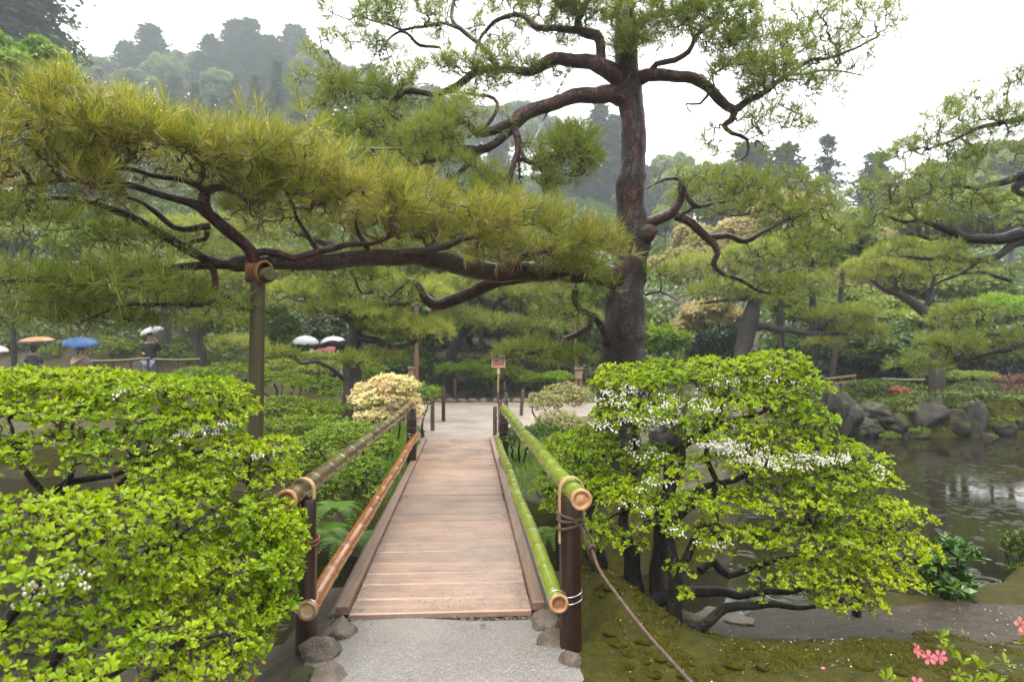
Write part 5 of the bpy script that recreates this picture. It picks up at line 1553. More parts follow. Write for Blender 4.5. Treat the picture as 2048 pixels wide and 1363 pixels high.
def left_shrub():
    base = np.array([-1.75, 2.55, gz(-1.75, 2.55)])
    root = thing("flowering_shrub", "wide lime green shrub with sparse white bells filling the left foreground", "shrub", tuple(base))
    s = [[(-60, 1500, 2.5, 80), (40, 1400, 2.5, 70), (130, 1290, 2.5, 56), (200, 1200, 2.5, 42), (260, 1130, 2.5, 30), (330, 1080, 2.55, 20), (400, 1030, 2.6, 13), (450, 1000, 2.7, 8)],
         [(100, 1420, 2.6, 70), (140, 1330, 2.6, 54), (200, 1260, 2.6, 40), (280, 1230, 2.6, 26), (360, 1180, 2.65, 18), (440, 1140, 2.7, 10)],
         [(150, 1420, 2.8, 60), (180, 1300, 2.9, 50), (190, 1180, 3.0, 44), (120, 1060, 3.1, 36), (110, 980, 3.15, 30), (170, 960, 3.2, 24), (250, 930, 3.2, 18), (330, 890, 3.25, 12), (420, 850, 3.3, 8)],
         [(110, 1010, 3.1, 26), (70, 960, 3.1, 22), (40, 900, 3.1, 16), (10, 830, 3.1, 10)],
         [(120, 1000, 3.12, 22), (150, 920, 3.15, 18), (140, 850, 3.2, 12), (160, 790, 3.25, 8)],
         [(205, 1110, 3.05, 20), (210, 1020, 3.1, 17), (240, 950, 3.2, 15), (330, 920, 3.25, 13), (420, 900, 3.3, 10), (520, 880, 3.35, 6)],
         [(300, 1400, 2.9, 50), (340, 1300, 2.95, 40), (400, 1220, 3.0, 28), (450, 1160, 3.05, 20), (500, 1100, 3.1, 13), (560, 1040, 3.15, 8)],
         [(330, 1330, 2.95, 30), (420, 1290, 2.95, 20), (500, 1250, 2.95, 13), (560, 1220, 2.95, 8)],
         [(200, 1350, 2.3, 40), (280, 1310, 2.3, 26), (370, 1280, 2.35, 16), (440, 1260, 2.4, 9)],
         [(-80, 1350, 2.0, 60), (20, 1230, 2.0, 40), (90, 1160, 2.05, 26), (160, 1100, 2.1, 15)],
         [(470, 1060, 3.1, 18), (490, 980, 3.15, 15), (500, 920, 3.2, 10)]]
    pads = [(40, 778, 3.1, 110, 42, 0.4, 210), (160, 775, 3.25, 110, 38, 0.4, 200), (280, 782, 3.3, 110, 34, 0.4, 190), (400, 790, 3.35, 90, 36, 0.35, 150), (60, 830, 3.0, 130, 40, 0.4, 190), (220, 830, 3.1, 120, 36, 0.4, 160), (360, 850, 3.2, 110, 36, 0.35, 150), (460, 830, 3.35, 50, 34, 0.3, 80), (90, 895, 2.9, 130, 30, 0.35, 110), (280, 890, 3.0, 90, 22, 0.3, 60),
            (440, 900, 3.2, 90, 26, 0.3, 80), (540, 905, 3.35, 55, 30, 0.25, 70), (420, 950, 3.1, 90, 24, 0.3, 70), (330, 1000, 2.9, 60, 20, 0.25, 40), (540, 960, 3.3, 50, 30, 0.25, 60),
            (60, 1050, 2.1, 110, 42, 0.3, 70), (200, 1030, 2.3, 120, 34, 0.3, 70), (310, 1050, 2.5, 70, 26, 0.25, 45), (50, 1120, 1.95, 110, 36, 0.25, 50), (130, 1165, 2.0, 60, 20, 0.2, 16),
            (420, 1040, 2.9, 90, 40, 0.3, 110), (520, 1060, 3.1, 70, 55, 0.25, 160), (570, 1080, 3.15, 34, 70, 0.2, 120), (470, 1130, 2.9, 100, 50, 0.3, 150), (560, 1150, 3.0, 44, 60, 0.2, 130), (380, 1120, 2.7, 70, 36, 0.3, 70), (530, 1220, 2.9, 60, 50, 0.2, 120), (430, 1220, 2.7, 80, 44, 0.25, 90), (330, 1190, 2.5, 70, 32, 0.25, 60), (250, 1220, 2.3, 80, 28, 0.25, 45), (220, 1290, 2.1, 110, 28, 0.25, 45), (60, 1300, 1.9, 110, 40, 0.25, 36), (330, 1280, 2.3, 80, 34, 0.25, 55), (430, 1310, 2.5, 80, 44, 0.2, 80), (500, 1290, 2.75, 44, 44, 0.2, 60), (380, 1350, 2.3, 80, 24, 0.2, 36), (160, 1360, 1.9, 120, 30, 0.2, 30), (460, 1360, 2.5, 40, 24, 0.2, 24), (590, 1090, 3.1, 24, 44, 0.12, 40)]
    fl = [(390, 860, 3.1, 40, 10, 0.2, 16), (430, 845, 3.15, 24, 8, 0.15, 8), (520, 895, 3.25, 44, 8, 0.2, 16), (110, 1150, 1.95, 60, 14, 0.1, 10), (70, 1180, 1.92, 30, 14, 0.08, 4), (270, 770, 3.1, 60, 10, 0.2, 8), (430, 1120, 2.7, 10, 6, 0.05, 2), (130, 880, 2.9, 50, 8, 0.1, 4), (340, 950, 3.0, 60, 14, 0.1, 6)]
    s = [[(a, b, c, w * 0.55) for a, b, c, w in q] for q in s]
    pads += [(150, 930, 2.9, 150, 16, 0.3, 30), (330, 940, 2.95, 60, 26, 0.25, 50), (260, 1000, 2.6, 80, 20, 0.25, 24), (60, 1010, 2.2, 80, 18, 0.25, 24), (380, 1000, 2.9, 70, 40, 0.3, 110), (250, 1120, 2.4, 90, 40, 0.3, 90), (120, 1230, 2.1, 110, 40, 0.25, 60), (330, 1150, 2.5, 80, 40, 0.3, 90)]
    shrub(root, s, pads, 0.027, 0.0016, 0.011, M["bark_dark"], M["lime"], 6, 300, fl, 0.0095, 60, dense=1.8)
left_shrub()
# ---------------------------------------------------------------- low clipped shrubs
SM_V = np.array([[0, 0, 0], [.5, .24, .05], [.5, -.24, .05], [1, 0, 0]], float)
SM_F = np.array([[0, 2, 1], [1, 2, 3]])

def mound(name, label, cat, spec_pads, leafmat, leaf=0.03, trunks=2, group=None, stem_h=0.45, k=5, stemmat="bark_dark", n_mult=1.0, up=0.75, zfix=None):
    """A clipped shrub: pads of small leaf whorls on forking stems that reach the ground."""
    px, py, d = spec_pads[0][:3]
    c = at(px, py, d)
    z = gz(c[0], c[1]) if zfix is None else zfix
    root = thing(name, label, cat, (c[0], c[1], z), group)
    P, D = pads_to_points([(a, b, e, f, g, h, max(6, int(n * n_mult))) for a, b, e, f, g, h, n in spec_pads], up=up)
    roots = []
    sm = MB()
    ext = (P[:, 0].max() - P[:, 0].min())
    low = P[:, 2].min()
    for t in range(trunks):
        a = np.array([c[0] + rng.uniform(-.08, .08) * ext, c[1] + rng.uniform(-.05, .05), z - 0.05])
        b = np.array([c[0] + (t + .5 - trunks / 2) / max(trunks, 1) * ext * 0.55, c[1] + rng.uniform(-.1, .1), max(low, z + 0.1)])
        m1 = a * .6 + b * .4 + rng.normal(0, .05 * ext, 3) * [1, 1, .3]; m2 = a * .25 + b * .75 + rng.normal(0, .05 * ext, 3) * [1, 1, .3]
        q = smooth_path(np.array([a, m1, m2, b]), 0.05)
        r = np.linspace(0.022, 0.011, len(q)) * (0.7 + ext * 0.35)
        tube(sm, q, r, 7, 0, 0.15)
        roots.append(q[len(q) // 2:])
    G, par, w, nR = grow(np.concatenate(roots), P, 0.3)
    twigs(sm, G, par, w, nR, 0.0022, 0.014, 3, crook=0.1)
    sm.build("stems", M[stemmat], root, kind="stuff")
    lm = MB()
    O, A, B, N, S = whorls(P, D, leaf * rng.uniform(0.75, 1.2, len(P)), k, (5, 55))
    scatter(lm, O, None, S, SM_V, SM_F, UV=(A, B, N))
    lm.build("foliage", M[leafmat], root, kind="stuff")
    return root

mound("clipped_shrub", "cream and pink new growth shrub beside the far end of the left handrail", "shrub",
      [(772, 800, 9.6, 70, 44, 0.5, 420), (790, 775, 9.6, 48, 26, 0.4, 220), (735, 805, 9.4, 36, 24, 0.3, 130), (820, 830, 9.5, 26, 36, 0.3, 120), (745, 835, 9.2, 40, 20, 0.3, 110)], "pieris", 0.055, 3, k=7, n_mult=1.5)
mound("clipped_shrub", "fresh green azalea behind the cream shrub next to the left stakes", "shrub", [(846, 795, 11.5, 32, 30, 0.4, 260), (868, 790, 11.5, 16, 20, 0.3, 90)], "azalea", 0.05, 2)
mound("low_juniper", "broad yellow green cloud pruned juniper left of the handrail", "shrub",
      [(690, 872, 8.2, 75, 26, 0.5, 420), (640, 890, 8.0, 60, 24, 0.4, 300), (740, 880, 8.2, 50, 24, 0.4, 260), (610, 925, 7.8, 40, 20, 0.3, 160)], "azalea_yel", 0.04, 3)
mound("low_juniper", "darker feathery shrub with twisted bare stems hanging beside the left handrail", "shrub",
      [(730, 940, 7.4, 46, 26, 0.3, 200), (690, 960, 7.3, 50, 26, 0.3, 200), (770, 900, 8.0, 30, 22, 0.3, 110), (650, 985, 7.2, 36, 22, 0.3, 100), (755, 985, 7.2, 24, 22, 0.25, 60)], "azalea", 0.04, 3)
mound("clipped_shrub", "light green low shrub with a blue grey stone in front of it", "shrub",
      [(570, 815, 12.0, 60, 24, 0.6, 330), (640, 820, 12.2, 60, 20, 0.6, 330), (600, 850, 11.2, 70, 22, 0.5, 330), (660, 850, 11.0, 40, 18, 0.4, 160)], "azalea_yel", 0.055, 3)
mound("clipped_shrub", "long light green hedge mound under the left side pine branches", "shrub",
      [(560, 760, 14.5, 60, 18, 0.6, 330), (630, 772, 14.2, 60, 20, 0.6, 330), (665, 790, 13.6, 30, 14, 0.4, 130)], "azalea_yel", 0.065, 3)
mound("clipped_shrub", "olive green mound left of the thick dark trunk stump", "shrub", [(560, 735, 17.5, 60, 16, 0.8, 300), (640, 738, 17, 50, 16, 0.8, 260)], "leaf_olive", 0.075, 3)
mound("clipped_shrub", "rounded green shrub right of the thick dark trunk", "shrub", [(730, 758, 14.5, 44, 22, 0.6, 260), (745, 742, 15, 30, 16, 0.5, 130)], "azalea_yel", 0.065, 2)
mound("clipped_shrub", "low spreading shrub behind the lime shrub's upper edge on the left", "shrub", [(470, 745, 15, 60, 18, 0.7, 300), (400, 750, 15.5, 50, 16, 0.7, 240)], "azalea", 0.07, 3)
mound("low_shrub", "lime leafed shrub at the water just left of the near handrail", "shrub", [(600, 940, 8.6, 50, 26, 0.4, 220), (560, 905, 9.2, 50, 30, 0.5, 240), (640, 930, 8.4, 30, 20, 0.3, 110)], "azalea_yel", 0.045, 2)
mound("dark_shrub", "small dark green shrub on bent stems right of the far bridge end", "shrub", [(1040, 872, 9.2, 36, 20, 0.3, 160), (1085, 868, 9.8, 34, 20, 0.35, 150), (1020, 885, 8.9, 20, 14, 0.2, 60)], "leaf_deep", 0.05, 3)
mound("pale_azalea", "pale pinkish azalea leaning over the path right of the green handrail", "shrub", [(1090, 808, 12.4, 40, 24, 0.5, 300), (1130, 790, 13.0, 46, 24, 0.5, 320), (1160, 800, 12.8, 30, 26, 0.4, 180)], "azalea_pale", 0.055, 3)
mound("pale_azalea", "second pale azalea in front of the leaning one near the lime shrub", "shrub", [(1115, 842, 11.0, 50, 20, 0.45, 300), (1150, 855, 10.6, 36, 18, 0.4, 180)], "azalea_pale", 0.05, 2)
mound("low_shrub", "small leafy lime shrub on the bank right of the lower green rail", "shrub", [(1130, 1010, 5.9, 50, 24, 0.3, 110), (1090, 980, 6.2, 30, 18, 0.25, 60), (1170, 1040, 5.7, 30, 24, 0.25, 60)], "azalea_yel", 0.05, 2)
mound("low_shrub", "lime shrub on the bank between the pale azaleas and the near flowering shrub", "shrub", [(1150, 930, 6.6, 56, 34, 0.4, 190), (1110, 905, 7.0, 36, 24, 0.3, 110), (1180, 880, 7.2, 40, 30, 0.35, 130)], "azalea_yel", 0.05, 3)
# row behind the far path
for px, py, d, rx, ry, mt, lab in ((902, 742, 21.2, 34, 15, "maple_lime", "flat topped bright green azalea behind the far path, left of the notice box"), (945, 738, 21.6, 34, 20, "maple_lime", "taller bright green azalea behind the far path beside the flat topped one"), (975, 755, 21.8, 30, 22, "maple_lime", "bright green azalea on many thin stems behind the notice box post"), (1025, 752, 22.0, 34, 20, "maple_mid", "mid green azalea right of the notice box"), (1056, 762, 21.6, 30, 20, "maple_mid", "darker azalea with fanned stems right of the notice box"), (1110, 757, 21.0, 38, 14, "maple_lime", "low green azalea at the right end of the row behind the far path")):
    mound("clipped_azalea", lab, "shrub", [(px, py, d, rx, ry, 0.6, 330)], mt, 0.085, 4, "clipped azaleas behind the far path")
for px, py, d, rx, ry, mt, lab in ((800, 735, 24, 60, 30, "leaf_deep", "dark green rounded hedge behind the thin brown poles on the left"), (860, 745, 24.5, 50, 30, "leaf_deep", "dark green hedge right of the tall brown pole"), (740, 735, 25, 40, 26, "leaf_dark", "dark hedge behind the thick trunk"),
                                 (430, 725, 21, 70, 22, "leaf_deep", "dark hedge behind the walkers' bamboo rail"), (340, 715, 24, 60, 30, "leaf_deep", "dark shrub behind the man under the white umbrella"), (225, 700, 24, 50, 26, "maple_mid", "green shrub between the blue and white umbrellas"), (60, 700, 25, 70, 30, "leaf_dark", "dark shrub behind the orange umbrella"), (120, 712, 24.5, 40, 20, "maple_mid", "green shrub behind the gap between the orange and blue umbrellas"),
                                 (640, 716, 19.5, 60, 11, "leaf_olive", "olive juniper hiding the walkers under clear umbrellas")):
    mound("hedge", lab, "hedge", [(px, py, d, rx, ry, 1.0, 420)], mt, 0.10, 4)
# far right bank
mound("flat_juniper", "flat topped juniper on spreading stems on the far bank", "shrub", [(1745, 772, 18.2, 58, 13, 0.6, 360), (1800, 776, 18.4, 40, 12, 0.5, 200)], "leaf_deep", 0.07, 5)
mound("red_shrub", "small orange red shrub on the far bank by the flat juniper", "shrub", [(1800, 782, 17.6, 26, 9, 0.3, 130)], "leaf_red", 0.05, 2)
mound("clipped_shrub", "yellow topped shrub on the far bank right of the pine trunk", "shrub", [(1950, 755, 19.0, 55, 12, 0.6, 330), (1930, 750, 19.2, 40, 9, 0.5, 150)], "leaf_olive", 0.06, 3)
mound("clipped_shrub", "dark green shrub under the yellow topped one on the far bank", "shrub", [(1955, 782, 18.4, 58, 18, 0.5, 360)], "leaf_deep", 0.06, 4)
mound("maroon_shrub", "maroon red leafed shrub at the right edge of the far bank", "shrub", [(2030, 762, 18.0, 36, 14, 0.5, 240), (2045, 785, 17.8, 40, 14, 0.5, 200)], "leaf_maroon", 0.06, 3)
mound("low_shrub", "olive shrub hanging over the boulders of the far bank", "shrub", [(1815, 805, 17.2, 36, 14, 0.4, 200), (1812, 822, 16.9, 26, 12, 0.3, 110)], "leaf_olive", 0.05, 2)
mound("low_shrub", "small blue green plant above the squarish boulder", "shrub", [(1905, 812, 17.1, 34, 8, 0.3, 150)], "rhodo", 0.05, 2)
mound("low_shrub", "green plant on the stones at the right of the far bank", "shrub", [(2010, 838, 17.0, 40, 9, 0.3, 150)], "azalea", 0.05, 2)
mound("low_shrub", "fern like green plant at the foot of the tall upright boulder", "shrub", [(1708, 828, 16.3, 14, 18, 0.2, 90)], "azalea", 0.05, 2)
mound("low_shrub", "bright green tuft at the waterline in the middle of the far bank", "shrub", [(1778, 872, 16.3, 20, 9, 0.2, 80), (1838, 862, 16.4, 22, 8, 0.2, 80), (1706, 868, 16.0, 18, 10, 0.2, 70)], "azalea", 0.05, 3)
mound("hedge", "long dark hedge at the back of the far bank lawn", "hedge", [(1740, 745, 24, 90, 13, 0.8, 420), (1830, 748, 24, 70, 12, 0.8, 330), (1660, 740, 24, 50, 14, 0.8, 240)], "leaf_dark", 0.10, 4)
# near right shore
mound("rhododendron", "leggy rhododendron with brown buds at the near shore right of the lime shrub", "shrub", [(1885, 1165, 5.1, 44, 34, 0.25, 70), (1910, 1110, 5.1, 40, 22, 0.25, 26), (1850, 1130, 5.1, 24, 26, 0.2, 22), (1945, 1115, 5.1, 14, 8, 0.1, 4), (1890, 1195, 5.05, 30, 18, 0.2, 26)], "rhodo", 0.085, 4, k=7)
mound("low_shrub", "small green azalea on the near shore beside the mossy stones", "shrub", [(1965, 1200, 5.5, 36, 20, 0.2, 110)], "rhodo", 0.05, 3)
mound("dark_shrub", "dark green conical shrub at the right frame edge over the water", "shrub", [(2048, 1110, 6.1, 26, 44, 0.25, 190), (2046, 1150, 6.0, 22, 22, 0.2, 60)], "leaf_deep", 0.05, 2)
mound("low_shrub", "tiny green shoot on a short mossy stump at the waterline", "plant", [(1718, 1252, 4.7, 22, 8, 0.06, 14)], "azalea", 0.06, 1)

def stump(px, py, d, w, h, label):
    c = at(px, py, d)
    mb = MB()
    tube(mb, [c + [0, 0, -0.08], c, c + [0.01, 0, h * 0.5], c + [0.0, 0, h]], np.array([1.25, 1.1, 0.95, 0.9]) * w / FPX * d / 2, 12, 0, 0.2)
    root = thing("tree_stump", label, "stump", tuple(c))
    mb.build("stem", M["bark_dark"], root, smooth=True)
stump(1712, 1258, 4.72, 20, 0.14, "short mossy stump standing in the wet mud at the waterline")

def fern(px, py, d, size, n, label):
    c = at(px, py, d)
    root = thing("fern", label, "fern", tuple(c), "ferns on the stream bank")
    for i in range(n):
        ph = i / n * 2 * math.pi + rng.uniform(-.3, .3)
        L = size * rng.uniform(0.7, 1.1)
        out = np.array([math.cos(ph), math.sin(ph), 0])
        t = np.linspace(0, 1, 17)
        mid = c + out[None] * (t * L * 0.85)[:, None] + np.array([0, 0, 1.0]) * (L * (0.75 * t - 0.95 * t ** 2.2))[:, None]
        T = norm(np.gradient(mid, axis=0)); S = norm(np.cross(T, [0, 0, 1.0])); N = np.cross(S, T)
        mb = MB()
        for q in range(1, 17):
            w = L * 0.22 * math.sin(math.pi * min(1, (q / 17) ** 0.7 * 0.95 + 0.05)) + 0.004
            for s in (-1, 1):
                b = mid[q]; dirn = norm(S[q] * s + T[q] * 0.35 - N[q] * 0.1)
                sd = T[q] * L * 0.020
                V = [b - sd, b + sd, b + dirn * w * 0.6 + sd * 0.8, b + dirn * w, b + dirn * w * 0.6 - sd * 0.8]
                mb.add(V, [[0, 1, 2], [0, 2, 4], [4, 2, 3]])
        tube(mb, mid[::4], np.linspace(0.004, 0.0015, len(mid[::4])), 3, 0, cap=False)
        mb.build("frond", M["fern"], root)
fern(650, 1065, 6.5, 0.42, 12, "green fern on the dark bank just left of the near handrail post")
fern(690, 1085, 6.3, 0.36, 11, "green fern hanging over the stream between the two left rails")
fern(745, 1075, 6.4, 0.34, 11, "bright fern at the water beside the left edge of the deck")
fern(672, 1020, 6.8, 0.40, 11, "yellowish fern drooping over the bank behind the rust orange rail")
fern(1100, 1070, 6.1, 0.28, 9, "small fern under the green rails on the right bank")

# ---------------------------------------------------------------- middle-distance pines
def mid_pine(label, base_px, d, trunk, limbs, pads, bark_="bark_grey", leaf="needle_far", size=0.17, zb=None, group=None, temps=None):
    b = at(base_px, 700, d); b[2] = gz(b[0], b[1]) if zb is None else zb
    root = thing("pine_tree", label, "tree", tuple(b), group)
    sp = [(base_px, 700 - (b[2] - 0.2 - EYE) / d * FPX, d, trunk[0][3] * 1.2)] + list(trunk)
    roots = []
    P, r = limb_path(sp, 0.12)
    mb = MB(); tube(mb, P, r, 14, 0, 0.15, freq=4); mb.build("trunk", M[bark_], root, smooth=True)
    roots.append(P[len(P) // 2:])
    for l in limbs:
        add_limb(root, l, M[bark_], roots, 0.15, 7, "limb", 0.03)
    P, D = pads_to_points(pads, up=0.6)
    G, par, w, nR = grow(np.concatenate(roots), P, 0.3)
    tw = MB(); twigs(tw, G, par, w, nR, 0.0045, 0.03, 3, crook=0.12)
    tw.build("twig_mass", M["twig"], root, kind="stuff")
    lm = MB(); emit_tufts(lm, P, D, size * rng.uniform(0.75, 1.2, len(P)), temps or TUFT_FAR)
    lm.build("needle_mass", [M[leaf], M["candle"]], root, kind="stuff")
    return root

mid_pine("pine with thick dark trunk and flat pads left of the path, over the clear umbrellas", 705, 13.0,
         [(706, 770, 13, 40), (702, 730, 13, 34), (706, 690, 13, 32), (712, 660, 13, 26), (700, 620, 13, 20), (690, 570, 13, 14)],
         [[(705, 690, 13, 18), (660, 690, 13, 12), (610, 690, 13, 8)], [(712, 670, 13, 18), (780, 690, 13, 13), (830, 680, 13.2, 9)], [(690, 760, 13, 9), (650, 728, 12.6, 8), (600, 722, 12.5, 9), (570, 700, 12.5, 6)], [(700, 640, 13, 16), (640, 610, 13, 10), (600, 600, 13, 6)], [(705, 630, 13, 14), (780, 610, 13, 10), (850, 600, 13, 6)]],
         [(760, 640, 13, 60, 20, 0.9, 200), (690, 625, 13, 80, 18, 0.9, 260), (800, 660, 13.2, 80, 22, 0.9, 330), (860, 670, 13.2, 50, 24, 0.7, 200), (620, 600, 13, 90, 40, 1.0, 380), (730, 580, 13, 90, 40, 1.0, 380), (830, 600, 13.2, 80, 34, 1.0, 330), (560, 712, 12.5, 30, 12, 0.5, 70), (760, 715, 13, 40, 10, 0.5, 80), (715, 722, 12.5, 30, 12, 0.5, 70)])
mid_pine("tall soft needled pine filling the haze behind the low limb, left of centre", 718, 17.5,
         [(716, 690, 17.5, 24), (712, 600, 17.5, 22), (708, 500, 17.5, 20), (722, 400, 17.5, 16), (740, 320, 17.5, 10)],
         [[(690, 500, 17.5, 16), (600, 470, 17.5, 9)], [(700, 460, 17.5, 16), (800, 430, 17.5, 9)], [(690, 540, 17.5, 16), (840, 520, 17.5, 8)], [(685, 560, 17.5, 14), (570, 560, 17.5, 8)]],
         [(700, 300, 17.5, 80, 40, 1.6, 330), (780, 350, 17.5, 90, 40, 1.6, 330), (640, 380, 17.5, 90, 40, 1.6, 330), (720, 430, 17.5, 110, 34, 1.6, 380), (850, 430, 17.5, 80, 34, 1.4, 280), (580, 470, 17.5, 80, 34, 1.4, 280), (820, 510, 17.5, 100, 34, 1.5, 330), (620, 540, 17.5, 100, 34, 1.5, 330), (740, 520, 17.5, 70, 28, 1.3, 200)], size=0.24)
mid_pine("leaning dark trunked pine behind the far azaleas under the long low limb", 905, 22.5,
         [(900, 730, 22.5, 24), (910, 690, 22.5, 22), (935, 655, 22.5, 19), (965, 630, 22.5, 17), (1000, 598, 22.5, 14), (1040, 570, 22.5, 11), (1070, 530, 22.5, 8)],
         [[(925, 690, 22.5, 18), (890, 650, 22.5, 14), (870, 610, 22.5, 8)], [(985, 625, 22.5, 14), (950, 580, 22.5, 10)]],
         [(880, 590, 22, 70, 30, 1.5, 280), (960, 570, 22.5, 80, 30, 1.6, 280), (1060, 600, 22.5, 80, 34, 1.6, 330), (1120, 570, 22.5, 80, 40, 1.6, 280), (1040, 500, 22.5, 90, 34, 1.6, 280), (1150, 640, 22.5, 50, 30, 1.3, 170), (930, 640, 22, 60, 22, 1.2, 200), (1000, 650, 21.8, 70, 18, 1.2, 170), (1080, 660, 22, 60, 18, 1.2, 150)], "bark_dark", size=0.26)
mid_pine("far bank pine with a long pink limb, right of the big trunk", 1478, 20.5,
         [(1482, 720, 20.5, 32), (1490, 680, 20.5, 32), (1500, 640, 20.5, 36), (1508, 610, 20.5, 26), (1515, 560, 20.5, 18), (1510, 500, 20.5, 12)],
         [[(1508, 650, 20.5, 18), (1545, 655, 20.5, 14), (1590, 662, 20.4, 12), (1640, 668, 20.3, 9), (1690, 664, 20.2, 6)], [(1600, 662, 20.4, 10), (1640, 650, 20.4, 8), (1665, 638, 20.4, 6)], [(1512, 590, 20.5, 14), (1450, 600, 20.5, 8), (1400, 608, 20.5, 5)], [(1515, 560, 20.5, 12), (1560, 520, 20.5, 7)]],
         [(1510, 600, 20.5, 60, 18, 1.1, 230), (1440, 585, 20.5, 60, 24, 1.1, 230), (1680, 635, 20.3, 70, 18, 1.0, 330), (1720, 668, 20.2, 50, 18, 0.9, 230), (1640, 690, 20.2, 40, 10, 0.7, 90), (1520, 520, 20.5, 90, 34, 1.4, 330), (1600, 570, 20.5, 70, 24, 1.2, 230), (1390, 540, 20.5, 50, 30, 1.1, 160)], size=0.22)
mid_pine("crooked pine on the far bank standing behind the squarish boulder", 1868, 17.8,
         [(1872, 790, 17.8, 30), (1874, 750, 17.8, 30), (1878, 700, 17.8, 28), (1878, 660, 17.8, 26), (1868, 635, 17.8, 26), (1845, 620, 17.8, 22), (1825, 605, 17.8, 18), (1800, 590, 17.8, 13), (1765, 578, 17.8, 9)],
         [[(1848, 622, 17.8, 15), (1862, 590, 17.8, 10), (1868, 550, 17.8, 7)], [(1800, 590, 17.8, 9), (1790, 560, 17.8, 6)], [(1770, 580, 17.8, 7), (1740, 560, 17.8, 5)]],
         [(1780, 560, 17.8, 70, 24, 1.0, 260), (1860, 540, 17.8, 70, 26, 1.0, 230), (1740, 540, 17.8, 50, 24, 0.9, 170), (1810, 510, 17.8, 70, 24, 1.0, 200)], size=0.2)
mid_pine("pine with a reddish leaning trunk behind the walkers on the left", 400, 19.5,
         [(402, 715, 19.5, 24), (395, 680, 19.5, 24), (385, 640, 19.5, 20), (380, 590, 19.5, 15), (390, 540, 19.5, 10)],
         [[(388, 650, 19.5, 10), (430, 640, 19.5, 7), (470, 645, 19.5, 5)], [(382, 610, 19.5, 10), (320, 600, 19.5, 6)]],
         [(450, 640, 19.5, 60, 22, 1.2, 280), (390, 560, 19.5, 90, 34, 1.5, 330), (300, 590, 19.5, 70, 30, 1.3, 230), (480, 560, 19.5, 70, 30, 1.3, 230), (480, 690, 18.5, 50, 14, 0.9, 160)], size=0.22)
mid_pine("pale olive pine crown in the left middle distance behind the pole", 330, 24.0,
         [(330, 680, 24, 22), (335, 560, 24, 18), (345, 470, 24, 10)],
         [[(335, 560, 24, 10), (260, 540, 24, 6)], [(340, 540, 24, 10), (430, 530, 24, 6)]],
         [(340, 470, 24, 90, 30, 1.8, 330), (270, 520, 24, 80, 28, 1.7, 280), (420, 520, 24, 90, 30, 1.8, 330), (480, 470, 24, 80, 34, 1.7, 280), (350, 540, 24, 110, 24, 1.7, 280)], size=0.28)

# ---------------------------------------------------------------- broadleaf trees
def sample_lobes(n, lobes, c, r, seed, flat=0.8):
    q = np.random.default_rng(seed)
    cs = norm(q.normal(0, 1, (lobes, 3))) * q.uniform(0.45, 0.95, (lobes, 1))
    cs[:, 2] = np.abs(cs[:, 2]) * 1.0 - 0.25
    rs = q.uniform(0.24, 0.42, lobes) * min(1.0, (34 / lobes) ** 0.4)
    i = q.integers(0, lobes, n)
    d = norm(q.normal(0, 1, (n, 3)))
    d[:, 2] = np.where(q.random(n) < 0.6, np.abs(d[:, 2]), d[:, 2])
    P = cs[i] + d * (rs[i] * q.uniform(0.6, 1.05, n))[:, None] * [1, 1, flat]
    return np.asarray(c) + P * np.asarray(r), norm(d + [0, 0, 0.4]), np.asarray(c) + cs * np.asarray(r)

SPRAY_V = []; SPRAY_F = []
_q = np.random.default_rng(5)
for i in range(6):
    ph = _q.uniform(0, 6.28); el = _q.uniform(-0.5, 0.5)
    d = np.array([math.cos(ph) * math.cos(el), math.sin(ph) * math.cos(el), math.sin(el)])
    s = norm(np.cross(d, [0, 0, 1.0])) * _q.uniform(.2, .3); o = _q.normal(0, 0.45, 3) * [1, 1, .4]
    k = len(SPRAY_V)
    SPRAY_V += [o, o + d * .5 + s, o + d * .5 - s, o + d]
    SPRAY_F += [[k, k + 2, k + 1], [k + 1, k + 2, k + 3]]
SPRAY_V = np.array(SPRAY_V); SPRAY_F = np.array(SPRAY_F)

def broad_tree(label, px, top_py, d, w_px, crown_h_px, mat, leaf, n=2600, name="maple_tree", lobes=22, seed=0, bark_="bark_dark", z=None, flat=0.6, group=None, wfac=1.0):
    b = at(px, 700, d); b[2] = gz(b[0], b[1]) if z is None else z
    top = at(px, top_py, d)
    r = np.array([w_px / 2 / FPX * d, w_px / 2 / FPX * d * 0.8, crown_h_px / 2 / FPX * d])
    c = np.array([b[0], d, top[2] - r[2] * 0.95])
    root = thing(name, label, "tree", tuple(b), group)
    n = int(n * 2.2); lobes = int(lobes * 1.5)
    P, D, cs = sample_lobes(n, lobes, c, r, seed + 11, flat)
    lm = MB(); scatter(lm, P, D, leaf * 0.62 * rng.uniform(0.7, 1.3, n), SPRAY_V, SPRAY_F)
    lm.build("crown", M[mat], root, kind="stuff")
    tm = MB()
    zc = max(c[2] - r[2] * 0.5, b[2] + 0.4)
    tr = smooth_path(np.array([b - [0, 0, .2], b * .6 + np.array([c[0], c[1], zc]) * .4 + rng.normal(0, .1, 3), [c[0], c[1], zc]]), 0.3)
    tube(tm, tr, np.linspace(0.05, 0.028, len(tr)) * max(r[0], 1.2), 10, 0, 0.12)
    G, par, w, nR = grow(tr[len(tr) // 2:], cs, 0.3)
    twigs(tm, G, par, w, nR, 0.018 * wfac, 0.08, 5)
    tm.build("trunk", M[bark_], root, smooth=True)
    return root

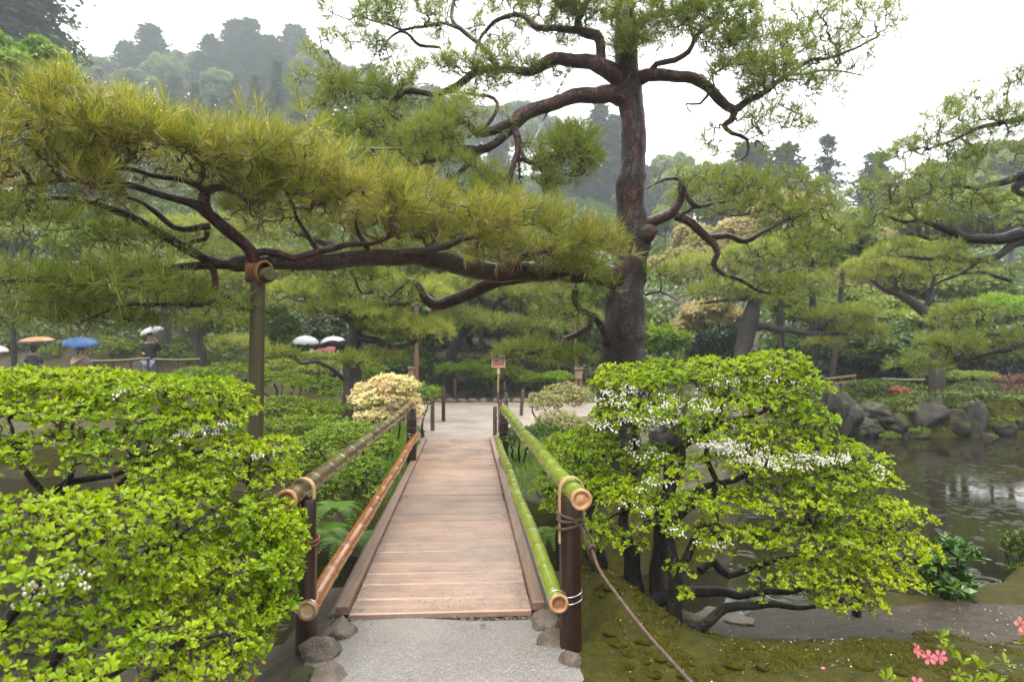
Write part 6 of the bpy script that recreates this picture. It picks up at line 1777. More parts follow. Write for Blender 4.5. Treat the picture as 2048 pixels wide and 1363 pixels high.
broad_tree("bright lime maple glowing through the gap under the left pine branches", 175, 430, 26, 190, 110, "maple_lime", 0.26, 2200, seed=1)
broad_tree("bright green maple in the upper left corner under the dark cedar", 30, 40, 22, 230, 240, "maple_lime", 0.24, 4200, seed=2, lobes=34)
broad_tree("pale cream green tree just right of the upper left maple", 120, 130, 26, 130, 130, "leaf_olive", 0.26, 1800, seed=3)
broad_tree("peach coloured maple right of the big trunk in the middle distance", 1560, 368, 29, 240, 190, "maple_peach", 0.30, 3400, seed=4, lobes=30)
broad_tree("tan maple low between the big trunk and the leaning far pine", 1425, 585, 25, 165, 115, "maple_peach", 0.24, 2000, seed=5)
broad_tree("peach maple behind the low right limb of the big pine", 1400, 440, 30, 190, 170, "maple_peach", 0.32, 2600, seed=6)
broad_tree("lime green round tree just right of the big trunk near the ground", 1318, 640, 22, 92, 80, "maple_lime", 0.22, 1700, seed=7)
broad_tree("dark green broad shrub tree under the tan maple", 1445, 640, 23, 130, 130, "leaf_dark", 0.24, 2600, seed=8, name="broadleaf_tree")
broad_tree("olive yellow maple behind the crooked far pine", 1760, 590, 26, 260, 90, "leaf_olive", 0.28, 2600, seed=9)
broad_tree("deep green tree behind the crooked far pine's trunk", 1790, 630, 23.5, 220, 150, "leaf_deep", 0.25, 3400, seed=10, name="broadleaf_tree")
broad_tree("vivid lime maple at the right behind the dark bare limbs", 1985, 570, 23, 170, 120, "maple_lime", 0.26, 2600, seed=11)
broad_tree("mid green tree at the right edge above the yellow topped shrub", 2010, 650, 24, 200, 120, "leaf_deep", 0.26, 2600, seed=12, name="broadleaf_tree")
broad_tree("yellow green tree high behind the right pine", 1930, 370, 31, 330, 170, "leaf_olive", 0.34, 3400, seed=13, lobes=30)
broad_tree("soft orange green tree left of the right pine's crown", 1720, 440, 30, 170, 170, "maple_peach", 0.32, 2200, seed=14)
broad_tree("green tree below the right pine's dark limbs", 1900, 510, 27, 260, 130, "maple_mid", 0.30, 2600, seed=15, name="broadleaf_tree")
broad_tree("green tree far behind the notice box under the low limb", 1090, 560, 30, 220, 160, "maple_mid", 0.30, 2400, seed=16, name="broadleaf_tree")
broad_tree("lime maple behind the leaning dark trunk", 980, 540, 32, 180, 110, "maple_lime", 0.30, 1800, seed=17)
broad_tree("dark evergreen behind the clear umbrellas", 620, 610, 26, 190, 150, "leaf_dark", 0.26, 3000, seed=18, name="broadleaf_tree")
broad_tree("deep green cypress like tree left of the clear umbrellas", 560, 610, 24, 80, 160, "leaf_deep", 0.22, 2200, seed=19, name="broadleaf_tree", flat=1.2)
broad_tree("dark green tree behind the walkers at the far left", 40, 590, 28, 220, 170, "leaf_dark", 0.28, 3000, seed=20, name="broadleaf_tree")
broad_tree("green tree behind the standing man on the path", 240, 580, 28, 210, 150, "leaf_deep", 0.28, 2800, seed=21, name="broadleaf_tree")
broad_tree("green maple behind the reddish leaning pine trunk", 440, 590, 28, 180, 150, "maple_mid", 0.28, 2200, seed=22)
broad_tree("dark tree behind the tall brown pole left of centre", 800, 600, 28, 220, 160, "leaf_deep", 0.28, 2800, seed=23, name="broadleaf_tree")
broad_tree("olive tree on the slope behind the left pine branches", 60, 400, 30, 220, 160, "leaf_olive", 0.32, 2400, seed=24, name="broadleaf_tree")
broad_tree("soft green tree on the slope left of the support pole", 430, 430, 32, 230, 150, "maple_mid", 0.34, 2400, seed=25, name="broadleaf_tree")
broad_tree("green tree at the foot of the big trunk on its right", 1270, 590, 27, 130, 170, "maple_mid", 0.28, 1800, seed=26, name="broadleaf_tree")
broad_tree("dim green tree deep in the shade at the middle of the far bank", 1640, 640, 27, 200, 150, "leaf_deep", 0.28, 2600, seed=27, name="broadleaf_tree")
broad_tree("lime tinted tree on the slope just left of the big trunk", 1180, 520, 29, 130, 150, "maple_lime", 0.30, 1600, seed=28)

# ---------------------------------------------------------------- conifers
def conifer_proto(name, label, h, r, mat, seed, levels=26, per=9, droop=0.3, group=None, spray=0.5, open_=0.0):
    q = np.random.default_rng(seed)
    root = thing(name, label, "tree", (0, 0, 0), group)
    tm = MB(); tube(tm, [[0, 0, -1.5], [0, 0, h * .3], [0, 0, h * .7], [0, 0, h * .985]], [h * .016, h * .013, h * .007, h * .001], 8, 0, 0.05)
    P = []; D = []; S = []; A0 = []; A1 = []
    for l in range(levels):
        t = 0.14 + 0.86 * (l + q.uniform(-.4, .4)) / levels
        z = h * min(t, 0.99)
        R0 = r * (1 - t) ** 0.75 * q.uniform(0.7, 1.1) + 0.12
        for k in range(per):
            if q.random() < open_:
                continue
            ph = q.uniform(0, 2 * math.pi); L = R0 * q.uniform(0.55, 1.1)
            m = max(3, int(L / (spray * 0.55)))
            u = np.linspace(0.25, 1, m)
            dr = np.array([math.cos(ph), math.sin(ph)])
            x = dr[None] * (u * L)[:, None]
            zz = z - droop * L * u ** 1.5 + 0.12 * L * u ** 4
            pp = np.concatenate([x, zz[:, None]], 1)
            P.append(pp + q.normal(0, .12 * spray, pp.shape)); D.append(np.tile([dr[0] * .4, dr[1] * .4, 1.0], (m, 1)))
            S.append(spray * (1.1 - 0.45 * u) * q.uniform(.8, 1.2, m))
            A0.append([0, 0, z]); A1.append(pp[-1])
    P = np.concatenate(P); D = np.concatenate(D); S = np.concatenate(S)
    lm = MB(); scatter(lm, P, D, S, SPRAY_V * [1, 1, .6] - [0, 0, .1], SPRAY_F)
    lm.build("crown", M[mat], root, kind="stuff")
    A0, A1 = np.array(A0), np.array(A1)
    U, V, W = frames(A1 - A0, False)
    X = np.stack([A0 - U * .03, A0 + U * .03, A1 + U * .008, A1 - U * .008], 1).reshape(-1, 3)
    tm.add(X, np.arange(len(X)).reshape(-1, 4))
    tm.build("trunk", M["bark_grey"], root, smooth=True)
    return root

def broad_proto(name, label, h, r, mat, seed, n=2600, leaf=0.55, lobes=26, group=None):
    root = thing(name, label, "tree", (0, 0, 0), group)
    P, D, cs = sample_lobes(n, lobes, np.array([0, 0, h * .62]), np.array([r, r, h * .40]), seed, 0.75)
    lm = MB(); scatter(lm, P, D, leaf * rng.uniform(.7, 1.3, n), SPRAY_V, SPRAY_F)
    lm.build("crown", M[mat], root, kind="stuff")
    tm = MB(); tr = smooth_path(np.array([[0, 0, -1.5], [.1, 0, h * .2], [0, 0.1, h * .4]]), .5)
    tube(tm, tr, np.linspace(h * .022, h * .014, len(tr)), 8, 0, .1)
    G, par, w, nR = grow(tr[len(tr) // 2:], cs, .3); twigs(tm, G, par, w, nR, .05, .2, 4)
    tm.build("trunk", M["bark_grey"], root, smooth=True)
    return root

def place_top(px, py_top, d):
    d = 2.2 * d - 20 if d >= 40 else d * 1.5
    p = at(px, py_top, d)
    return p[0], p[1], gz(p[0], p[1]), p[2]

H0 = 10.0
def put(proto, px, top, d, wscale, label=None, first=[None], group=None):
    x, y, z, zt = place_top(px, top, d)
    h = max(zt - z, 2.0)
    key = proto.name
    sc = (h / H0 * wscale, h / H0 * wscale, h / H0)
    if key not in USED:
        USED.add(key)
        proto.location = (x, y, z); proto.rotation_euler = (0, 0, rng.uniform(0, 6)); proto.scale = sc
        if label: proto["label"] = label
        if group: proto["group"] = group
        return proto
    return dup(proto, (x, y, z), rng.uniform(0, 6), sc, label, group)
USED = set()

LC = "tall hazy conifer in the forest on the hill ridge"
GC = "conifers of the hazy ridge forest"
LB = "rounded hazy broadleaf tree in the forest on the hill ridge"
GB = "broadleaf trees of the hazy ridge forest"
LS = "small pale cone shaped cedar in the row below the ridge forest"
GS = "young cedars below the ridge forest"
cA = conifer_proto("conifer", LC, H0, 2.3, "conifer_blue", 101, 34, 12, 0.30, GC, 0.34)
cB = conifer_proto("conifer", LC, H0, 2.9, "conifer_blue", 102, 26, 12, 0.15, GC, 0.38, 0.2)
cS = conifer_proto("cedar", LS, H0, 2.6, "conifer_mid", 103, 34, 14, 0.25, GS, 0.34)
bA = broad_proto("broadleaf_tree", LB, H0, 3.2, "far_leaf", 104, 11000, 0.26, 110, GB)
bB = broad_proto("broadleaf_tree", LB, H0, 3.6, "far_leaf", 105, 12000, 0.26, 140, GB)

# ridge silhouettes, back row to front row
rq = random.Random(9)
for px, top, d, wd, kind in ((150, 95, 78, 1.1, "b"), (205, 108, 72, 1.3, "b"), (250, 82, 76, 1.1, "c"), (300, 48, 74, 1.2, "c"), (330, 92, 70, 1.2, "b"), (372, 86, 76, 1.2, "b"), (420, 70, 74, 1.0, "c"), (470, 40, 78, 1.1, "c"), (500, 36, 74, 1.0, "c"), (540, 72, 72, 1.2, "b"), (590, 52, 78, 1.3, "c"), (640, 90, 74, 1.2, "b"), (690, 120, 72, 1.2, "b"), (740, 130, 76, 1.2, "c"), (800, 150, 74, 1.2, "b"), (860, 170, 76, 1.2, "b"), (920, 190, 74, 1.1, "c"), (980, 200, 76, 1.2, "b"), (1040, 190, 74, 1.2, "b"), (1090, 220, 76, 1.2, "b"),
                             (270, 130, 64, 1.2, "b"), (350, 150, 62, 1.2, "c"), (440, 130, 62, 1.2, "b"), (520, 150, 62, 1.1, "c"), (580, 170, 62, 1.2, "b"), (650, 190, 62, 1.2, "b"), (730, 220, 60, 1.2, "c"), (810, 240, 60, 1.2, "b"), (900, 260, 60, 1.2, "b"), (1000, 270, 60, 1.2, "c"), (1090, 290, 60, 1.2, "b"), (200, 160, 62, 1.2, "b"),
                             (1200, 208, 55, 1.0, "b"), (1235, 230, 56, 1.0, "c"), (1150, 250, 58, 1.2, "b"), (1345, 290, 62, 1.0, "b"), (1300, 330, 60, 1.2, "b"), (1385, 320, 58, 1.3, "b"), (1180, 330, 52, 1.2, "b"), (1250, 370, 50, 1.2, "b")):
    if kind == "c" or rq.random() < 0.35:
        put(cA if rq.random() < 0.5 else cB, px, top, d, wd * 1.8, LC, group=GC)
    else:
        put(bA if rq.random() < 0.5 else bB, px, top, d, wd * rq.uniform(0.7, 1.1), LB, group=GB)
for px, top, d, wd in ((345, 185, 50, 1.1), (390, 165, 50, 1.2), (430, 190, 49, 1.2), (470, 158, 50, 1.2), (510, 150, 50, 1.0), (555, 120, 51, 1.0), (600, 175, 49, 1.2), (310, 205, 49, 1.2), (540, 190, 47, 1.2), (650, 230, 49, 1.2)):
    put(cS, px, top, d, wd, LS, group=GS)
ORD = "first second third fourth fifth sixth seventh eighth ninth tenth eleventh twelfth thirteenth fourteenth fifteenth sixteenth seventeenth eighteenth nineteenth twentieth twenty-first twenty-second twenty-third twenty-fourth twenty-fifth twenty-sixth twenty-seventh twenty-eighth twenty-ninth thirtieth".split()
def number_from_left(group, text):
    obs = [o for o in COL.objects if o.get("group") == group and o.parent is None]
    obs.sort(key=lambda o: o.location.x / o.location.y)
    for i, o in enumerate(obs):
        o["label"] = text.replace("#", ORD[i])
number_from_left(GC, "tall hazy conifer on the ridge, # from the left among the ridge conifers")
number_from_left(GB, "hazy round crowned tree on the ridge, # from the left among those")
number_from_left(GS, "small pale cone shaped cedar below the ridge forest, # from the left")
number_from_left("small stones lining the back of the far path", "small pale kerb stone behind the far path, # from the left")
# single conspicuous ones
dk = conifer_proto("cedar_tree", "huge dark blue green cedar with drooping boughs in the upper left corner", H0, 4.2, "conifer_blue", 111, 26, 16, 0.45, None, 0.40)
x, y, z, zt = place_top(0, -330, 36)
dk.location = (x, y, z); dk.scale = tuple(np.array([1.0, 1.0, 1.0]) * (zt - z) / H0 * np.array([.95, .95, 1]))
cj = conifer_proto("conifer", "narrow open conifer standing alone against the white sky right of centre", H0, 2.4, "conifer_mid", 112, 28, 9, 0.1, None, 0.34, 0.2)
x, y, z, zt = place_top(1655, 262, 42); cj.location = (x, y, z); cj.scale = ((zt - z) / H0 * 1.35,) * 2 + ((zt - z) / H0,)
for px, top, d, wd, lab, pr, nm in ((1500, 282, 44, 1.25, "broad dark conifer behind the right limbs of the big pine", 113, "conifer"), (1575, 285, 43, 1.1, "dark conifer left of the lone narrow conifer against the sky", 114, "conifer"), (1750, 302, 42, 1.0, "dusky conifer right of the lone narrow conifer", 115, "conifer"), (1440, 330, 46, 1.2, "hazy conifer between the big trunk and the dark conifers", 116, "conifer")):
    o = conifer_proto(nm, lab, H0, 3.0, "conifer_mid", pr, 28, 13, 0.2, None, 0.38, 0.12)
    x, y, z, zt = place_top(px, top, d); o.location = (x, y, z); o.rotation_euler = (0, 0, px)
    o.scale = ((zt - z) / H0 * wd * 1.9,) * 2 + ((zt - z) / H0,)
for px, top, d, wd, lab, sd in ((1420, 300, 40, 1.1, "green tree on the slope behind the right limb of the big pine", 121), (1330, 400, 38, 1.2, "pale green tree beside the big trunk in the haze", 122), (1620, 400, 38, 1.2, "green tree below the lone narrow conifer", 123), (1800, 400, 38, 1.3, "green tree behind the left part of the right pine", 124), (1900, 300, 40, 1.3, "hazy tree behind the crown of the right pine", 125), (2020, 250, 42, 1.4, "hazy tree at the right edge behind the right pine", 126), (1120, 400, 36, 1.3, "soft green tree behind the gap between limbs and trunk", 127), (900, 380, 38, 1.4, "soft green tree behind the drooping centre limbs", 128), (760, 400, 36, 1.3, "soft green tree behind the left centre pine needles", 129), (560, 330, 36, 1.4, "soft green tree rising behind the left pine's golden needles", 130), (420, 300, 37, 1.4, "green tree below the young cedars on the left", 131), (250, 260, 36, 1.4, "green tree behind the golden pine needles at upper left", 132), (90, 250, 34, 1.3, "green tree below the upper left maple", 133)):
    o = broad_proto("broadleaf_tree", lab, H0, 4.0, ("far_leaf", "maple_mid", "leaf_olive")[sd % 3], sd, 7000, 0.25, 80)
    x, y, z, zt = place_top(px, top, d); o.location = (x, y, z); o.scale = ((zt - z) / H0 * wd * .8,) * 2 + ((zt - z) / H0,)
# thin trunks on the shaded slope behind the far path
for i, (px, d, w, lab) in enumerate(((1040, 25, 9, "thin dark trunk on the mossy slope right of the notice box"), (1118, 26, 10, "slim trunk on the mossy slope beside the reddish pole"), (1000, 27, 8, "straight dark trunk on the mossy slope above the notice box"), (962, 26, 12, "dark trunk left of the notice box on the slope"), (1660, 22.5, 13, "pale leaning trunk beside the low bamboo fence"), (1625, 23, 18, "dark mossy trunk behind the low bamboo fence"), (1560, 23, 14, "grey trunk behind the leaning far pine"))):
    b = at(px, 700, d); b[2] = gz(b[0], b[1])
    root = thing("slim_tree", lab, "tree", tuple(b))
    lean = (0.5 if i == 4 else 0.12 * math.sin(i * 2)) ; hh = 4.6
    tp = b + np.array([lean, 0, hh])
    mb = MB(); q = smooth_path(np.array([b - [0, 0, .3], b * .6 + tp * .4 + [0.06, 0, 0], tp]), .3)
    tube(mb, q, np.linspace(w / FPX * d / 2, w / FPX * d / 3, len(q)), 8, 0, .1); mb.build("trunk", M["bark_dark" if i != 4 else "bark_grey"], root, smooth=True)
    P, D, cs = sample_lobes(700, 10, tp, np.array([1.6, 1.4, 1.0]), 300 + i, .6)
    mb = MB(); scatter(mb, P, D, 0.26 * rng.uniform(.7, 1.3, 700), SPRAY_V, SPRAY_F); mb.build("crown", M[("maple_mid", "leaf_deep", "leaf_olive")[i % 3]], root, kind="stuff")
    mb = MB(); G, par, w_, nR = grow(q[len(q) // 2:], cs, .3); twigs(mb, G, par, w_, nR, .015, .05, 4); mb.build("branch_mass", M["bark_dark"], root, kind="stuff")

broad_tree("tall leafy tree roofing the slope behind the far azaleas", 940, 470, 27, 330, 150, "maple_mid", 0.30, 3000, seed=31, name="broadleaf_tree")
broad_tree("shady evergreen on the slope between notice box and big trunk", 1090, 610, 26.5, 230, 100, "leaf_deep", 0.28, 2400, seed=32, name="broadleaf_tree")
broad_tree("shady evergreen on the slope left of the notice box", 870, 600, 27, 200, 110, "leaf_deep", 0.28, 2400, seed=33, name="broadleaf_tree")
broad_tree("light green maple above the far bank beside the long pink limb", 1650, 560, 28, 200, 120, "maple_mid", 0.28, 2400, seed=34)
broad_tree("peach tinted maple crown above the far bank lawn", 1700, 520, 29, 200, 130, "maple_peach", 0.28, 2200, seed=35)
broad_tree("misty green tree added to close the sky gap the pond mirrors, below the lone narrow conifer", 1690, 405, 36, 190, 170, "maple_mid", 0.34, 2400, seed=36, name="broadleaf_tree")  # added tree: blocks the bright sky patch reflected in the pond
broad_tree("misty olive tree left of the right pine's lower limbs", 1790, 430, 35, 190, 150, "leaf_olive", 0.34, 2400, seed=37, name="broadleaf_tree")  # second added tree, also keeping sky out of the pond's reflection
def forest_floor():
    """Undergrowth on the slopes: a mass nobody could count."""
    n = 70000
    y = rng.uniform(24, 160, n) ; x = rng.uniform(-0.95, 0.95, n) * y
    keep = ~((np.abs(x + 0.5) < 3.2) & (y < 30))
    x, y = x[keep], y[keep]
    z = ground(x, y)
    P = np.stack([x, y, z + rng.uniform(0, 0.5, len(x))], 1)
    mb = MB(); scatter(mb, P, np.tile([0, 0, 1.0], (len(x), 1)), rng.uniform(.15, .42, len(x)) * (0.35 + y / 45), SPRAY_V * [1, 1, 1.4], SPRAY_F)
    mb.build("undergrowth", M["leaf_deep"], kind="stuff")
forest_floor()

def bank_plants(name, mat, n, xr, yr, size, seed, thr, zlo=0.05, excl=None):
    q = np.random.default_rng(seed)
    x = q.uniform(*xr, n); y = q.uniform(*yr, n)
    den = np.array([mnoise.noise(Vector((a * 1.1 + seed, b * 1.1, 0))) for a, b in zip(x, y)])
    k = den > thr
    if excl is not None:
        k &= ~excl(x, y)
    x, y = x[k], y[k]; z = ground(x, y); k = z > WATER + zlo; x, y, z = x[k], y[k], z[k]
    P = np.stack([x, y, z + q.uniform(0, 1, len(x)) * size * .8], 1)
    mb = MB(); scatter(mb, P, norm(q.normal(0, .4, P.shape) + [0, 0, 1]), size * q.uniform(.6, 1.3, len(x)), SPRAY_V, SPRAY_F)
    mb.build(name, M[mat], kind="stuff")
near_path = lambda x, y: ((np.abs(x - axis_x(y)) < 0.95) & (y < 11.5)) | ((y > 11.2) & (x > np.interp(y, [11.2, 13.8, 16.2, 19.5], [-1.8, -2.1, -2.8, -4.2])) & (x < np.interp(y, [11.2, 13.8, 16.2, 19.5], [0.1, .8, 2.6, 4.4])))
bank_plants("ground_cover", "azalea", 5200, (-7, -1.2), (6.6, 15.5), 0.07, 41, 0.0, 0.05, near_path)
bank_plants("ground_cover", "leaf_deep", 4200, (-7, -1.2), (6.5, 15.5), 0.08, 42, 0.05, 0.0, near_path)
bank_plants("ground_cover", "azalea_yel", 2200, (0.2, 5), (6.4, 14), 0.06, 43, 0.12, 0.05, near_path)
bank_plants("ground_cover", "leaf_deep", 7000, (6, 15), (15.5, 19.2), 0.09, 44, -0.15, 0.0)
bank_plants("ground_cover", "leaf_olive", 2600, (6, 15), (16.2, 19.4), 0.08, 45, 0.12, 0.1)
bank_plants("ground_cover", "leaf_dark", 14000, (-9, 15), (22.6, 27), 0.13, 46, -0.05, 0.1)
# ---------------------------------------------------------------- stakes, poles, notice box, low fences
def stake(px, base_py, top_py, d, w, label, mat="stake", lean=0.0, z0=None):
    b = at(px, base_py, d); t = at(px + lean, top_py, d)
    b2 = b.copy(); b2[2] = min(b[2], gz(b[0], b[1])) - 0.1
    r = w / FPX * d / 2
    mb = MB(); tube(mb, [b2, b, b * .5 + t * .5, t - [0, 0, r * .5], t], [r, r, r * .97, r * .95, r * .7], 12, 0, .06)
    o = mb.build("stake", M[mat], smooth=True)
    return tag(o, label, "stake", "stakes of the rope barrier at the far end of the bridge")
stake(865, 864, 797, 12.6, 8.5, "dark stake left of the far path nearest the bridge")
stake(887, 843, 774, 14.2, 8, "taller dark stake left of the far path behind the first")
stake(990, 875, 812, 11.8, 8.5, "dark stake with a cord hanging from it just right of the deck's far end")
stake(1000, 862, 800, 12.4, 8.5, "brown stake between the cord stake and the green handrail end")
stake(1012, 850, 785, 13.2, 7.5, "dark stake standing behind the end of the green handrail")
stake(1042, 832, 777, 15.4, 7, "brown leaning stake at the right side of the far path", lean=4)
stake(910, 800, 758, 19.6, 6, "thin grey stake at the back of the far path below the flat azalea")
stake(1009, 798, 762, 19.8, 5, "thin brown stake beside the notice box post")
stake(828, 885, 824, 9.6, 9, "black stake right behind the far left bridge post")
def slack_rope(a, b, sag, label, r=0.006):
    t = np.linspace(0, 1, 12)
    p = a[None] * (1 - t)[:, None] + b[None] * t[:, None]
    p[:, 2] -= sag * 4 * t * (1 - t)
    mb = MB(); twisted(mb, p, r)
    return tag(mb.build("rope", M["rope"], smooth=True), label, "rope")
slack_rope(at(828, 838, 9.6), at(865, 806, 12.6), 0.06, "thin slack cord between the left stakes at the bridge's far end")
slack_rope(at(992, 826, 11.75), at(1002, 850, 9.2), 0.02, "thin cord running from the right stake to the far bridge post")
slack_rope(at(1001, 806, 12.4), at(1012, 792, 13.2), 0.03, "short cord looped between the two right stakes")
def pole(px, base_py, top_py, d, w, label, lean=0, mat="prop_brown"):
    b = at(px, base_py, d); t = at(px + lean, top_py, d); b[2] = min(b[2], gz(b[0], b[1])) - .1
    r = w / FPX * d / 2
    mb = MB(); tube(mb, [b, b * .5 + t * .5, t], [r * 1.1, r, r * .9], 10, 0, .05)
    return tag(mb.build("prop_pole", M[mat], smooth=True), label, "support pole", "poles propping the pine limbs")
pole(833, 770, 612, 16.0, 9, "tall straight brown prop pole left of the path behind the cream shrub")
pole(747, 735, 640, 18.0, 6, "short brown prop pole right of the thick trunk")
pole(757, 738, 650, 18.2, 6, "dark prop pole right beside the short brown one")
pole(1152, 730, 640, 19.5, 5, "thin reddish prop pole left of the big trunk", lean=-1)
pole(1572, 720, 660, 20.8, 5, "slanting brown prop pole under the far pine's pink limb", lean=-14)
pole(1117, 690, 640, 22, 4, "thin brown prop pole on the slope left of the big trunk")

def notice_box():
    d = 19.3
    b = at(996, 800, d); b[2] = gz(b[0], b[1])
    root = thing("notice_box", "small roofed wooden notice box with a red strip on a slim post", "sign", tuple(b))
    mb = MB(); tube(mb, [b - [0, 0, .15], at(996, 783, d)], [0.034, 0.034], 10); mb.build("post_sleeve", M["under"], root, smooth=True)
    mb = MB(); tube(mb, [at(996, 786, d), at(997, 740, d)], [0.026, 0.024], 10); mb.build("post", M["bam_dry"], root, smooth=True)
    mb = MB(); box(mb, at(997, 741, d) + [0, -0.03, 0], (0.042, 0.015, 0.085), None, 0, 0.004); mb.build("label_plate", M["pale_wood"], root)
    c = at(997, 724, d)
    mb = MB(); box(mb, c, (0.175, 0.05, 0.135)); mb.build("box", M["board"], root)
    for sx in (-1, 1):
        mb = MB(); box(mb, c + [sx * 0.178, -0.052, 0], (0.012, 0.02, 0.14)); mb.build("frame_strip", M["pale_wood"], root)
    mb = MB(); box(mb, c + [0, -0.053, -0.132], (0.19, 0.022, 0.012)); mb.build("frame_strip", M["pale_wood"], root)
    mb = MB(); box(mb, c + [0.0, -0.054, -0.095], (0.155, 0.006, 0.024)); mb.build("red_strip", M["red_paint"], root)
    for s in (-1, 1):
        a = math.radians(14 * s)
        ax = np.array([[math.cos(a), 0, -math.sin(a)], [0, 1, 0], [math.sin(a), 0, math.cos(a)]])
        mb = MB(); box(mb, c + [s * 0.125 - 0.01, -0.02, 0.165], (0.135, 0.12, 0.010), ax, 0, .003); mb.build("roof_board", M["board"], root)
    # brush marks on the board: one round mark and a short stroke
    mb = MB(); a = np.arange(12) / 12 * 2 * math.pi
    p = c + np.stack([-0.055 + .03 * np.cos(a), np.full(12, -0.0535), 0.04 + .032 * np.sin(a)], 1)
    mb.add(np.concatenate([p, [c + [-0.055, -0.0535, 0.04]]]), [[k, (k + 1) % 12, 12] for k in range(12)])
    for x0, x1, zz in ((-0.04, 0.0, -0.045), (0.01, 0.05, -0.05)):
        box(mb, c + [(x0 + x1) / 2, -0.0535, zz], ((x1 - x0) / 2, 0.002, 0.012))
    mb.build("brush_mark", M["ink"], root)
notice_box()

def wood_marker(px, py, d, w, h, label):
    c = at(px, py, d); b = c.copy(); b[2] = gz(b[0], b[1])
    ww, hh = w / FPX * d / 2, h / FPX * d / 2
    root = thing("wooden_marker", label, "sign", tuple(b))
    for s in (-1, 1):
        mb = MB(); box(mb, np.array([c[0] + s * ww * .6, c[1], (b[2] - .1 + c[2]) / 2]), (0.035, 0.035, (c[2] - b[2] + .1) / 2)); mb.build("leg", M["prop_brown"], root)
    mb = MB(); box(mb, c, (ww, .06, hh), None, 0, .02); mb.build("board", M["board"], root)
    mb = MB(); box(mb, c + [0, 0, hh + .02], (ww * 1.15, .1, .02), None, 0, .005); mb.build("cap", M["board"], root)
wood_marker(1157, 748, 18.5, 15, 20, "small brown wooden board on two legs left of the big trunk")
wood_marker(822, 745, 17.0, 10, 16, "small dark wooden board at the foot of the tall brown pole")

def low_fence():
    d = 21.0
    a, b = at(1646, 757, d), at(1710, 750, d)
    root = thing("bamboo_fence", "low brown bamboo fence of two rails on the far bank", "fence", tuple(np.array([a[0], d, gz(a[0], d)])))
    for t in (0.04, 0.55, 0.98):
        p = a + (b - a) * t
        mb = MB(); tube(mb, [[p[0], d, gz(p[0], d) - .1], [p[0], d, p[2] + .05]], [.045, .045], 8); mb.build("fence_post", M["prop_brown"], root, smooth=True)
    for dz in (0.0, -0.17):
        mb = MB(); tube(mb, [a + [0, -.06, dz - .01], b + [0, -.06, dz - .01]], .03, 8); mb.build("rail", M["bam_dry"], root, smooth=True)
low_fence()
def rail_line(p, q, label, posts=3, mat="bam_rail_far", r=0.03):
    root = thing("bamboo_rail_fence", label, "fence", (p[0], p[1], gz(p[0], p[1])))
    mb = MB(); tube(mb, [p, (p + q) / 2 + [0, 0, -.02], q], r, 8); mb.build("rail", M[mat], root, smooth=True)
    for t in np.linspace(0.05, .95, posts):
        c = p + (q - p) * t
        mb = MB(); tube(mb, [[c[0], c[1] + .06, gz(c[0], c[1]) - .1], [c[0], c[1] + .06, c[2] + .04]], .035, 8); mb.build("fence_post", M["stake"], root, smooth=True)
rail_line(at(1764, 757, 21.0), at(1850, 759, 20.6), "long pale bamboo rail along the back of the far bank lawn")
rail_line(at(1826, 792, 18.6), at(1868, 790, 18.4), "short low bamboo rail left of the crooked far pine's trunk", 2, "bam_dry")
rail_line(at(1884, 787, 18.4), at(1898, 786, 18.4), "short low bamboo rail right of the crooked far pine's trunk", 2, "bam_dry")
rail_line(at(180, 722, 17.5), at(300, 716, 18.0), "olive bamboo rail in front of the walkers left of the standing man", 4)
rail_line(at(306, 718, 18.0), at(400, 718, 18.3), "olive bamboo rail right of the standing man", 3)

# ---------------------------------------------------------------- people
def skinmesh(name, verts, edges, radii, mat, parent, subsurf=1, root_i=0):
    me = bpy.data.meshes.new(name)
    me.from_pydata([tuple(v) for v in verts], edges, [])
    me.materials.append(mat)
    o = link(name, me, parent)
    o.modifiers.new("skin", 'SKIN')
    for i, r in enumerate(radii):
        sv = me.skin_vertices[0].data[i]
        sv.radius = r if isinstance(r, tuple) else (r, r)
        sv.use_root = (i == root_i)
    o.modifiers["skin"].use_smooth_shade = True
    if subsurf:
        m = o.modifiers.new("sub", 'SUBSURF'); m.levels = subsurf; m.render_levels = subsurf
    return o

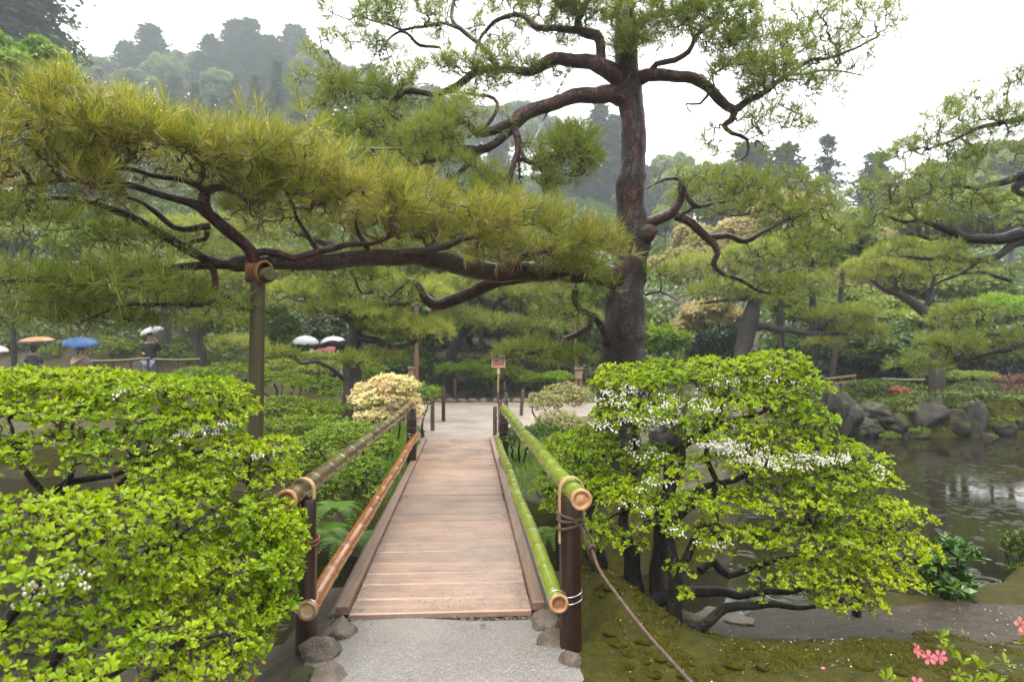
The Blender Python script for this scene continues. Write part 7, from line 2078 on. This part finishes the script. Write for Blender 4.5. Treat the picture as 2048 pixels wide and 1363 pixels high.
def person(label, px, d, feet_z, h, face, top, legs, hairlen=0.0, rh=None, lh=None, lean=0.0, inner=None):
    """face: heading in degrees (0 looks to +x, -90 towards the camera). rh / lh: hand targets in body axes (side, front, up, as fractions of height)."""
    b = at(px, 700, d); b[2] = feet_z
    root = thing("person", label, "person", tuple(b))
    root.rotation_euler = (0, 0, R(face + 90))
    ORIG[root.name] = np.zeros(3)   # parts are built in the body's own axes: x its left, -y its front
    k = h
    f = lambda x, y, z: (x * k, -y * k, z * k)
    rh = rh or (-0.16, 0.16, 0.66); lh = lh or (0.16, 0.16, 0.62)
    V = []; E = []; Rr = []
    def add(p, r, par=None):
        V.append(p); Rr.append(r if isinstance(r, tuple) else (r * k, r * k))
        if par is not None: E.append((par, len(V) - 1))
        return len(V) - 1
    T = lambda r1, r2: (r1 * k, r2 * k)
    pel = add(f(0, 0, .53), T(.095, .07)); 
    wst = add(f(0, lean * .1, .62), T(.082, .062), pel); chs = add(f(0, lean * .25, .74), T(.098, .07), wst); sh = add(f(0, lean * .3, .81), T(.075, .055), chs)
    nk = add(f(0, lean * .35 + .005, .86), .032, sh); jaw = add(f(0, lean * .38 + .012, .895), T(.042, .048), nk); hd = add(f(0, lean * .40 + .004, .94), T(.047, .056), jaw); cr = add(f(0, lean * .4, .985), T(.036, .044), hd)
    arms = {}
    for s, tgt in ((-1, rh), (1, lh)):
        a = add(f(s * .10, lean * .3, .80), .042, sh)
        el = np.array([s * .15, lean * .25 + .0, .64]) * .45 + (np.array([s * .10, lean * .3, .80]) + np.array(tgt)) / 2 * .55 + np.array([s * .03, -.03, -.03])
        e = add(f(*el), .031, a); wv = add(f(*tgt), .020, e)
        dr = norm(np.array(tgt) - el)
        pm = add(f(*(np.array(tgt) + dr * .03)), T(.022, .014), wv)
        up = norm(np.cross(dr, [s * 1.0, 0.1, 0]))
        for q, (off, ln) in enumerate(((-.016, .034), (-.006, .040), (.005, .037), (.015, .029))):
            k1 = add(f(*(np.array(tgt) + dr * .052 + up * off)), .0065, pm)
            k2 = add(f(*(np.array(tgt) + dr * (.052 + ln * .45) + up * off + np.array([0, .018, 0]))), .0055, k1)
        th = add(f(*(np.array(tgt) + dr * .026 - up * .022 + np.array([0, .012, 0]))), .0075, wv)
        arms[s] = (a, e, wv)
    lg = {}
    for s in (-1, 1):
        hp = add(f(s * .05, 0, .50), .062, pel); kn = add(f(s * .055, .01, .28), .042, hp); an = add(f(s * .055, -.005, .05), .026, kn); ft = add(f(s * .062, .06, .02), T(.026, .018), an)
        lg[s] = (hp, kn, an, ft)
    skinmesh("body", V, E, Rr, M["skin"], root, 1, pel)
    # clothes: the same skeleton a little wider
    def garment(name, idx, mat, grow_):
        mp = {i: j for j, i in enumerate(idx)}
        es = [(mp[a], mp[b2]) for a, b2 in E if a in mp and b2 in mp]
        skinmesh(name, [V[i] for i in idx], es, [(Rr[i][0] * grow_, Rr[i][1] * grow_) for i in idx], mat, root, 1, 0)
    garment("jacket", [pel, wst, chs, sh, *arms[-1], *arms[1]], M[top], 1.24)
    garment("trousers", [pel, *lg[-1][:3], *lg[1][:3]], M[legs], 1.16)
    for s in (-1, 1):
        mb = MB(); v, ff = ICO2; mb.add(v * np.array([.036, .075, .03]) * k + np.array([s * .06, -.035, .025]) * k, ff); mb.build("shoe", M["shoe"], root, smooth=True)
    if inner:
        mb = MB(); v, ff = ICO2; mb.add(v * np.array([.045, .02, .13]) * k + np.array([0, -(lean * .25 + .078), .70]) * k, ff); mb.build("shirt", M[inner], root, smooth=True)
    hx = np.array([0, -(lean * .40 + .004), .945]) * k
    v, ff = ICO2
    hv = v * np.array([.058, .068, .066]) * k
    keep = np.array([(v[t, 2].mean() > 0.25) or (v[t, 1].mean() > 0.05 and v[t, 2].mean() > -0.55 - hairlen) for t in ff])
    hv2 = hv.copy(); low = (v[:, 1] > 0) & (v[:, 2] < 0); hv2[low, 2] -= hairlen * .12 * k
    mb = MB(); mb.add(hv2 + hx + np.array([0, .006 * k, .012 * k]), ff[keep]); mb.build("hair", M["hair"], root, smooth=True)
    mb = MB()
    for s in (-1, 1):
        mb.add(ICO[0] * .0075 * k + hx + np.array([s * .02, -.052, .0]) * k, ICO[1])
        box(mb, hx + np.array([s * .02, -.052, .016]) * k, np.array([.012, .004, .003]) * k)
    mb.build("eyes", M["hair"], root, smooth=False)
    mb = MB(); mb.add(np.array([[0, -.052, .005], [-.010, -.054, -.022], [.010, -.054, -.022], [0, -.074, -.020]]) * k + hx, [[0, 1, 3], [0, 3, 2], [1, 2, 3]]); mb.build("nose", M["skin"], root)
    for s in (-1, 1):
        mb = MB(); mb.add(ICO[0] * np.array([.006, .012, .018]) * k + hx + np.array([s * .052, .002, -.004]) * k, ICO[1]); mb.build("ear", M["skin"], root, smooth=True)
    mb = MB(); box(mb, hx + np.array([0, -.056, -.036]) * k, np.array([.015, .004, .003]) * k); mb.build("mouth", M["red_paint"], root)
    return root

def umbrella(label, apex, w, h, mat, axis=(0, 0, 1), shaft=0.8, mat2=None, panels=8, phase=0.2, handle="under"):
    """A folding umbrella: curved canopy panels, ribs beneath, ferrule, shaft and hooked handle."""
    axis = norm(np.array(axis, float))
    U, V, W = frames(axis[None], False); U, V, W = U[0], V[0], W[0]
    root = thing("umbrella", label, "umbrella", tuple(apex))
    rows = 7
    def pt(t, ang, sag=0.0):
        r = w / 2 * math.sin(t * math.pi / 2 * .98)
        z = -h * (1 - math.cos(t * math.pi / 2 * .98)) - sag
        return apex + U * (r * math.cos(ang)) + V * (r * math.sin(ang)) + W * z
    sub = 4
    for pnl in range(panels):
        mb = MB(); Vv = []; F = []; mm = []
        for i in range(rows + 1):
            t = i / rows
            for j in range(sub + 1):
                ang = phase + (pnl + j / sub) / panels * 2 * math.pi
                s = math.sin(math.pi * j / sub)
                p = pt(t, ang)
                q0 = pt(t, phase + pnl / panels * 2 * math.pi); q1 = pt(t, phase + (pnl + 1) / panels * 2 * math.pi)
                chord = q0 + (q1 - q0) * (j / sub)
                p = chord * .6 + p * .4
                if i == rows:
                    p = p + (apex - p) * 0.035 * s + W * 0.015 * s
                Vv.append(p)
        for i in range(rows):
            for j in range(sub):
                a = i * (sub + 1) + j
                F.append([a, a + sub + 1, a + sub + 2, a + 1]); mm.append(1 if (mat2 and i >= rows - 2) else 0)
        mb.add(Vv, F, mm)
        mb.build("canopy_panel", [M[mat], M[mat2 or mat]], root, smooth=True)
    for pnl in range(panels):
        ang = phase + pnl / panels * 2 * math.pi
        pp = np.array([pt(t, ang) - W * .008 for t in np.linspace(.03, 1.0, 8)])
        mb = MB(); tube(mb, pp, .0035, 5); mb.build("rib", M["steel"], root, smooth=True)
    mb = MB(); tube(mb, [apex - W * shaft, apex + W * .0], .006, 8); mb.build("shaft", M["steel"], root, smooth=True)
    mb = MB(); tube(mb, [apex - W * .01, apex + W * .05], [.009, .006], 8); mb.build("ferrule", M["white_cloth"], root, smooth=True)
    hk = [apex - W * (shaft - .02), apex - W * (shaft + .07)] + [apex - W * (shaft + .07) + U * .03 * (1 - math.cos(a)) - W * .03 * math.sin(a) for a in np.linspace(.4, math.pi, 6)]
    mb = MB(); tube(mb, hk, .011, 8); mb.build("handle", M["under"], root, smooth=True)
    return root

# standing man with the white umbrella: crown of the head at py 666
def head_z(py, d): return EYE - (py - 700) / FPX * d
hz = head_z(666, 19.5)
person("man in a black jacket and jeans standing on the path under the white umbrella", 300, 19.5, hz - 1.70, 1.70, -80, "black_cloth", "denim", 0.0, rh=(-0.05, .15, .66), lh=(0.13, .10, .86))
umbrella("white umbrella tilted over the standing man in black", at(302, 654, 19.5) + [0, -.05, .0], 0.66, 0.17, "umb_white", (-0.32, -0.1, 1), 0.55)
hz = head_z(693, 18.0)
person("person with dark hair in a beige coat under the blue umbrella", 158, 18.0, hz - 1.58, 1.58, -20, "beige_cloth", "navy_cloth", 0.6, rh=(-0.10, .15, .80), lh=(0.06, .17, .66), lean=.12)
umbrella("large blue umbrella held over a person in beige", at(163, 675, 17.9) + [0, -.02, .0], 0.92, 0.20, "umb_blue", (0.10, -0.2, 1), 0.6)
hz = head_z(690, 18.4)
person("person in a slate blue top under the orange umbrella at the far left", 66, 18.4, hz - 1.60, 1.60, 150, "grey_cloth", "navy_cloth", 0.2, rh=(-0.08, .14, .80))
umbrella("orange umbrella with a black border at the far left", at(73, 673, 18.3), 0.94, 0.17, "umb_orange", (-0.03, -0.1, 1), 0.6, "umb_black")
umbrella("pale pink umbrella half out of the left frame edge", at(-14, 690, 17.5), 0.72, 0.16, "umb_lilac", (0.1, -0.1, 1), 0.6)
hz = head_z(684, 21.0)
person("man in profile in a dark top with white sleeves under the left clear umbrella", 624, 21.0, hz - 1.68, 1.68, 185, "white_cloth", "navy_cloth", 0.0, rh=(-0.10, .15, .76), lh=(0.08, .15, .74))
umbrella("clear plastic umbrella over the man in profile", at(611, 671, 20.8), 0.80, 0.25, "umb_clear", (0.03, -0.1, 1), 0.75)
hz = head_z(692, 22.0)
person("person mostly hidden behind the pink umbrella, under the right clear umbrella", 664, 22.0, hz - 1.60, 1.60, -120, "navy_cloth", "navy_cloth", 0.3, rh=(-0.10, .14, .80))
umbrella("clear plastic umbrella behind the pink one", at(667, 672, 21.8), 0.84, 0.24, "umb_clear", (0.0, -0.1, 1), 0.75)
umbrella("bright pink umbrella tilted sideways below the clear umbrellas", at(648, 694, 21.0), 0.78, 0.20, "umb_pink", (-0.45, 0.45, 0.8), 0.6, "umb_black")
hz = head_z(702, 21.3)
person("dark haired person looking out from under the pink umbrella", 661, 21.3, hz - 1.52, 1.52, -100, "navy_cloth", "navy_cloth", 0.4, rh=(-0.10, .12, .80))

# ---------------------------------------------------------------- pink azalea sprigs in the near right corner
def azalea_sprig(base, tips, flowers, label):
    root = thing("pink_azalea", label, "plant", tuple(base))
    roots = [np.array([base + (at(*tips[0]) - base) * t for t in np.linspace(0, .4, 6)])]
    P = np.array([at(*t) for t in tips])
    G, par, w, nR = grow(np.concatenate(roots), P, .4)
    sm = MB(); tube(sm, roots[0], .006, 6); twigs(sm, G, par, w, nR, .0022, .006, 5, .06); sm.build("stems", M["twig_red"], root, smooth=True)
    D = norm(rng.normal(0, .3, P.shape) + [0, -.1, 1])
    O, A, B, N, S = whorls(P, D, np.full(len(P), .042), 6, (10, 65), .7)
    parts_from("leaf", root, [leaf_mesh("leaf", M["azalea_yel"], .72)], O, A, B, N, S)
    for px, py, d, s in flowers:
        c = at(px, py, d)
        ax = norm(np.array([rng.normal(0, .4), -.9, .35 + rng.normal(0, .2)]))
        U, V, W = frames(ax[None], True); U, V, W = U[0], V[0], W[0]
        pm = MB()
        for k in range(5):
            a = k / 5 * 2 * math.pi
            rad = U * math.cos(a) + V * math.sin(a); tan = -U * math.sin(a) + V * math.cos(a)
            rows = [(0.12, .06, -.3), (.45, .22, .0), (.8, .34, .14), (1.05, .25, .10), (1.15, .02, .03)]
            Vv = []
            for r, wd, z in rows:
                wz = z + rng.normal(0, .03)
                for q in (-1, 0, 1):
                    Vv.append(c + s * (rad * r + tan * wd * q + W * (wz + .10 * abs(q) + rng.normal(0, .03))))
            F = []
            for i in range(len(rows) - 1):
                for j in range(2):
                    F.append([i * 3 + j, i * 3 + j + 1, i * 3 + j + 4, i * 3 + j + 3])
            pm.add(Vv, F)
        for k in range(4):
            e = c + s * (W * 1.2 + U * rng.normal(0, .25) + V * rng.normal(0, .25))
            tube(pm, [c - W * s * .3, (c + e) / 2, e], .0009, 4)
        pm.build("flower", M["petal_pink"], root, smooth=True)
b1 = at(1905, 1440, 2.25)
azalea_sprig(b1, [(1880, 1275, 2.3), (1905, 1315, 2.25), (1915, 1350, 2.2), (1960, 1335, 2.3), (1975, 1340, 2.25), (1950, 1362, 2.2), (2010, 1328, 2.35), (1890, 1300, 2.28), (1925, 1330, 2.2), (1990, 1365, 2.2), (1935, 1375, 2.15)],
             [(1832, 1300, 2.3, .022), (1858, 1314, 2.28, .021), (1880, 1312, 2.26, .022)], "pink flowering azalea sprig rising from the bottom right corner")
b2 = at(2075, 1420, 2.5)
azalea_sprig(b2, [(2052, 1290, 2.5), (2050, 1262, 2.5), (2062, 1240, 2.5)], [(2042, 1248, 2.5, .026), (2056, 1262, 2.5, .026)], "pink azalea twig at the right frame edge above the first sprig")
b3 = at(1775, 1440, 2.2)
azalea_sprig(b3, [(1772, 1362, 2.2), (1786, 1360, 2.2), (1780, 1385, 2.2)], [(1834, 1366, 2.2, .02)], "small yellow green azalea shoots at the bottom edge right of centre")

# ---------------------------------------------------------------- moss, grass and litter
def ground_cover():
    n = 100000
    y = rng.uniform(2.5, 5.6, n); x = 0.35 + rng.random(n) ** 1.1 * (y * .78 - .1)
    den = np.array([mnoise.noise(Vector((a * 2.2, b * 2.2, 0))) + .5 * mnoise.noise(Vector((a * 7, b * 7, 3))) for a, b in zip(x, y)])
    bare = 0.9 * sstep((y - 3.75 - .1 * (x - 1)) / .5) * sstep((x - 1) / .5)
    bare += np.exp(-(((x - .6) / .28) ** 2 + ((y - 3.0) / .16) ** 2))
    keep = (den > -0.05 + bare * .9) & (x > axis_x(y) + 0.80)
    x, y = x[keep], y[keep]; z = ground(x, y)
    keep = z > WATER + .03
    x, y, z = x[keep], y[keep], z[keep]
    P = np.stack([x, y, z - .002], 1)
    V = np.array([[-.25, 0, 0], [.25, 0, 0], [0.1, .2, 1], [0, -.3, .1], [.1, .3, 0], [-.4, .1, .8]], float); F = np.array([[0, 1, 2], [3, 4, 5]])
    mb = MB(); scatter(mb, P, norm(rng.normal(0, .35, P.shape) + [0, 0, 1]), rng.uniform(.004, .015, len(P)), V, F)
    mb.build("moss", M["moss_blade"], kind="stuff")
    # grass by the far end of the bridge, both sides
    bl = np.array([[-.05, 0, 0], [.05, 0, 0], [.03, .12, .6], [-.02, .3, 1.0]], float); bf = np.array([[0, 1, 2], [0, 2, 3]])
    n = 9000
    y = rng.uniform(6.9, 14, n); s = rng.random(n) < .5
    x = np.where(s, axis_x(y) - rng.uniform(.62, 1.7, n), axis_x(y) + rng.uniform(.66, 2.3, n))
    y2 = y
    keep = ~((y2 > 11.2) & (x > np.interp(y2, [11.2, 12.4, 13.8, 15], [-1.7, -1.7, -2.0, -2.3])) & (x < np.interp(y2, [11.2, 12.4, 13.8, 15], [-.2, .05, .55, 1.3])))
    x, y = x[keep], y[keep]; z = ground(x, y); k = z > WATER + .05; x, y, z = x[k], y[k], z[k]
    P = np.stack([x, y, z], 1)
    mb = MB(); scatter(mb, P, norm(rng.normal(0, .3, P.shape) + [0, 0, 1]), rng.uniform(.04, .13, len(P)), bl, bf)
    mb.build("grass", M["grass"], kind="stuff")
    # small white fallen petals
    n = 420
    y = rng.uniform(2.5, 4.8, n); x = axis_x(y) + rng.uniform(.85, 4.0, n)
    P = np.stack([x, y, ground(x, y) + .009], 1)
    q = np.array([[-.5, -.4, 0], [.5, -.3, .1], [.4, .5, 0], [-.4, .4, .15]], float)
    mb = MB(); scatter(mb, P, norm(rng.normal(0, .2, P.shape) + [0, 0, 1]), rng.uniform(.003, .009, n), q, np.array([[0, 1, 2, 3]]))
    mb.build("fallen_petals", M["petal_white"], kind="stuff")
def leaf_litter():
    n = 900
    y = rng.uniform(2.5, 5.2, n); x = axis_x(y) + rng.uniform(.8, 4.2, n); z = ground(x, y); k = z > WATER + .04
    P = np.stack([x, y, z + .008], 1)[k]
    q = np.array([[-1, -.1, 0], [0, -.35, .12], [1, .05, 0], [0, .35, .1]], float)
    mb = MB(); scatter(mb, P, norm(rng.normal(0, .3, P.shape) + [0, 0, 1]), rng.uniform(.004, .016, len(P)), q, np.array([[0, 1, 2, 3]]))
    mb.build("leaf_litter", M["dead_leaf"], kind="stuff")
def moss_cushions():
    n = 1500
    y = rng.uniform(2.5, 5.3, n); x = 0.3 + rng.random(n) * (y * .8 - .1)
    den = np.array([mnoise.noise(Vector((a * 2.2, b * 2.2, 0))) + .5 * mnoise.noise(Vector((a * 7, b * 7, 3))) for a, b in zip(x, y)])
    bare = 0.9 * sstep((y - 3.75 - .1 * (x - 1)) / .5) * sstep((x - 1) / .5)
    z = ground(x, y)
    k = (den > 0.0 + bare * .9) & (x > axis_x(y) + 0.86) & (z > WATER + .05)
    P = np.stack([x, y, z - .004], 1)[k]
    mb = MB(); scatter(mb, P, norm(rng.normal(0, .12, P.shape) + [0, 0, 1]), rng.uniform(.012, .055, len(P)), ICO2[0] * [1, .8, .30], ICO2[1])
    mb.build("moss_cushions", M["moss_cushion"], kind="stuff", smooth=True)
ground_cover()
leaf_litter()
moss_cushions()

def litter(px, py, z, s, label, mat="dead_leaf"):
    d = (EYE - z) * FPX / (py - 700)
    c = at(px, py, d); c[2] = z
    mb = MB()
    a = np.linspace(0, 2 * math.pi, 9)[:-1]
    r = np.array([1, .7, .9, .55, 1.0, .6, .85, .65])
    V = np.stack([np.cos(a) * r * s, np.sin(a) * r * s, .35 * s * np.abs(np.sin(a * 1.5))], 1)
    mb.add(np.concatenate([V, [[0, 0, .002]]]) + c, [[k, (k + 1) % 8, 8] for k in range(8)])
    o = mb.build("fallen_leaf", M[mat])
    return tag(o, label, "leaf", "leaves fallen on the path")
litter(879, 1229, 0.038, 0.016, "dark curled dead leaf lying on the first plank of the deck")
litter(965, 1250, 0.006, 0.022, "dark crumpled leaf lying on the gravel just before the bridge")
litter(770, 1285, 0.006, 0.010, "tiny dark leaf scrap on the gravel left of centre")
litter(1054, 1302, 0.006, 0.010, "tiny green leaf scrap on the gravel near the right stones", "bam_green")
litter(1646, 1336, 0.05, 0.014, "single pink fallen petal lying on the moss", "petal_pink")

# ---------------------------------------------------------------- rain haze
def haze():
    mb = MB(); box(mb, (0, 80, 53.0), (150, 115, 56))
    t = NT("haze_air")
    t.t.nodes.remove(t.bsdf)
    v = t.n("ShaderNodeVolumePrincipled")
    v.inputs["Color"].default_value = (0.86, 0.93, 1.0, 1)
    v.inputs["Density"].default_value = 0.0012
    v.inputs["Anisotropy"].default_value = 0.25
    t.l(v.outputs[0], t.out.inputs["Volume"])
    o = mb.build("haze", t.m, kind="stuff")
haze()
